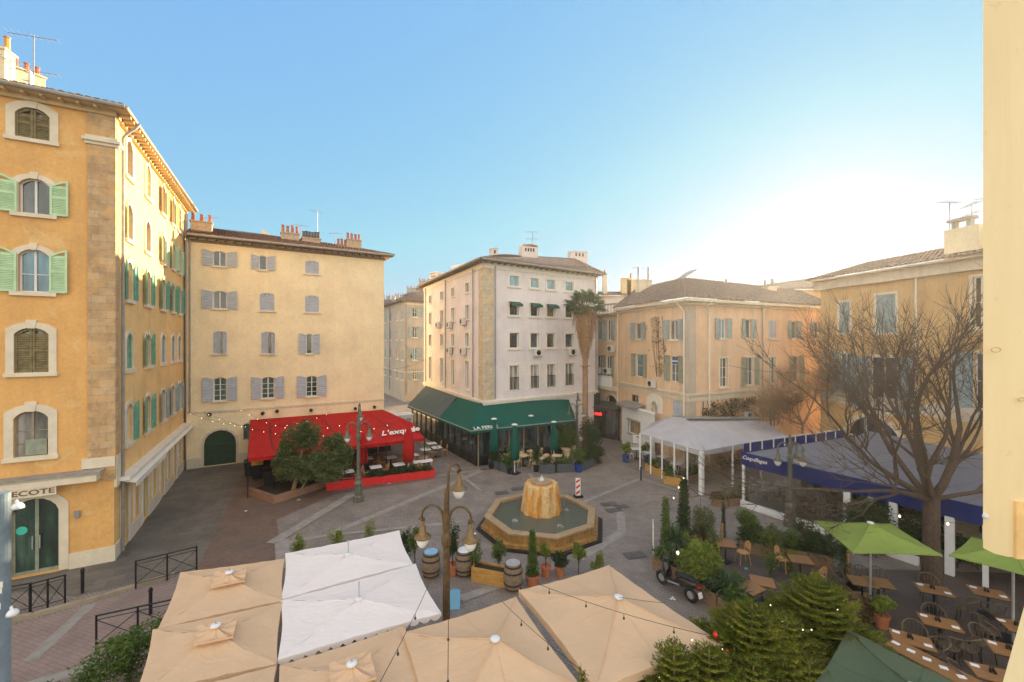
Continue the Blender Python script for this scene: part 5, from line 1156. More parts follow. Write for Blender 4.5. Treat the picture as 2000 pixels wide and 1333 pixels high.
# ================================================================ STREET LAMPS
def street_lamp(loc, label, H, az, mat, arms=((0,1,.62),(120,1,.62),(240,1.18,.5)), k=1.0, group='ornate three-armed street lamps', cut=None):
    t = thing('street_lamp', label, 'street lamp', loc, az, group); q = MB()
    q.lathe([(.26,0),(.26,.3),(.20,.36),(.19,.95),(.23,1.0),(.21,1.08),(.14,1.2),(.16,1.3),(.12,1.42),(.095,1.7),(.085,H*.62),(.12,H*.63),(.13,H*.66),(.09,H*.68),(.07,H*.8),(.05,H*.86),(.02,H*.88)], 20, flute=.06, fn=10)
    q.build('pole', mat, t, world=False, smooth=False)
    for (ad, hs, rr) in arms:
        a = radians(ad); dx, dy = cos(a), sin(a); zt = H*(.80 + .0) if hs == 1 else H*.98; r0 = .05; pts = []
        zb = H*.66 if hs == 1 else H*.72
        for i in range(15):
            u = i / 14
            if u < .4: v = u/.4; pts.append((r0 + .06*v*v*rr, zb + (zt - rr*.5 - zb)*v))
            else: th = pi - (u-.4)/.6*pi*1.12; pts.append((r0 + .06*rr + rr*.47*(1+cos(th)), zt - rr*.5 + rr*.5*sin(th)))
        ex, ez = pts[-1]; am = MB().tube([(dx*x, dy*x, z) for x, z in pts], [.042 - .012*i/14 for i in range(15)], 8)
        sc_ = MB(); 
        am.tube([(dx*(ex+.09*(1-c_/9)*cos(c_)), dy*(ex+.09*(1-c_/9)*cos(c_)), ez+.02+.09*(1-c_/9)*sin(c_)) for c_ in [x*.7 for x in range(12)]], .02, 6)
        ar = am.build('arm', mat, t, world=False, smooth=True); c = (dx*ex, dy*ex, ez)
        lt = MB().lathe([(.03,0),(.05,-.06),(.045,-.1),(.075,-.14),(.105,-.34),(.12,-.36),(.22,-.41),(.23,-.44),(.2,-.46),(.15,-.46)], 18, c).build('lantern_hood', m_copper if mat is m_bronze else mat, ar, world=False, smooth=True)
        MB().lathe([(.155,-.461),(.165,-.5),(.14,-.6),(.09,-.68),(.03,-.72)], 16, c).build('lantern_globe', m_lampglass, ar, world=False, smooth=True)
    return t
l0 = V((-1.72, 11.0, 0))
street_lamp(l0, 'bronze three-armed street lamp rising behind the beige parasols in the foreground', 5.85, radians(-8), m_bronze, ((0,1,.62),(180,1,.62),(60,1.18,.42)))
street_lamp(G(700,979), 'street lamp standing before the red planter of the red terrace', 5.55, radians(25), m_bronzed, ((0,1,.55),(170,1,.55),(75,1.18,.5)))
street_lamp(G(1127,884), 'street lamp beside the palm trunk, farthest across the square', 4.9, radians(-15), m_bronzed, ((0,1,.5),(180,1,.6),(80,1.18,.3)))
street_lamp(G(1543,1028), 'street lamp in front of the glazed blue pavilion', 5.1, radians(10), m_bronzed, ((20,1,.55),(175,1.0,.6),(-60,1,.5)))
# blue-grey column at the left edge with two white lamps
t = thing('lighting_column', 'plain blue-grey steel column with stickers at the far left edge', 'column', (-6.33, 5.2, 0)); q = MB().tube([(-6.33,5.2,0),(-6.33,5.2,7.12)], .085, 18); q.build('shaft', M('blue_grey_paint', (.17,.22,.26), .45, .2, 6, .1), t, smooth=False)
q = MB(); rg = random.Random(3)
for k in range(9):
    z = rg.uniform(5.4,6.2); a = rg.uniform(-1.9,-.6); c = V((-6.33+.088*cos(a), 5.2+.088*sin(a), z)); tv = V((-sin(a), cos(a), 0)); q.ob(c-tv*.02, tv*rg.uniform(.02,.05), V((cos(a),sin(a),0))*.002, (0,0,rg.uniform(.02,.08)))
q.build('sticker', m_letter, t)
for i, (px, py) in enumerate([(30,988),(20,1196)]):
    c = PY(px, py, 5.1); t = thing('floodlight', ['round white floodlight on the upper part of the left column','round white floodlight lower down on the left column'][i], 'lamp', c, 0, 'floodlights on the left column')
    q = MB().lathe([(.012,.035),(.035,.03),(.055,.0),(.058,-.03)], 16, (.03,0,0)); q.build('shade', m_whiteplast, t, world=False, smooth=True)
    q = MB().tube([(-.05,.05,.0),(-.02,.03,.05),(.01,0,.06),(.03,0,.03)], .014, 8); q.build('bracket', m_whiteplast, t, world=False)
# ================================================================ CROWD BARRIERS
def barrier(a, b, label):
    a = V((a.x,a.y,0)); b = V((b.x,b.y,0)); d = b-a; t = thing('street_barrier', label, 'barrier', a, atan2(d.y,d.x), 'black pedestrian barriers'); L = d.length
    for x in (0, L/2, L): MB().tube([(x,0,0),(x,0,1.02)], .028, 6).build('post', m_black, t, world=False)
    q = MB(); q.tube([(0,0,1.0),(L,0,1.0)], .024, 6); q.tube([(0,0,.88),(L,0,.88)], .014, 5); q.tube([(0,0,.18),(L,0,.18)], .014, 5); q.build('rails', m_black, t, world=False)
    q = MB()
    for x in (0, L/2): q.tube([(x,0,.18),(x+L/2,0,.88)], .012, 5); q.tube([(x,0,.88),(x+L/2,0,.18)], .012, 5)
    q.build('cross_bars', m_black, t, world=False)
barrier(G(-60,1222), G(60,1198), 'black cross-braced barrier cut by the left edge of the picture')
barrier(G(58,1200), G(127,1180), 'black cross-braced barrier on the kerb below the arched door')
barrier(G(265,1150), G(384,1118), 'black cross-braced barrier on the kerb near the beige parasols')
barrier(G(188,1270), G(345,1232), 'black cross-braced barrier on the road beside the green bush')
for px, py, lb in ((161,1158,'thin dark bollard behind the kerb between two barriers'),(1252,938,'small dark bollard left of the tent planters'),(294,1200,'pale thin post between the kerb and bush barrier')):
    b = G(px, py); tag(MB().lathe([(.05,0),(.05,.75),(.07,.78),(.05,.86),(.01,.9)], 10, b).build('bollard', m_black, at=b), lb, 'bollard')
# ================================================================ CHEVRON SIGN
b = G(1129, 972); t = thing('chevron_sign', 'red and white striped marker panel behind the fountain', 'sign', b)
q = MB(); q.ob((-.14,0,.12),(.28,0,0),(0,.04,0),(0,0,1.0)); q.build('panel', m_letter, t, world=False)
q = MB()
for k in range(3):
    z = .16+k*.33; q.poly([(-.11,-.004,z),(.11,-.004,z+.16),(.11,-.004,min(1.09,z+.3)),(-.11,-.004,z+.14)])
q.build('stripes', M('sign_red', (.65,.02,.015), .4, .03, 5, 0), t, world=False); q = MB(); q.box(.02,.05,0,.5,.3,.12,.2); q.build('foot', m_black, t, world=False)
# ================================================================ CHAIRS & TABLES
def chair(kind, label):
    mt = dict(r=m_rattan, b=m_rattanb, s=m_alu, d=m_scoot, w=m_whiteplast)[kind]; cs_ = dict(r=m_rattan, b=m_rattanb, s=m_alu, d=M('dark_wicker', (.10,.075,.05), .6, .3, 20, .3), w=m_whiteplast)[kind]
    t = thing('cafe_chair', label, 'chair'); q = MB()
    q.lathe([(.17,.43),(.215,.445),(.22,.465),(.20,.475),(.05,.468)], 16); q.build('seat', cs_, t, world=False)
    for sx in (-1, 1):
        MB().tube([(sx*.16,.15,.44),(sx*.19,.2,0)], .016, 6).build('leg', mt, t, world=False)      # front
        MB().tube([(sx*.17,-.16,.46),(sx*.19,-.24,0)], .016, 6).build('leg', mt, t, world=False)   # rear
    q = MB(); pts = []
    if kind in 'bd':                    # low round armchair
        for k in range(17):
            a = radians(-20 - 140*k/16) if 0 else radians(200 + 140*k/16) if 0 else pi + pi*k/16
            pts.append((.27*cos(a), .02 + .29*sin(a), .70 + .16*sin(pi*k/16)))
        q.tube([(-.25,.14,.44)] + [(p[0],p[1],p[2]) for p in pts] + [(.25,.14,.44)], .02, 6)
        for k in range(2, 15, 1 if kind == 'b' else 2): p = pts[k]; q.tube([p, (p[0]*.75, p[1]*.7, .46)], .018 if kind == 'b' else .01, 4)
        if kind == 'b':
            for k in range(1, 15): p, r_ = pts[k], pts[k+1]; q.poly([p, r_, (r_[0]*.8,r_[1]*.78,.5), (p[0]*.8,p[1]*.78,.5)])
    else:
        for k in range(13): a = pi*k/12; pts.append((.2*cos(a), -.20-.05*sin(a), .68+.2*sin(a)))
        q.tube([(.18,-.17,.44)] + pts + [(-.18,-.17,.44)], .017, 6)
        if kind == 'r':
            q.poly([(.17,-.19,.6)] + [(p[0]*.93,p[1]+.005,.68+(p[2]-.68)*.93) for p in pts] + [(-.17,-.19,.6)])
        else:
            for k in range(-2, 3): q.tube([(k*.06,-.22,.5),(k*.065,-.235,.84-abs(k)*.02)], .012, 4)
            for z in (.56,.68,.78): q.tube([(-.18,-.22,z),(.18,-.22,z)], .012, 4)
    q.build('backrest', cs_, t, world=False); return t
CH = {}
CHS = {'r': 'rattan bistro chair', 'b': 'beige rattan armchair', 's': 'silver metal chair', 'd': 'dark wicker armchair', 'w': 'white chair'}
def put(kind, loc, rz, label, group):
    if kind not in CH: CH[kind] = Placer(chair(kind, label))
    o = CH[kind]((loc[0], loc[1], 0.012), rz, label, None, group); return o
def tabl(kind, label):
    t = thing('cafe_table', label, 'table'); sx, sy, tm = dict(w=(.72,.68,m_tabw), W=(1.35,.68,m_tabw), o=(.72,.62,m_wood), O=(.88,.58,m_wood), b=(.68,.68,m_rattanb), g=(.6,.6,m_alu))[kind]
    q = MB(); q.box(0,0,.72,sx,sy,.035); q.build('table_top', tm, t, world=False); q = MB(); q.box(0,0,.685,sx*.97,sy*.97,.033); q.build('apron', m_tabb, t, world=False)
    for x in ((-.4,.4) if sx > 1 else (0,)):
        q = MB(); q.tube([(x,0,.02),(x,0,.69)], .035, 8); q.box(x,0,0,.42,.42,.03,.785); q.build('pedestal', m_black, t, world=False)
    return t
TB = {}
def putt(kind, loc, rz, label, group):
    if kind not in TB: TB[kind] = Placer(tabl(kind, label))
    return TB[kind]((loc[0], loc[1], 0.013), rz, label, None, group)
def face(ch, tb_): d = V((tb_[0]-ch[0], tb_[1]-ch[1])); return atan2(d.y, d.x) - pi/2
# red terrace: table centres measured on their tops
rt = [(662,912,'w','leftmost beside the olive tree'),(679,921,'w','second from left beside the lamp post'),(734,912,'w','just right of the lamp post'),(763,893,'w','behind the row, left of the red parasol'),(779,907,'w','in front row left of the red parasol'),
      (806,889,'w','right behind the folded red parasol'),(826,901,'W','long one at the right end of the planter'),(831,878,'w','outside the awning at the right, nearer one'),(843,866,'w','outside the awning at the right, farthest one'),(853,874,'w','outside the awning at the right, rightmost one'),(717,895,'w','back row right behind the lamp post')]
rzr = atan2(5.4, 9)
for i, (px, py, k_, lb) in enumerate(rt):
    c = P(px, py, .74); putt(k_, c, rzr + R.uniform(-.1,.1), 'white-topped cafe table ' + lb, 'white-topped tables of the red terrace')
    L_ = V((cos(rzr), sin(rzr), 0)); N_ = V((-sin(rzr), cos(rzr), 0))
    sd_ = [(L_*.62,'right of'),(-L_*.62,'left of')] if k_ == 'w' else [(N_*.55+L_*.32,'behind, right, of'),(N_*.55-L_*.32,'behind, left, of'),(-N_*.55+L_*.32,'before, right, of'),(-N_*.55-L_*.32,'before, left, of')]
    for d_, w_ in sd_:
        p = c + d_ + V((R.uniform(-.06,.06), R.uniform(-.06,.06), 0)); put('r', p, face(p, c)+R.uniform(-.2,.2), f'rattan chair {w_} table {lb}'.replace(' of table',' of table'), 'rattan chairs of the red terrace')
# green terrace
gt = [(975,884,'left, by first folded parasol'),(995,897,'between first and second folded parasols'),(1022,899,'right of second folded parasol'),(1040,890,'under third folded parasol'),(1062,905,'front middle behind planter gap'),(1088,899,'under the rightmost folded parasol'),(1105,885,'right, near the lamp and palm')]
for i, (px, py, lb) in enumerate(gt):
    c = P(px, py-9, .74); putt('b', c, .35+i*.2, 'beige square table ' + lb, 'beige tables of the green terrace')
    for k in range(3 if i < 5 else 2):
        a = .5 + i*.7 + k*2.1; p = c + V((.62*cos(a), .62*sin(a), 0)); put('b', p, face(p, c), f'beige rattan armchair, {["first","second","third"][k]} at table {lb}', 'beige armchairs of the green terrace')
# white chairs and tables of the tent
for i, (px, py, lb) in enumerate([(1243,877,'left of the tent corner by blue pot'),(1268,884,'under the tent left end'),(1296,892,'under the tent middle of left arm'),(1322,905,'in front of the tent by the hedge'),(1345,893,'inside the tent near the big post'),(1402,880,'inside the right arm of the tent'),(1440,872,'far inside the right arm of the tent')]):
    c = P(px, py, .74); putt('w', c, .3*i, 'white cafe table ' + lb, 'white tables of the tent')
    for k in range(2): a = 1.2*i + pi*k + .4; p = c + V((.6*cos(a), .6*sin(a), 0)); put('w', p, face(p, c), f'white chair {["near","far"][k]} side of table {lb}', 'white chairs of the tent')
# silver chairs in the glazed pavilion
sv = [(1482,966,'first from the left post'),(1512,972,'second, left of the lamp post'),(1562,992,'just right of the lamp post'),(1598,985,'middle of the glazing, farther back'),(1625,1003,'left of the wide white post')]
for i, (px, py, lb) in enumerate(sv):
    b = G(px, py+6) + V((.5,.3,0)); putt('g', b, .4*i, 'round-cornered silver table in the pavilion, ' + lb, 'silver tables of the glazed pavilion')
    for k in range(3): a = .6*i + 2.1*k; p = b + V((.58*cos(a), .58*sin(a), 0)); put('s', p, face(p, b), f'silver chair {["nearest","right of","behind"][k]} the pavilion table {lb}', 'silver chairs of the glazed pavilion')
# right terrace
rtt = [(1417,1062,'o','r','small wooden table under the slim cypress',-.25,[(.55,-.1)]),(1563,1093,'o','r','small wooden table before the upper planter',-.3,[(-.25,.5),(.2,-.5)]),(1466,1149,'o','d','wooden table beside the yucca planter, nearer one',.5,[(.5,-.35),(.2,-.6)]),(1489,1136,'o','d','wooden table beside the yucca planter, farther one',-.4,[(.6,-.2)]),
       (1684,1136,'o','d','left of the pair under the lime parasol',-.35,[(-.3,.5),(.1,.55)]),(1716,1138,'o','d','right of the pair under the lime parasol',-.35,[(0,.55),(.4,.5)]),(1824,1152,'O','d','wooden table right of the lime parasol',-.45,[(.35,.5),(.4,-.5)]),(1930,1158,'O','d','wooden table with place mats below the jamb',-.5,[(-.4,-.5)]),
       (1835,1216,'O','d','wooden table in the middle of the terrace',-.5,[(.3,.45),(.1,-.55),(-.3,-.5)]),(1781,1250,'O','d','wooden table beside the long table end',-.55,[(.45,.4),(.5,-.1)]),(1975,1272,'O','d','wooden table by the right edge',-.5,[(0,.6)]),(1943,1318,'O','d','wooden table at the bottom right corner',-.45,[(-.55,.15)]),(1990,1225,'o','d','small wooden table cut by the right edge',-.4,[(-.5,.2)])]
cup = None
for i, (px, py, k_, ck, lb, rz_, cs_) in enumerate(rtt):
    c = P(px, py, .74); full = lb if lb.startswith(('small','wooden','reddish')) else 'wooden table ' + lb; putt(k_, c, rz_, full, 'wooden tables of the right terrace')
    for j, (dx, dy) in enumerate(cs_): p = c + V((dx*1.15, dy*1.15, 0)); put(ck, p, face(p, c)+R.uniform(-.2,.2), f'{CHS[ck]} {["first","second","third"][j]} at {full}', 'chairs of the right terrace')
    if i > 5:
        for j, (dx, dy) in enumerate([(-.3,.15),(.3,-.12)]):
            u = V((cos(rz_), sin(rz_), 0)); v = V((-sin(rz_), cos(rz_), 0)); p = c + u*dx + v*dy; p.z = .769
            tag(MB().box(p.x, p.y, .7695, .16, .11, .012, rz_+R.uniform(-.2,.2)).build('napkin', m_tabw, at=p), f'white napkin {["left","right"][j]} on {full}', 'napkin', 'napkins on the wooden tables')
        p = c + V((0,.05,0)); t = thing('condiment_set', f'condiment jars on {full}', 'condiments', (p.x,p.y,.769), 0, 'condiment sets on the tables')
        for (dx, dy, h) in ((-.05,0,.14),(.04,.02,.11),(0,-.06,.08)): MB().lathe([(.03,0),(.03,h*.7),(.015,h*.8),(.015,h)], 8, (dx,dy,0)).build('jar', m_scoot, t, world=False)
# long table
a = P(1742,1254,.76); b = P(1905,1338,.76); d = b-a; rz_ = atan2(d.y,d.x); c = (a+b)/2; t = thing('long_table', 'long narrow wooden table running along the dull green parasol', 'table', (c.x,c.y,0), rz_)
L = d.length+.1; q = MB(); q.ob((-L/2,-.3,.725),(L,0,0),(0,.6,0),(0,0,.04)); q.build('table_top', m_wood, t, world=False)
for x in (-L/2+.12, L/2-.16):
    for y in (-.26,.2): MB().ob((x,y,0),(.06,0,0),(0,.06,0),(0,0,.72)).build('leg', m_black, t, world=False)
for k in range(5):
    p = a.lerp(b, (k+.4)/5) + V((0,.06,0)); tag(MB().box(p.x,p.y,.7665,.16,.11,.015,rz_+.2*k).build('napkin', m_tabw, at=(p.x,p.y,.766)), f'folded white napkin on the long table, {["first from the upper end","second from the upper end","at its middle","fourth from the upper end","nearest the bottom edge"][k]}', 'napkin', 'napkins on the long table')
# menu board / easel and patio heater, utility box, yellow bin etc.
b = G(1238, 905); t = thing('menu_easel', 'wooden framed menu board on legs beside the white kiosk', 'menu board', G(1241,880)); q = MB(); q.ob((-.28,0,.55),(.56,0,0),(0,.04,0),(0,0,.8)); q.build('frame', m_framed, t, world=False)
q = MB(); q.ob((-.23,-.006,.6),(.46,0,0),(0,.005,0),(0,0,.7)); q.build('board', m_tabw, t, world=False); q = MB(); [q.tube([(x,0.02,.55),(x*1.2,-.1,0)], .02, 5) for x in (-.25,.25)]; q.build('legs', m_framed, t, world=False)
b = G(1308, 915); t = thing('patio_heater', 'mushroom patio heater under the pale tent', 'heater', b); MB().tube([(0,0,.0),(0,0,2.1)], .04, 8).build('stand', m_alu, t, world=False); MB().lathe([(.42,2.1),(.2,2.22),(.03,2.26)], 20).build('reflector', m_whiteplast, t, world=False, smooth=True); MB().lathe([(.2,0),(.2,.1),(.05,.12)],14).build('base', m_alu, t, world=False)
b = G(783, 862); t = thing('utility_cabinet', 'grey metal cabinet on the street behind the red awning', 'cabinet', b, .5); q = MB(); q.ob((-.9,-.7,0),(1.8,0,0),(0,1.4,0),(0,0,2.4)); q.build('body', m_ac, t, world=False); q = MB(); q.ob((-.95,-.75,2.4),(1.9,0,0),(0,1.5,0),(0,0,.08)); q.build('lid', m_whiteplast, t, world=False)
q = MB(); [q.ob((-.8+k*.55,-.71,.25),(.45,0,0),(0,.008,0),(0,0,1.9)) for k in range(3)]; q.build('door', m_pipe, t, world=False)
# wheelie bins and clutter left of the olive tree
for i, (px, py, cm, lb) in enumerate([(503,935,M('yellow_bin_lid', (.55,.36,.03), .5),'dark wheelie bin with a yellow lid under the red awning end'),(526,952,m_black,'dark wheelie bin with a black lid beside the olive tree'),(488,930,m_black,'dark wheelie bin nearest the arched gate')]):
    b = G(px, py); t = thing('wheelie_bin', lb, 'bin', b, .5, 'bins beside the red awning'); q = MB()
    for (z0, z1, w0, w1) in ((.08,.98,.5,.62),): 
        v0 = [(-w0/2,-w0/2,z0),(w0/2,-w0/2,z0),(w0/2,w0/2,z0),(-w0/2,w0/2,z0)]; v1 = [(-w1/2,-w1/2,z1),(w1/2,-w1/2,z1),(w1/2,w1/2,z1),(-w1/2,w1/2,z1)]
        for k in range(4): q.poly([v0[k],v0[(k+1)%4],v1[(k+1)%4],v1[k]])
        q.poly(v0)
    q.build('body', m_black, t, world=False); q = MB(); q.ob((-.33,-.34,.98),(.66,0,0),(0,.68,.06),(0,0,.05)); q.build('lid', cm, t, world=False); q = MB(); q.tube([(-.28,.27,.1),(.28,.27,.1)], .1, 12); q.build('wheels', m_rubber, t, world=False)
# blue sandwich board near the bronze lamp
b = G(888,1185); b = P(888,1172,.3); t = thing('folding_board', 'light blue folded plastic sign behind the bronze lamp pole', 'board', (b.x,b.y,0), .1); lb_ = M('light_blue_plastic', (.16,.40,.62), .5, .05, 5, 0)
q = MB(); q.ob((-.18,-.02,.0),(.36,0,0),(0,.2,.52),(0,.02,0)); q.ob((-.18,.42,0),(.36,0,0),(0,-.2,.52),(0,.02,0)); q.build('panel', lb_, t, world=False); MB().box(0,.2,.5,.2,.03,.05).build('handle', lb_, t, world=False)
# ================================================================ BARRELS, PLANTERS, POTS
def barrel(px, py, ztop, topm, label, s=1.0):
    b = G(px, py); t = thing('barrel', label, 'barrel', b, R.uniform(0,3), 'wooden barrels by the square'); h = ztop
    pr = [(.27*s,0),(.32*s,h*.2),(.355*s,h*.5),(.32*s,h*.8),(.275*s,h)]; MB().lathe(pr, 22).build('staves', m_barrel, t, world=False)
    for z, r in ((h*.08,.298),(h*.27,.341),(h*.7,.345),(h*.92,.302)): MB().lathe([(r*s-.006,z-.02),(r*s+.008,z-.02),(r*s+.004,z+.03),(r*s-.01,z+.03)], 22).build('hoop', m_iron, t, world=False)
    MB().lathe([(.26*s,h+.001),(.26*s,h+.012),(.01,h+.014)], 20).build('lid', topm, t, world=False)
    return t
barrel(842,1124,.92, M('pale_blue_bag', (.20,.42,.62), .4, .2, 6), 'dark barrel with a pale blue bag on top, left of the bronze lamp')
barrel(907,1122,.95, m_tabw, 'wooden barrel with a pale lid, right of the bronze lamp')
barrel(1002,1150,.95, m_alu, 'wooden barrel with a grey lid, right of the long wooden planter')
def trough(a, b, wd, h, mat, label, plant=None, leafm=None, ph=.4, name='planter', soil=True, group=None, seed=0, boards=True, psz=.13, dens=260):
    a = V((a.x,a.y,0)); b = V((b.x,b.y,0)); d = b-a; L = d.length; rz_ = atan2(d.y,d.x); t = thing(name, label, 'planter', a, rz_, group); q = MB(); e = .035
    for (o_, sx, sy) in (((0,0),L,e),((0,wd-e),L,e),((0,e),e,wd-2*e),((L-e,e),e,wd-2*e)): q.ob((o_[0],o_[1],0),(sx,0,0),(0,sy,0),(0,0,h))
    if boards:
        for k in range(3): q.ob((-.008,-.008,h*(.03+k*.33)),(L+.016,0,0),(0,.01,0),(0,0,h*.29))
        k = 0
        while k <= L: q.ob((min(k,L-.05),-.02,0),(.05,0,0),(0,.014,0),(0,0,h)); k += 1.1
    q.build('box', mat, t, world=False); MB().ob((e,e,h*.55),(L-2*e,0,0),(0,wd-2*e,0),(0,0,h*.3)).build('soil', m_soil, t, world=False)
    if plant:
        rg = random.Random(seed+5); q = MB()
        for k in range(max(3, int(L/.28))):
            c = (rg.uniform(.12,L-.12), wd/2+rg.uniform(-.1,.1), h+ph*rg.uniform(.15,.6)); leaves(q, c, (.32,.3,ph*.7), int(dens*.6), psz, rg, 0)
        q.build('foliage', leafm or m_leaf_dark, t, world=False)
    return t
trough(G(637,959), G(850,932), .5, .5, m_redpaint, 'long red planter box with a low dark hedge edging the red terrace', True, m_leaf_dark, .3, boards=False, seed=1)
trough(G(921,1136), G(986,1149), .5, .55, m_woodl, 'golden wooden planter between two barrels')
for i, (x0,y0,x1,y1) in enumerate([(1260,918,1283,930),(1285,930,1310,944),(1296,945,1332,950),(1338,949,1378,935),(1408,922,1430,919),(1432,918,1450,914)]):
    trough(G(x0,y0), G(x1,y1), .45, .5, m_woodd if i > 2 else m_woodl, 'wooden planter with hedge before the pale tent, ' + ['leftmost','second from left','at its outer corner','right of the corner','fifth, beyond the gap','rightmost by the blue pavilion'][i], True, m_leaf_dark if i % 2 else m_leaf_mid, .45, group='wooden planters before the tent', seed=i, psz=.1)
for i, (x0,y0,x1,y1) in enumerate([(954,912,974,919),(976,920,996,926),(1054,925,1084,925),(1088,924,1120,922),(1134,921,1160,911)]):
    trough(G(x0,y0), G(x1,y1), .5, .6, M('slate_blue_planter_paint', (.07,.085,.10), .6, .2, 4), 'slate blue planter with shrubs edging the green terrace, ' + ['leftmost','second from left','right of the entrance','in the middle of the right row','rightmost near the palm'][i], True, m_leaf_mid if i % 2 else m_leaf_dark, .45, group='slate planters of the green terrace', seed=20+i, psz=.12)
# terrace planters
LP = [(1275,1112,1320,1138),(1324,1140,1368,1171),(1372,1173,1398,1194),(1402,1197,1440,1222),(1446,1226,1490,1256)]
for i, (x0,y0,x1,y1) in enumerate(LP):
    trough(G(x0,y0), G(x1,y1), .55, .52, m_woodd, 'weathered wooden planter along the scooter side, ' + ['farthest, at the terrace corner','beside the scooter','just past the scooter','fourth, by the yucca','nearest, behind the fir trees'][i], i != 1, [m_leaf_mid,m_leaf_lime,m_leaf_dark,m_leaf_mid,m_leaf_dark][i], .4, group='planters on the scooter side', seed=40+i, psz=.14)
for i, (x0,y0,x1,y1) in enumerate([(1444,1077,1487,1087),(1489,1088,1532,1095),(1536,1096,1576,1103),(1580,1104,1626,1112),(1345,1068,1400,1066)]):
    trough(G(x0,y0), G(x1,y1), .5, .5, m_woodd, 'weathered wooden planter at the upper edge of the terrace, ' + ['left','second from left','behind the table','right, by the lime parasol','far left by the slim cypress'][i], True, [m_leaf_dark,m_leaf_lime,m_leaf_dark,m_leaf_dark,m_leaf_olive][i], .45, group='planters at the upper terrace edge', seed=60+i, psz=.13)
trough(G(1620,1128), G(1665,1172), .5, .3, m_woodd, 'low bare planter border left of the paired tables')
trough(G(1394,990), G(1420,992), .5, .4, m_woodd, 'small planter left in front of the pavilion corner post', True, m_leaf_brown, .4, seed=80)
trough(G(1423,990), G(1462,984), .55, .4, m_woodd, 'small planter right in front of the pavilion corner post', True, m_leaf_olive, .55, seed=81)
# brick bed of the olive tree
a = G(535,985); b = G(640,950); d = (b-a); n_ = V((-d.y,d.x,0)).normalized(); t = thing('brick_planter', 'low brick planting bed holding the olive tree', 'planter', a); q = MB()
wdt = 2.6; q.ob(a, d, n_*.22, (0,0,.4)); q.ob(a+n_*.22, n_*wdt, d.normalized()*.22, (0,0,.4)); q.ob(b+n_*.22, n_*wdt, -d.normalized()*.22, (0,0,.4)); q.build('wall', masonry('pinkish_bed_blocks', (.34,.19,.13), (.26,.15,.11), (.2,.15,.12), .5, .2), t)
q = MB(); q.ob(a+n_*.2+d.normalized()*.2, d-d.normalized()*.4, n_*(wdt-.1), (0,0,.3)); q.build('soil', m_soil, t)
# ================================================================ TREES AND PLANTS
def leafy(mb, c, rad, n, size, seed, k=14, **kw): clumps(mb, c, rad, k, n//k, size, random.Random(seed), **kw)
# olive tree
oc = G(560, 972) + V((.1,.4,0)); t = thing('olive_tree', 'rounded grey-green olive tree in the brick bed before the red awning', 'tree', oc)
q = MB(); q.tube([oc, oc+V((.15,.1,.8)), oc+V((.35,.2,1.9)), oc+V((.5,.4,3))], [.13,.11,.09,.05], 8); q.tube([oc+V((.35,.0,.1)), oc+V((.8,.1,.8)), oc+V((1.5,.2,1.7)), oc+V((2.0,.4,2.6))], [.07,.06,.05,.03], 6); q.tube([oc+V((.15,.1,.8)), oc+V((-.2,.3,1.6)), oc+V((-.4,.4,2.4))], [.07,.06,.03], 6); q.build('trunk', M('tan_olive_bark', (.26,.17,.09), .9, .3, 6, .4), t)
q = MB(); rg = random.Random(2)
for (dx, dy, dz, rx, rz2) in [(.0,.3,2.9,.95,1.45),(-.2,.2,1.5,.9,.7),(2.2,.1,1.5,1.4,.7),(.9,0,1.4,1.2,.6),(.6,.5,3.5,.9,.95),(1.9,.6,2.4,1.3,1.05),(2.5,.5,2.0,.9,.8),(1.2,.2,1.9,1.3,.8),(-.6,.3,1.9,.7,.8),(2.1,.8,2.9,.6,.6),(-.5,.3,2.6,.5,.7),(.9,.4,3.1,.5,.7),(2.9,.5,2.4,.5,.5)]:
    clumps(q, oc+V((dx,dy,dz)), (rx,rx*.9,rz2), 34, 95, .12, rg, cr_=.30)
q.build('crown', m_leaf_olive, t)
# palm
pc = G(1143, 884); t = thing('palm_tree', 'tall fan palm with a long skirt of dry fronds beside the white building', 'tree', pc); H_ = 11.6
q = MB(); pr = []
for k in range(60): z = k/59*(H_-.6); pr.append((.24 - .05*k/59 + .02*(k%2) + (.14 if k < 3 else 0), z))
q.lathe(pr, 14, pc); 
for z in (7.0,): q.lathe([(.2,z-.06),(.48,z),(.2,z+.05)], 14, pc)
q.build('trunk', m_palmbark, t)
q = MB(); rg = random.Random(9)
for k in range(620):                    # dry skirt
    a = rg.uniform(0,2*pi); z0 = rg.uniform(H_-2.9, H_+.1); f = (z0-(H_-2.9))/3.0; r1 = .25 + 1.15*f**1.1*rg.uniform(.6,1); L_ = rg.uniform(.7,1.5)
    o_ = pc+V((.2*cos(a),.2*sin(a),z0+.25)); m_ = pc+V((r1*cos(a)*.8, r1*sin(a)*.8, z0)); e = pc+V((r1*cos(a), r1*sin(a), z0-L_)); w_ = V((-sin(a),cos(a),0))*rg.uniform(.03,.07)
    q.poly([o_-w_*.3, o_+w_*.3, m_+w_, m_-w_]); q.poly([m_-w_, m_+w_, e+w_*.2, e-w_*.2])
q.build('frond_skirt', m_deadfrond, t)
q = MB()
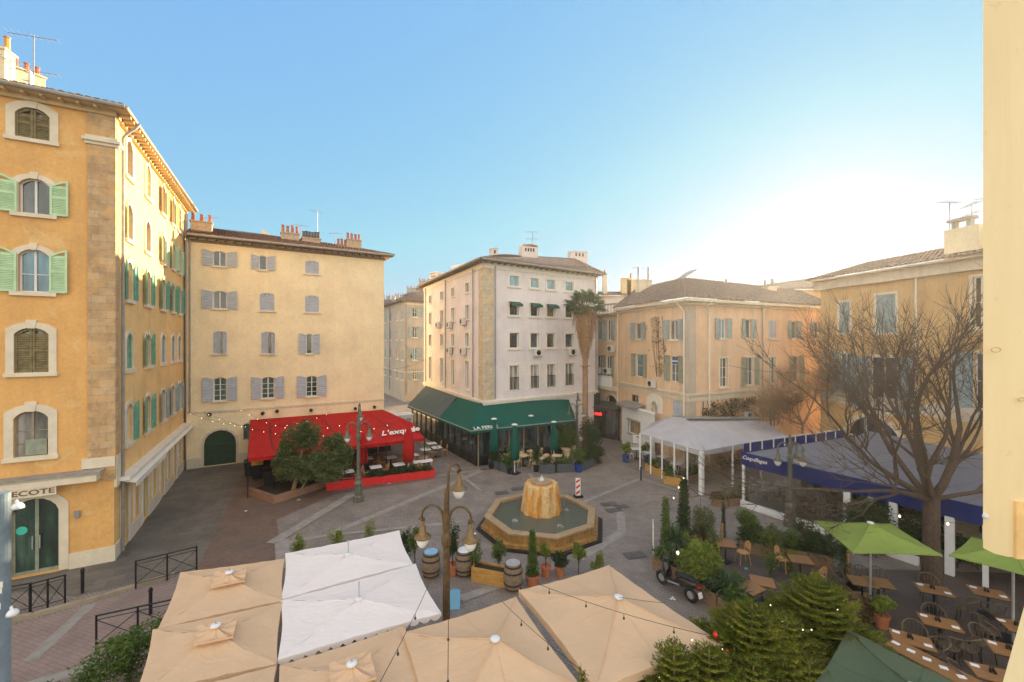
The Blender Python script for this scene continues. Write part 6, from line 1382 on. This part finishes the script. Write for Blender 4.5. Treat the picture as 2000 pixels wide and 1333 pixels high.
for k in range(46):                     # green fans
    a = rg.uniform(0,2*pi); el = rg.uniform(-.5,1.35); L_ = rg.uniform(.9,1.35); d = V((cos(a)*cos(el), sin(a)*cos(el), sin(el))); o_ = pc+V((0,0,H_+.1)); c = o_ + d*L_; q.tube([o_, o_+d*L_*.6+V((0,0,.06)), c], [.03,.02,.015], 4)
    s_ = d.cross(V((0,0,1)));  s_ = s_.normalized() if s_.length > .1 else V((1,0,0)); u_ = s_.cross(d).normalized()
    for j in range(20):
        th = radians(-115 + 230*j/19); r_ = .85*(1-.25*abs(th)/2.0); dd = (d*cos(th) + s_*sin(th)); tip = c + dd*r_ - V((0,0,.18+.25*r_*abs(sin(th)))) + u_*.04; mid = c + dd*r_*.55 + u_*.03; w_ = dd.cross(u_).normalized()*.045
        q.poly([c, mid+w_, tip, mid-w_])
q.build('crown', m_leaf_palm, t)
# bare plane tree
def baretree(base, label, seed, H0, limbs, mat, depth=6, r0=.26, twig=.9, name='bare_tree', spread=.5):
    rg = random.Random(seed); t = thing(name, label, 'tree', base); tr = MB(); cr_ = MB()
    def grow(p, d, L, r, lv):
        pts = [p]; rs = [r]; k = 4 if lv < 3 else 3; dd = V(d)
        for i in range(k):
            dd = (dd + V((rg.gauss(0,.10), rg.gauss(0,.10), rg.gauss(.03,.08)))).normalized(); pts.append(pts[-1] + dd*L/k); rs.append(r*(1 - .45*(i+1)/k))
        (tr if lv < 2 else cr_).tube(pts, rs, 8 if lv < 2 else (5 if lv < 4 else 3), cap=lv < 2)
        if lv >= depth: return
        nb = 3 if lv < 2 else rg.choice((2,3,3,4))
        for j in range(nb):
            at = 1.0 if j == 0 else rg.uniform(.35, 1); i_ = min(k, max(1, int(round(at*k)))); ax = dd.cross(V((rg.gauss(0,1), rg.gauss(0,1), rg.gauss(0,1)))).normalized()
            ang = rg.gauss(0,.15) if j == 0 else rg.uniform(.35,.85)*spread/.5; nd = (Matrix.Rotation(ang, 3, ax) @ dd); nd.z += .05; nd.normalize()
            grow(pts[i_], nd, L*rg.uniform(.62,.85), rs[i_]*rg.uniform(.6,.8) if j else rs[i_]*.92, lv+1)
        if lv >= 3:
            for j in range(8):
                q0 = pts[rg.randint(1,k)]; nd = (dd + V((rg.gauss(0,.5), rg.gauss(0,.5), rg.gauss(.15,.4)))).normalized(); cr_.tube([q0, q0+nd*twig*.5, q0+(nd+V((rg.gauss(0,.1),rg.gauss(0,.1),.1)))*twig], [.011,.008,.004], 3, cap=False)
    b = V(base); top = b + V((.0,0,H0)); tr.tube([b, b+V((-.02,0,H0*.5)), top], [r0*1.35, r0*1.05, r0], 12)
    for (d, L, r) in limbs: grow(top - V((0,0,.1)), V(d).normalized(), L, r, 1)
    tr.build('trunk', mat, t); cr_.build('crown', mat, t)
baretree((15.6,15.6,0), 'big leafless tree with wide fanning branches before the blue pavilion', 4, 3.2, [((-.22,.05,1),2.9,.17),((-.9,.1,.55),3.3,.13),((.3,-.1,1),2.9,.15),((-.95,-.2,.18),3.2,.10),((.8,.2,.6),2.8,.12),((-.55,.4,.8),3.0,.12),((.85,-.3,.3),2.6,.09),((-.6,-.4,.75),2.9,.11),((.1,.4,.95),2.9,.12)], m_bark, 5, .24, .85, spread=.42)
baretree((20.5,29.6,0), 'smaller brown-twigged tree behind the pavilion lamp post', 8, 3.2, [((-.3,.1,1),1.6,.08),((.4,-.1,.9),1.6,.08),((-.6,-.2,.6),1.6,.07),((.5,.3,.7),1.5,.07),((-.9,0,.3),1.5,.07)], M('reddish_twigs', (.28,.17,.10), .9, .3, 6, .4), 5, .09, .8, spread=.6)
# fir trees (cut christmas trees in the foreground)
def fir(base, H_, rad, label, seed, zmin=.5, dens=1.0):
    rg = random.Random(seed); t = thing('fir_tree', label, 'tree', base, 0, 'fir trees in the foreground'); b = V(base)
    lean = V((rg.uniform(-.05,.05), rg.uniform(-.05,.05), 0)); MB().tube([b, b+lean+V((0,0,H_*.7)), b+lean*1.5+V((0,0,H_-.1))], [.07,.035,.012], 7).build('trunk', M('pale_fir_bark', (.34,.25,.13), .9, .3, 7, .3), t)
    q = MB(); tw = MB()
    def needles(a, d, L, s):
        n_ = int(L*150*dens)
        x = d.cross(V((0,0,1))); x = x.normalized() if x.length > .05 else V((1,0,0)); y = x.cross(d)
        for i in range(n_):
            f = rg.random(); th = rg.uniform(-2.1,2.1) + pi/2; o_ = a + d*L*f; nd = ((x*cos(th)+y*sin(th)) + d*.75).normalized(); l_ = s*rg.uniform(.7,1.2)*(1-.3*f); wv = nd.cross(d).normalized()*.0105
            q.poly([o_-wv, o_+wv, o_+nd*l_])
    def branch(o_, d, L, lv=0):
        tw.tube([o_, o_+d*L*.5, o_+d*L+V((0,0,-.02*L))], [.010-.003*lv,.006,.003], 3, cap=False); needles(o_, d, L, .055)
        if lv < 2 and L > .2:
            x = d.cross(V((0,0,1))).normalized(); n_ = int(L/.11)
            for i in range(1, n_+1):
                for sd_ in (-1,1):
                    nd = (d*.8 + x*sd_*rg.uniform(.5,.9) + V((0,0,rg.uniform(-.15,.15)))).normalized(); l2 = L*(.18+.38*(1-i/(n_+1)))*rg.uniform(.7,1.1)
                    branch(o_+d*L*i/(n_+1), nd, l2, lv+1) if l2 > .16 and (lv == 0) else needles(o_+d*L*i/(n_+1), nd, max(.08,l2), .05)
    z = zmin
    while z < H_-.12:
        f = (H_-z)/H_; L = rad*min(1, f**.85*1.7)*rg.uniform(.75,1.1)+.05; n_ = 8 if L > .3 else 5
        for k in range(n_):
            a = 2*pi*k/n_ + rg.uniform(0,6.28)/n_; d = V((cos(a), sin(a), .25+.65*(1-f)**2)).normalized(); branch(b+lean*(z/H_)+V((0,0,z)), d, L)
        z += rg.uniform(.11,.17)*(1 if L > .3 else .8)
    needles(b+lean*1.4+V((0,0,H_-.25)), V((0,0,1)), .28, .035)
    q.build('needles', m_leaf_fir, t); tw.build('twigs', m_deadfrond, t); return t
def atp(px, py, z): p = P(px, py, z); return (p.x, p.y, 0)
fir(atp(1601,1122,3.6), 3.6, 1.5, 'tallest fir tree, rightmost of the foreground group', 1, .9)
fir(atp(1466,1176,3.5), 3.5, 1.4, 'fir tree with a pale orange leader, middle of the foreground group', 2, 1.0)
fir(atp(1540,1196,3.1), 3.1, 1.35, 'fir tree between the two tallest in the foreground', 3, 1.0, .8)
fir(atp(1318,1246,3.3), 3.3, 1.05, 'light green fir at the left of the foreground group', 4, 1.2)
fir(atp(1385,1262,3.1), 3.1, 1.35, 'dark broad fir with a red ornament left of centre in the group', 5, 1.1)
fir(atp(1470,1290,2.9), 2.9, 1.35, 'low fir at the bottom edge between the other firs', 6, 1.0, .8)
fir(atp(1580,1285,2.8), 2.8, 1.35, 'low dark fir at the bottom edge under the tallest one', 7, 1.0, .7)
fir(atp(1139,1304,3.5), 3.5, .45, 'tip of a fir poking up at the bottom edge between parasols', 8, 1.6)
# baubles and fairy lights in the firs
rg = random.Random(12)
for i, (px, py, z, cm, lb) in enumerate([(1571,1148,3.1,m_redpaint,'shiny red bauble near the top of the tallest fir'),(1397,1240,3.1,m_redpaint,'red bauble at the top of the dark broad fir'),(1438,1187,3.2,M('orange_bauble',(.55,.2,.03),.3),'orange bauble left of the pale leader'),(1476,1184,3.2,M('orange_bauble_b',(.55,.25,.03),.3),'orange bauble right of the pale leader'),(1303,1302,2.7,M('brown_bauble',(.2,.04,.02),.3),'brown bauble low in the light green fir'),(1420,1273,2.7,M('dark_red_bauble',(.3,.01,.01),.3),'dark red bauble below the broad fir top')]):
    c = P(px, py, z); t = MB().lathe([(.005,.05),(.03,.042),(.045,.015),(.045,-.015),(.03,-.042),(.005,-.05)], 12, c); t.tube([c+V((0,0,.045)), c+V((0,0,.07))], .01, 5); tag(t.build('bauble', cm, at=c, smooth=True), lb, 'bauble', 'baubles on the fir trees')
sp = 0
for (px, py) in [(1505,1182),(1352,1250),(1288,1324),(1585,1230),(1636,1191),(1568,1230),(1528,1213),(1411,1268),(1475,1205)]:
    c = P(px, py, 3.0-.002*(py-1150)); o = MB().lathe([(.002,.014),(.011,.008),(.011,-.008),(.002,-.014)], 8, c); sp += 1
    tag(o.build('fairy_light', m_bulb, at=c), f'glowing warm fairy light in the firs, {["right of the pale leader","at the top of the broad fir","lowest at the bottom edge","on the tallest fir, middle","on the right flank of the tallest fir","left of the middle of the tallest fir","between the two tall firs","left flank of the low fir","just under the pale leader"][sp-1]}', 'light', 'fairy lights in the firs')
# potted and bed plants
def bush(px, py, H_, rx, label, lm, seed, n=900, size=.1, pot=None, stem=0, cx=0, k=14, name='shrub', pr=.2, ph_=.35, shape=None):
    b = G(px, py); t = thing(name, label, 'plant', b); z0 = 0
    if pot: 
        MB().lathe([(pr*.75,0),(pr,ph_),(pr*1.08,ph_),(pr*1.08,ph_+.05),(pr*.95,ph_+.05),(pr*.93,ph_-.02)], 18).build('pot', pot, t, world=False); MB().lathe([(pr*.9,ph_-.04),(.01,ph_-.03)], 14).build('soil', m_soil, t, world=False); z0 = ph_
    n = int(n*1.8); q = MB(); q.tube([(0,0,z0*.8),(0,.02,z0+stem+.2)], .022, 5)
    for a in (0,2.1,4.2): q.tube([(0,.0,z0+stem*.6),(cos(a)*rx*.4, sin(a)*rx*.4, z0+stem+(H_-z0-stem)*.6)], .012, 4)
    q.build('stem', m_bark, t, world=False); q = MB(); rgg = random.Random(seed)
    hz = (H_-z0-stem)/2; c = (0,0,z0+stem+hz)
    if shape == 'cone':
        for i in range(k): f = (i+.5)/k; leaves(q, (0,0,z0+stem+2*hz*f), (rx*(1-.75*f), rx*(1-.75*f), hz/k*2.2), n//k, size, rgg, 0)
    else: clumps(q, c, (rx,rx,hz), k, n//k, size, rgg, cr_=.42)
    q.build('foliage', lm, t, world=False); return t
bush(1040,1142,2.0,.28,'tall narrow conifer in a terracotta pot behind the beige parasol',m_leaf_mid,1,2200,.07,m_terra,0,k=20,pr=.27,shape='cone')
bush(1066,1125,1.35,.25,'small bushy plant right of the potted conifer',m_leaf_lime,2,500,.08,m_terra,.4)
bush(884,1122,2.1,.24,'slender potted shrub in terracotta behind the bronze lamp',m_leaf_dark,3,800,.08,m_terra,.3,pr=.24)
bush(810,1108,1.75,.28,'thin young tree left of the dark barrel',m_leaf_mid,4,600,.08,None,.7)
bush(795,1085,1.2,.3,'dark shrub peeping over the white parasol corner',m_leaf_dark,5,500,.09)
bush(931,1128,1.5,.28,'sparse light shrub behind the pale-lidded barrel',m_leaf_mid,6,420,.08,None,.4)
bush(975,1112,1.2,.3,'leafy sprig rising from the golden planter',m_leaf_mid,7,500,.09,None,.35)
bush(1093,1124,.85,.28,'round agave-like plant behind the beige parasol edge',m_leaf_dark,8,700,.12,m_terra,.0,pr=.2)
bush(1130,1122,1.35,.30,'small ball-headed tree behind the beige parasol, right of agave',m_leaf_lime,9,900,.07,None,.55)
bush(1167,1118,.8,.3,'yellow-green shrub just above the beige parasol edge',m_leaf_lime,10,500,.08)
bush(585,1092,1.0,.32,'low lime shrub above the white parasol, left one',m_leaf_lime,11,500,.08); bush(658,1075,1.0,.34,'low lime shrub above the white parasol, middle one',m_leaf_lime,12,500,.08)
bush(722,1062,1.1,.25,'low lime shrub above the white parasol, right one',m_leaf_lime,13,350,.08)
bush(1130,921,1.6,.5,'bushy shrub in a bright blue pot at the green terrace',m_leaf_mid,14,1200,.1,m_bluep,.1,pr=.32,ph_=.5)
bush(1222,902,1.6,.38,'yellow-green shrub in a blue pot left of the tent',m_leaf_lime,15,900,.1,m_bluep,.15,pr=.26,ph_=.45)
bush(1263,900,1.4,.35,'leafy shrub against the left tent post',m_leaf_mid,16,600,.1,m_bluep,.1,pr=.24)
bush(1152,900,3.3,.8,'dense shrub mass around the foot of the palm',m_leaf_dark,17,2600,.14,None,.1,k=26)
bush(1105,893,3.0,.7,'tall climbing shrub under the right end of the green awning',m_leaf_mid,18,1500,.13,None,.2,k=20)
bush(1168,905,1.3,.7,'low spreading shrub right of the palm foot',m_leaf_dark,19,900,.13)
bush(995,925,1.9,.3,'upright shrub at the left side of the terrace entrance',m_leaf_mid,20,800,.11,m_black,.1); bush(1047,921,1.9,.3,'upright dark shrub at the right side of the terrace entrance',m_leaf_dark,21,800,.11,m_black,.1)
bush(960,915,1.3,.3,'dark shrub in a black pot at the left terrace corner',m_leaf_dark,22,500,.1,m_black)
# terrace greenery
bush(1300,1105,2.7,.30,'tall brownish conifer with lights at the terrace corner',m_leaf_mid,30,1500,.09,None,.1,shape='cone',k=22)
bush(1336,1078,3.1,.42,'tallest pointed conifer behind the yucca',m_leaf_dark,31,2600,.1,None,.1,shape='cone',k=26)
bush(1374,1070,1.9,.5,'grey-green bushy shrub beside the pointed conifer',m_leaf_olive,32,1300,.09)
bush(1413,1050,1.6,.14,'slim dark cypress leaning by the small table',m_leaf_dark,33,900,.06,None,.0,shape='cone',k=14)
bush(1460,1070,1.6,.62,'bright green round shrub on the upper terrace edge',m_leaf_mid,34,1900,.1)
bush(1512,1088,1.4,.55,'mixed grey-green shrub left of the lamp post foot',m_leaf_olive,35,1400,.09)
bush(1570,1095,1.6,.75,'wide dark shrub right of the lamp post foot',m_leaf_dark,36,2200,.1); bush(1612,1105,1.5,.5,'dark shrub under the left tip of the lime parasol',m_leaf_dark,37,1200,.1)
bush(1364,1152,2.0,.6,'large lemon-green leafy shrub behind the scooter',m_leaf_lime,38,1500,.13,k=22); bush(1397,1158,1.6,.42,'lemon-green shrub right of the large one behind the scooter',m_leaf_lime,39,800,.12)
bush(1338,1128,1.1,.35,'low shrub directly behind the scooter seat',m_leaf_mid,40,600,.11)
bush(1505,1128,1.1,.35,'sparse light plant in the terrace middle, left',m_leaf_mid,41,260,.1); bush(1545,1118,.9,.3,'sparse light plant in the terrace middle, right',m_leaf_lime,42,200,.1)
bush(1648,1145,1.9,.22,'slim dark cypress left under the lime parasol',m_leaf_dark,43,1100,.08,None,.0,shape='cone',k=14)
bush(1722,1225,1.0,.34,'round variegated shrub in front of the paired tables',m_leaf_lime,44,900,.08,m_terra,.1); bush(1692,1218,.9,.3,'dry wispy grass plant beside the variegated shrub',m_leaf_brown,45,400,.12)
bush(1690,1075,2.2,.9,'dense dark shrubs behind the lime parasol',m_leaf_dark,46,2600,.13,k=24); bush(1785,1085,2.2,.9,'dark shrubs at the foot of the bare tree',m_leaf_dark,47,2600,.13,k=24)
bush(1870,1110,1.5,.6,'dark low shrubs right of the bare tree trunk',m_leaf_dark,48,1200,.13)
bush(1312,1092,1.5,.4,'leafy shrub between yucca and corner conifer',m_leaf_mid,51,700,.11)
bush(1350,1108,1.5,.42,'yellowish shrub behind the yucca',m_leaf_lime,52,700,.11)
bush(1392,1088,1.2,.38,'olive-toned shrub left of the slim cypress foot',m_leaf_olive,53,700,.09)
bush(1440,1180,1.1,.35,'leafy plant behind the arching yucca',m_leaf_mid,54,500,.11)
bush(1482,1080,1.3,.4,'dark shrub filling the gap on the upper edge',m_leaf_dark,55,800,.1)
bush(1545,1092,1.4,.45,'green shrub behind the small wooden table',m_leaf_mid,56,900,.1)
# yuccas
def yucca(px, py, z0, label, n, L, seed, lm=m_leaf_palm):
    b = G(px, py); rg = random.Random(seed); t = thing('yucca', label, 'plant', b); MB().tube([(0,0,0),(0,0,z0)], [.07,.05], 7).build('trunk', m_bark, t, world=False); q = MB()
    for k in range(n):
        a = rg.uniform(0,6.28); el = rg.uniform(-.5,1.3); l_ = L*rg.uniform(.7,1.1); d = V((cos(a)*cos(el), sin(a)*cos(el), sin(el))); w_ = V((-sin(a),cos(a),0))*.022; o_ = V((0,0,z0)); m_ = o_+d*l_*.55; e = o_+d*l_+V((0,0,-.25*l_*cos(el)))
        q.poly([o_-w_*.6, o_+w_*.6, m_+w_, m_-w_]); q.poly([m_-w_, m_+w_, e])
    q.build('foliage', lm, t, world=False)
yucca(1320,1112,1.15,'spiky yucca in the terrace corner planter',110,.8,1); yucca(1420,1190,.75,'arching green yucca in the planter beside the scooter',90,.85,2); yucca(1445,1205,.6,'smaller spiky plant right of the arching yucca',60,.7,3)
# ivy-like bush under beige parasols, left
bc = P(250,1300,.6); t = thing('hedge_bush', 'large rounded green bush spilling below the left beige parasols', 'bush', (bc.x,bc.y,0)); q = MB(); rg = random.Random(77)
for (dx, dy, dz, rr_) in [(0,0,.7,.95),(.5,.9,.8,.85),(-.3,-1.0,.7,1.0),(.9,1.9,.9,.6),(.2,-.2,1.2,.7),(1.0,2.5,1.5,.3),(-.5,-1.9,.8,1.0)]: clumps(q, bc+V((dx,dy,dz-.6)), (rr_,rr_,rr_*.75), 22, 90, .09, rg, cr_=.36)
q.build('foliage', m_leaf_mid, t); MB().tube([(bc.x,bc.y,0),(bc.x+.1,bc.y,.8)], .05, 6).build('stem', m_bark, t)
# tall white board at the terrace corner, wooden stakes
a = G(1277,1105); tag(MB().ob(a+V((0,0,.5)), (.28,.9,0), (-.03,.01,0), (0,0,1.0)).build('screen_board', m_trimw, at=a), 'upright cream board at the left corner of the terrace planters', 'board')
for i, (px, py, h) in enumerate([(1656,1148,1.35),(1411,1062,.9)]): b = G(px, py); tag(MB().box(b.x,b.y,0,.06,.05,h,.2).build('wooden_stake', m_woodl, at=b), ['upright wooden stake before the slim cypress under lime parasol','short wooden stake beside the leaning slim cypress'][i], 'stake')
# ================================================================ SCOOTER
b = G(1322,1158); hd = G(1300,1142)-G(1347,1172); t = thing('scooter', 'black motor scooter parked against the terrace planters', 'scooter', (b.x,b.y,.013), atan2(hd.y,hd.x))
def wheel(x, nm='wheel'):
    q = MB(); n_ = 18
    for k in range(n_+0): pass
    q.tube([(x+.2*cos(a), 0, .22+.2*sin(a)) for a in [2*pi*k/n_ for k in range(n_+1)]], .055, 8, cap=False); w_ = q.build('wheel', m_rubber, t, world=False, smooth=True)
    q = MB(); q.tube([(x,-.03,.22),(x,.03,.22)], .13, 12); q.build('rim', m_alu, w_, world=False)
wheel(.68); wheel(-.58)
def loft(mb, secs, n=12):               # secs: (x, cz, halfheight, halfwidth)
    i0 = len(mb.v)
    for (x, cz, hh, hw) in secs:
        for j in range(n): a = 2*pi*j/n; mb.v.append((x, hw*cos(a), cz+hh*sin(a)))
    for i in range(len(secs)-1):
        for j in range(n): a_ = i0+i*n+j; b_ = i0+i*n+(j+1)%n; mb.f.append((a_,b_,b_+n,a_+n)); mb.m.append(0)
    mb.f.append(tuple(i0+j for j in range(n))); mb.f.append(tuple(i0+(len(secs)-1)*n+j for j in range(n))); mb.m += [0,0]; return mb
loft(MB(), [(-.9,.68,.03,.05),(-.8,.66,.1,.12),(-.55,.6,.17,.17),(-.25,.55,.2,.18),(-.05,.42,.16,.16),(.1,.3,.07,.15),(.35,.3,.06,.16),(.42,.33,.05,.15)]).build('rear_body', m_scoot, t, world=False, smooth=True)
q = MB(); loft(q, [(.36,.5,.2,.17),(.43,.62,.3,.2),(.5,.7,.26,.18),(.56,.78,.16,.12),(.6,.8,.06,.06)]); q.build('front_shield', m_scoot, t, world=False, smooth=True)
q = MB(); loft(q, [(.42,.3,.04,.06),(.55,.42,.05,.09),(.72,.45,.04,.09),(.9,.33,.03,.06)]); q.build('front_mudguard', m_scoot, t, world=False, smooth=True)
q = MB(); loft(q, [(-.78,.8,.03,.1),(-.6,.8,.06,.15),(-.3,.76,.06,.15),(-.02,.72,.05,.12),(.06,.7,.02,.06)]); q.build('seat', m_rubber, t, world=False, smooth=True)
q = MB(); q.tube([(.66,0,.25),(.5,0,.9),(.47,0,1.0)], .03, 7); q.tube([(.4,-.33,1.02),(.48,-.12,.98),(.48,.12,.98),(.4,.33,1.02)], .018, 6); q.build('handlebar', m_scoot, t, world=False)
for sd_ in (-1,1): MB().tube([(.45,sd_*.2,1.0),(.48,sd_*.28,1.16)], .008, 4).tube([(.48,sd_*.28,1.13),(.475,sd_*.28,1.23)], .05, 8).build('mirror', m_scoot, t, world=False)
q = MB(); loft(q, [(.44,.98,.03,.05),(.5,1.0,.07,.1),(.57,.99,.06,.09),(.6,.97,.02,.04)]); q.build('headlamp_cowl', m_scoot, t, world=False, smooth=True)
MB().lathe([(.06,0),(.05,.02),(.01,.03)], 12).build('gauge', m_glass, t, world=False).location = (.45,0,1.03)
q = MB(); q.ob((-.92,-.09,.62),(.03,0,0),(0,.18,0),(0,0,.07)); q.build('tail_light', m_redl, t, world=False)
q = MB(); q.ob((-1.0,-.09,.32),(.02,0,.0),(0,.18,0),(.05,0,.16)); q.build('number_plate', m_letter, t, world=False)
q = MB(); q.tube([(-.1,-.19,.26),(-.5,-.2,.28),(-.8,-.2,.34)], [.03,.06,.05], 8); q.build('exhaust', m_alu, t, world=False)
q = MB(); q.ob((-.25,.17,.42),(.5,.0,-.1),(0,.02,0),(0,0,.06)); q.build('side_trim', m_alu, t, world=False)
# ================================================================ OUR OWN WINDOW: jamb and sill stone
t = thing('window_shutter', 'pale cream painted shutter board close by at the right edge', 'shutter', (1.16,1.0,8.4)); q = MB()
bl = 1.0; x0 = (1920-1000)/F*bl
prof = []
for k in range(13): u = k/12; prof.append((u, 8.49 - .016*(1-(2*min(u*3,1)-1)**2)*0 - .004*sin(u*3) + (.02*(1-min(1,u*8)))))
W2 = V((.62,-.06,0)); th = V((.055,.045,0)); A_ = V((x0, bl, 0)); N_ = 24
fr_ = [k/N_ for k in range(N_+1)]; zb_ = [8.497 - .012*min(1, u*7) + .010*max(0, 1-u*22)**2 + .0012*sin(u*60) for u in fr_]
for k in range(N_):
    a_ = A_ + W2*fr_[k]; b_ = A_ + W2*fr_[k+1]; za, zb2 = zb_[k], zb_[k+1]
    q.poly([a_+V((0,0,za)), b_+V((0,0,zb2)), b_+V((0,0,11.5)), a_+V((0,0,11.5))]); q.poly([a_+th+V((0,0,za)), b_+th+V((0,0,zb2)), b_+th+V((0,0,11.5)), a_+th+V((0,0,11.5))])
    q.poly([a_+V((0,0,za)), b_+V((0,0,zb2)), b_+th+V((0,0,zb2)), a_+th+V((0,0,za))])
q.poly([A_+V((0,0,zb_[0])), A_+th+V((0,0,zb_[0])), A_+th+V((0,0,11.5)), A_+V((0,0,11.5))]); q.build('board', m_jamb, t)
q = MB(); e_ = A_ + W2*.105 - V((0,.006,0)); q.ob(e_+V((0,0,8.487)), W2*.06, V((0,.006,0)), (0,0,.135)); q.build('corner_patch', M('bare_orange_wood', (.86,.56,.24), .7, .2, 12, .3), t)
for (px, py, r_) in ((1945,683,.0085),(1995,780,.006)):
    c = PY(px, py, .985); q = MB(); q.tube([(c.x + r_*1.3*cos(a), c.y, c.z + r_*.7*sin(a)) for a in [2*pi*k/16 for k in range(17)]], .0011, 5); q.build('wood_knot', M('knot_stain', (.62,.42,.2), .7, .1, 9), t)
q = MB(); q.lathe([(.004,-.006),(.006,0),(.004,.006)], 10, (x0-.001,bl-.006,8.585)); q.build('hinge_pin', m_whiteplast, t)
a = PY(2002,1178,.62); b = PY(1955,1345,.62); tag(MB().ob(a, b-a, V((.3,.03,-.02)), (.03,-.06,-.02)).build('window_sill', m_jamb, at=a), 'blurry cream sill corner at the lower right edge', 'sill')
# ================================================================ CABLES WITH HANGING BULBS
def cable(a, b, label, n=0, sag=.3, r=.008, bulb=None, drop=.12, bs=.02, name='light_string', group='cables strung over the square', fs=None):
    a = V(a); b = V(b); t = thing(name, label, 'light string' if n else 'cable', a, 0, group)
    f = lambda u: a.lerp(b, u) - V((0,0,sag*4*u*(1-u))); MB().tube([f(i/24) for i in range(25)], r, 4).build('wire', m_black, t)
    for u in (fs or [(k+.5)/n for k in range(n)]):
        p = f(u); q = MB(); q.lathe([(bs*.2,-drop-bs*1.4),(bs,-drop-bs*.3),(bs*.7,-drop+bs),(bs*.4,-drop+bs*1.5)], 8, p); o = q.build('bulb', bulb or m_lbulb, t, smooth=True)
        MB().tube([p, p-V((0,0,drop-bs))], .006, 4).build('flex', m_black, o)
cable(PY(838,1140,9.6), PY(738,1340,5.8), 'cable with two dark bulbs crossing the white and beige parasols', sag=.05, fs=[.38,.72], drop=.09, bs=.024, r=.006)
cable(PY(876,1186,8.6), PY(874,1420,5.2), 'vertical-looking cable with dark bulbs in front of the left square parasol', sag=.03, fs=[.32,.68], drop=.08, bs=.022, r=.006)
cable(PY(978,1172,9.3), PY(1150,1320,6.6), 'cable with dark bulbs slanting across the left square parasol', sag=.05, fs=[.3,.62], drop=.10, bs=.024, r=.006)
cable(PY(1050,1140,9.6), PY(1380,1240,8.2), 'cable with dark bulbs slanting across the right square parasol', sag=.08, fs=[.08,.32,.55,.83], drop=.10, bs=.024, r=.006)
cable(PY(1208,1166,9.5), PY(1300,1178,9.4), 'short thin wire from the right parasol hub', sag=.01, r=.005)
cable(wc.pt(1,4.0,.3), wc.pt(8,3.9,5)+V((6,-3,0)), 'string of warm bulbs sagging over the red awning, upper', 16, 1.2, .008, m_bulb, .05, .018)
cable(wc.pt(3,4.2,.4), G(700,979)+V((0,0,4.6)), 'string of warm bulbs from the cream wall to the lamp post', 12, 1.0, .008, m_bulb, .05, .018)
cable(ws.pt(13,4.2,.2), wc.pt(9,3.7,3), 'string of warm bulbs from the side street across the gate', 14, 1.1, .008, m_bulb, .05, .018)
cable(wl_.pt(2,6.8,.3), (-15.5,58,9.2), 'thin dark cable over the side street with hanging lamp', 1, .4, .015, m_lbulb, .5, .18)
cable(wc.pt(wc.L-.2,6.6,.3), wl_.pt(1,6.9,.3), 'thin cable across the street mouth by the white building', 0, .3, .012)
cable(wq.pt(4,7.2,.2), wt.pt(3,7.4,.2), 'dark cable between the peach and golden buildings', 0, .5, .012)
cable((13.2,15.2,2.9), (18.2,13.4,3.2), 'string of warm bulbs behind the lime parasols', 4, .3, .008, m_bulb, .06, .035)
cable(G(1300,1100)+V((0,0,1.9)), G(1340,1075)+V((0,0,3.3)), 'short string of warm lights on the corner conifers', 4, -.1, .006, m_bulb, .03, .028)
b = G(1324,1128); t = thing('garden_lamp', 'small glowing globe lamp on a stick beside the scooter', 'lamp', b); MB().tube([(0,0,.3),(0,0,.9)], .012, 5).build('stick', m_woodl, t, world=False); MB().lathe([(.01,.87),(.05,.9),(.06,.94),(.05,.98),(.01,1.01)], 12).build('globe', m_bulb, t, world=False, smooth=True)

rg = random.Random(31)
for i, (px, py, lb) in enumerate([(585,977,'white paper scrap on the paving by the brick bed'),(479,999,'pale paper scrap on the brown paving'),(760,945,'white scrap just in front of the red planter'),(923,1044,'square white drain cap left of the fountain'),(1311,1170,'white paper scraps under the scooter'),(1456,1112,'small turquoise lid on the terrace floor')]):
    c = G(px, py); mb = MB()
    for k in range(3 if i != 3 else 1): mb.box(c.x + rg.uniform(-.08,.08)*(i != 3), c.y + rg.uniform(-.08,.08)*(i != 3), .034+.004*k, .09 if i != 3 else .28, .07 if i != 3 else .28, .004, rg.uniform(0,3))
    tag(mb.build('litter' if i != 3 else 'drain_cap', m_tabw if i != 5 else M('turquoise_lid', (.05,.45,.35), .5), at=(c.x,c.y,0)), lb, 'litter' if i != 3 else 'drain cap')
# ================================================================ AIR
q = MB().ob((-130,-12,-1), (260,0,0), (0,150,0), (0,0,22.2)); m, t, p = newmat('haze_air'); t.nodes.remove(p); pv = N(t, "ShaderNodeVolumePrincipled")
pv.inputs["Color"].default_value = (1,.95,.88,1); pv.inputs["Density"].default_value = .0007; pv.inputs["Anisotropy"].default_value = .6; t.links.new(pv.outputs[0], t.nodes["Material Output"].inputs["Volume"])
tag(q.build('haze', m), kind='stuff')
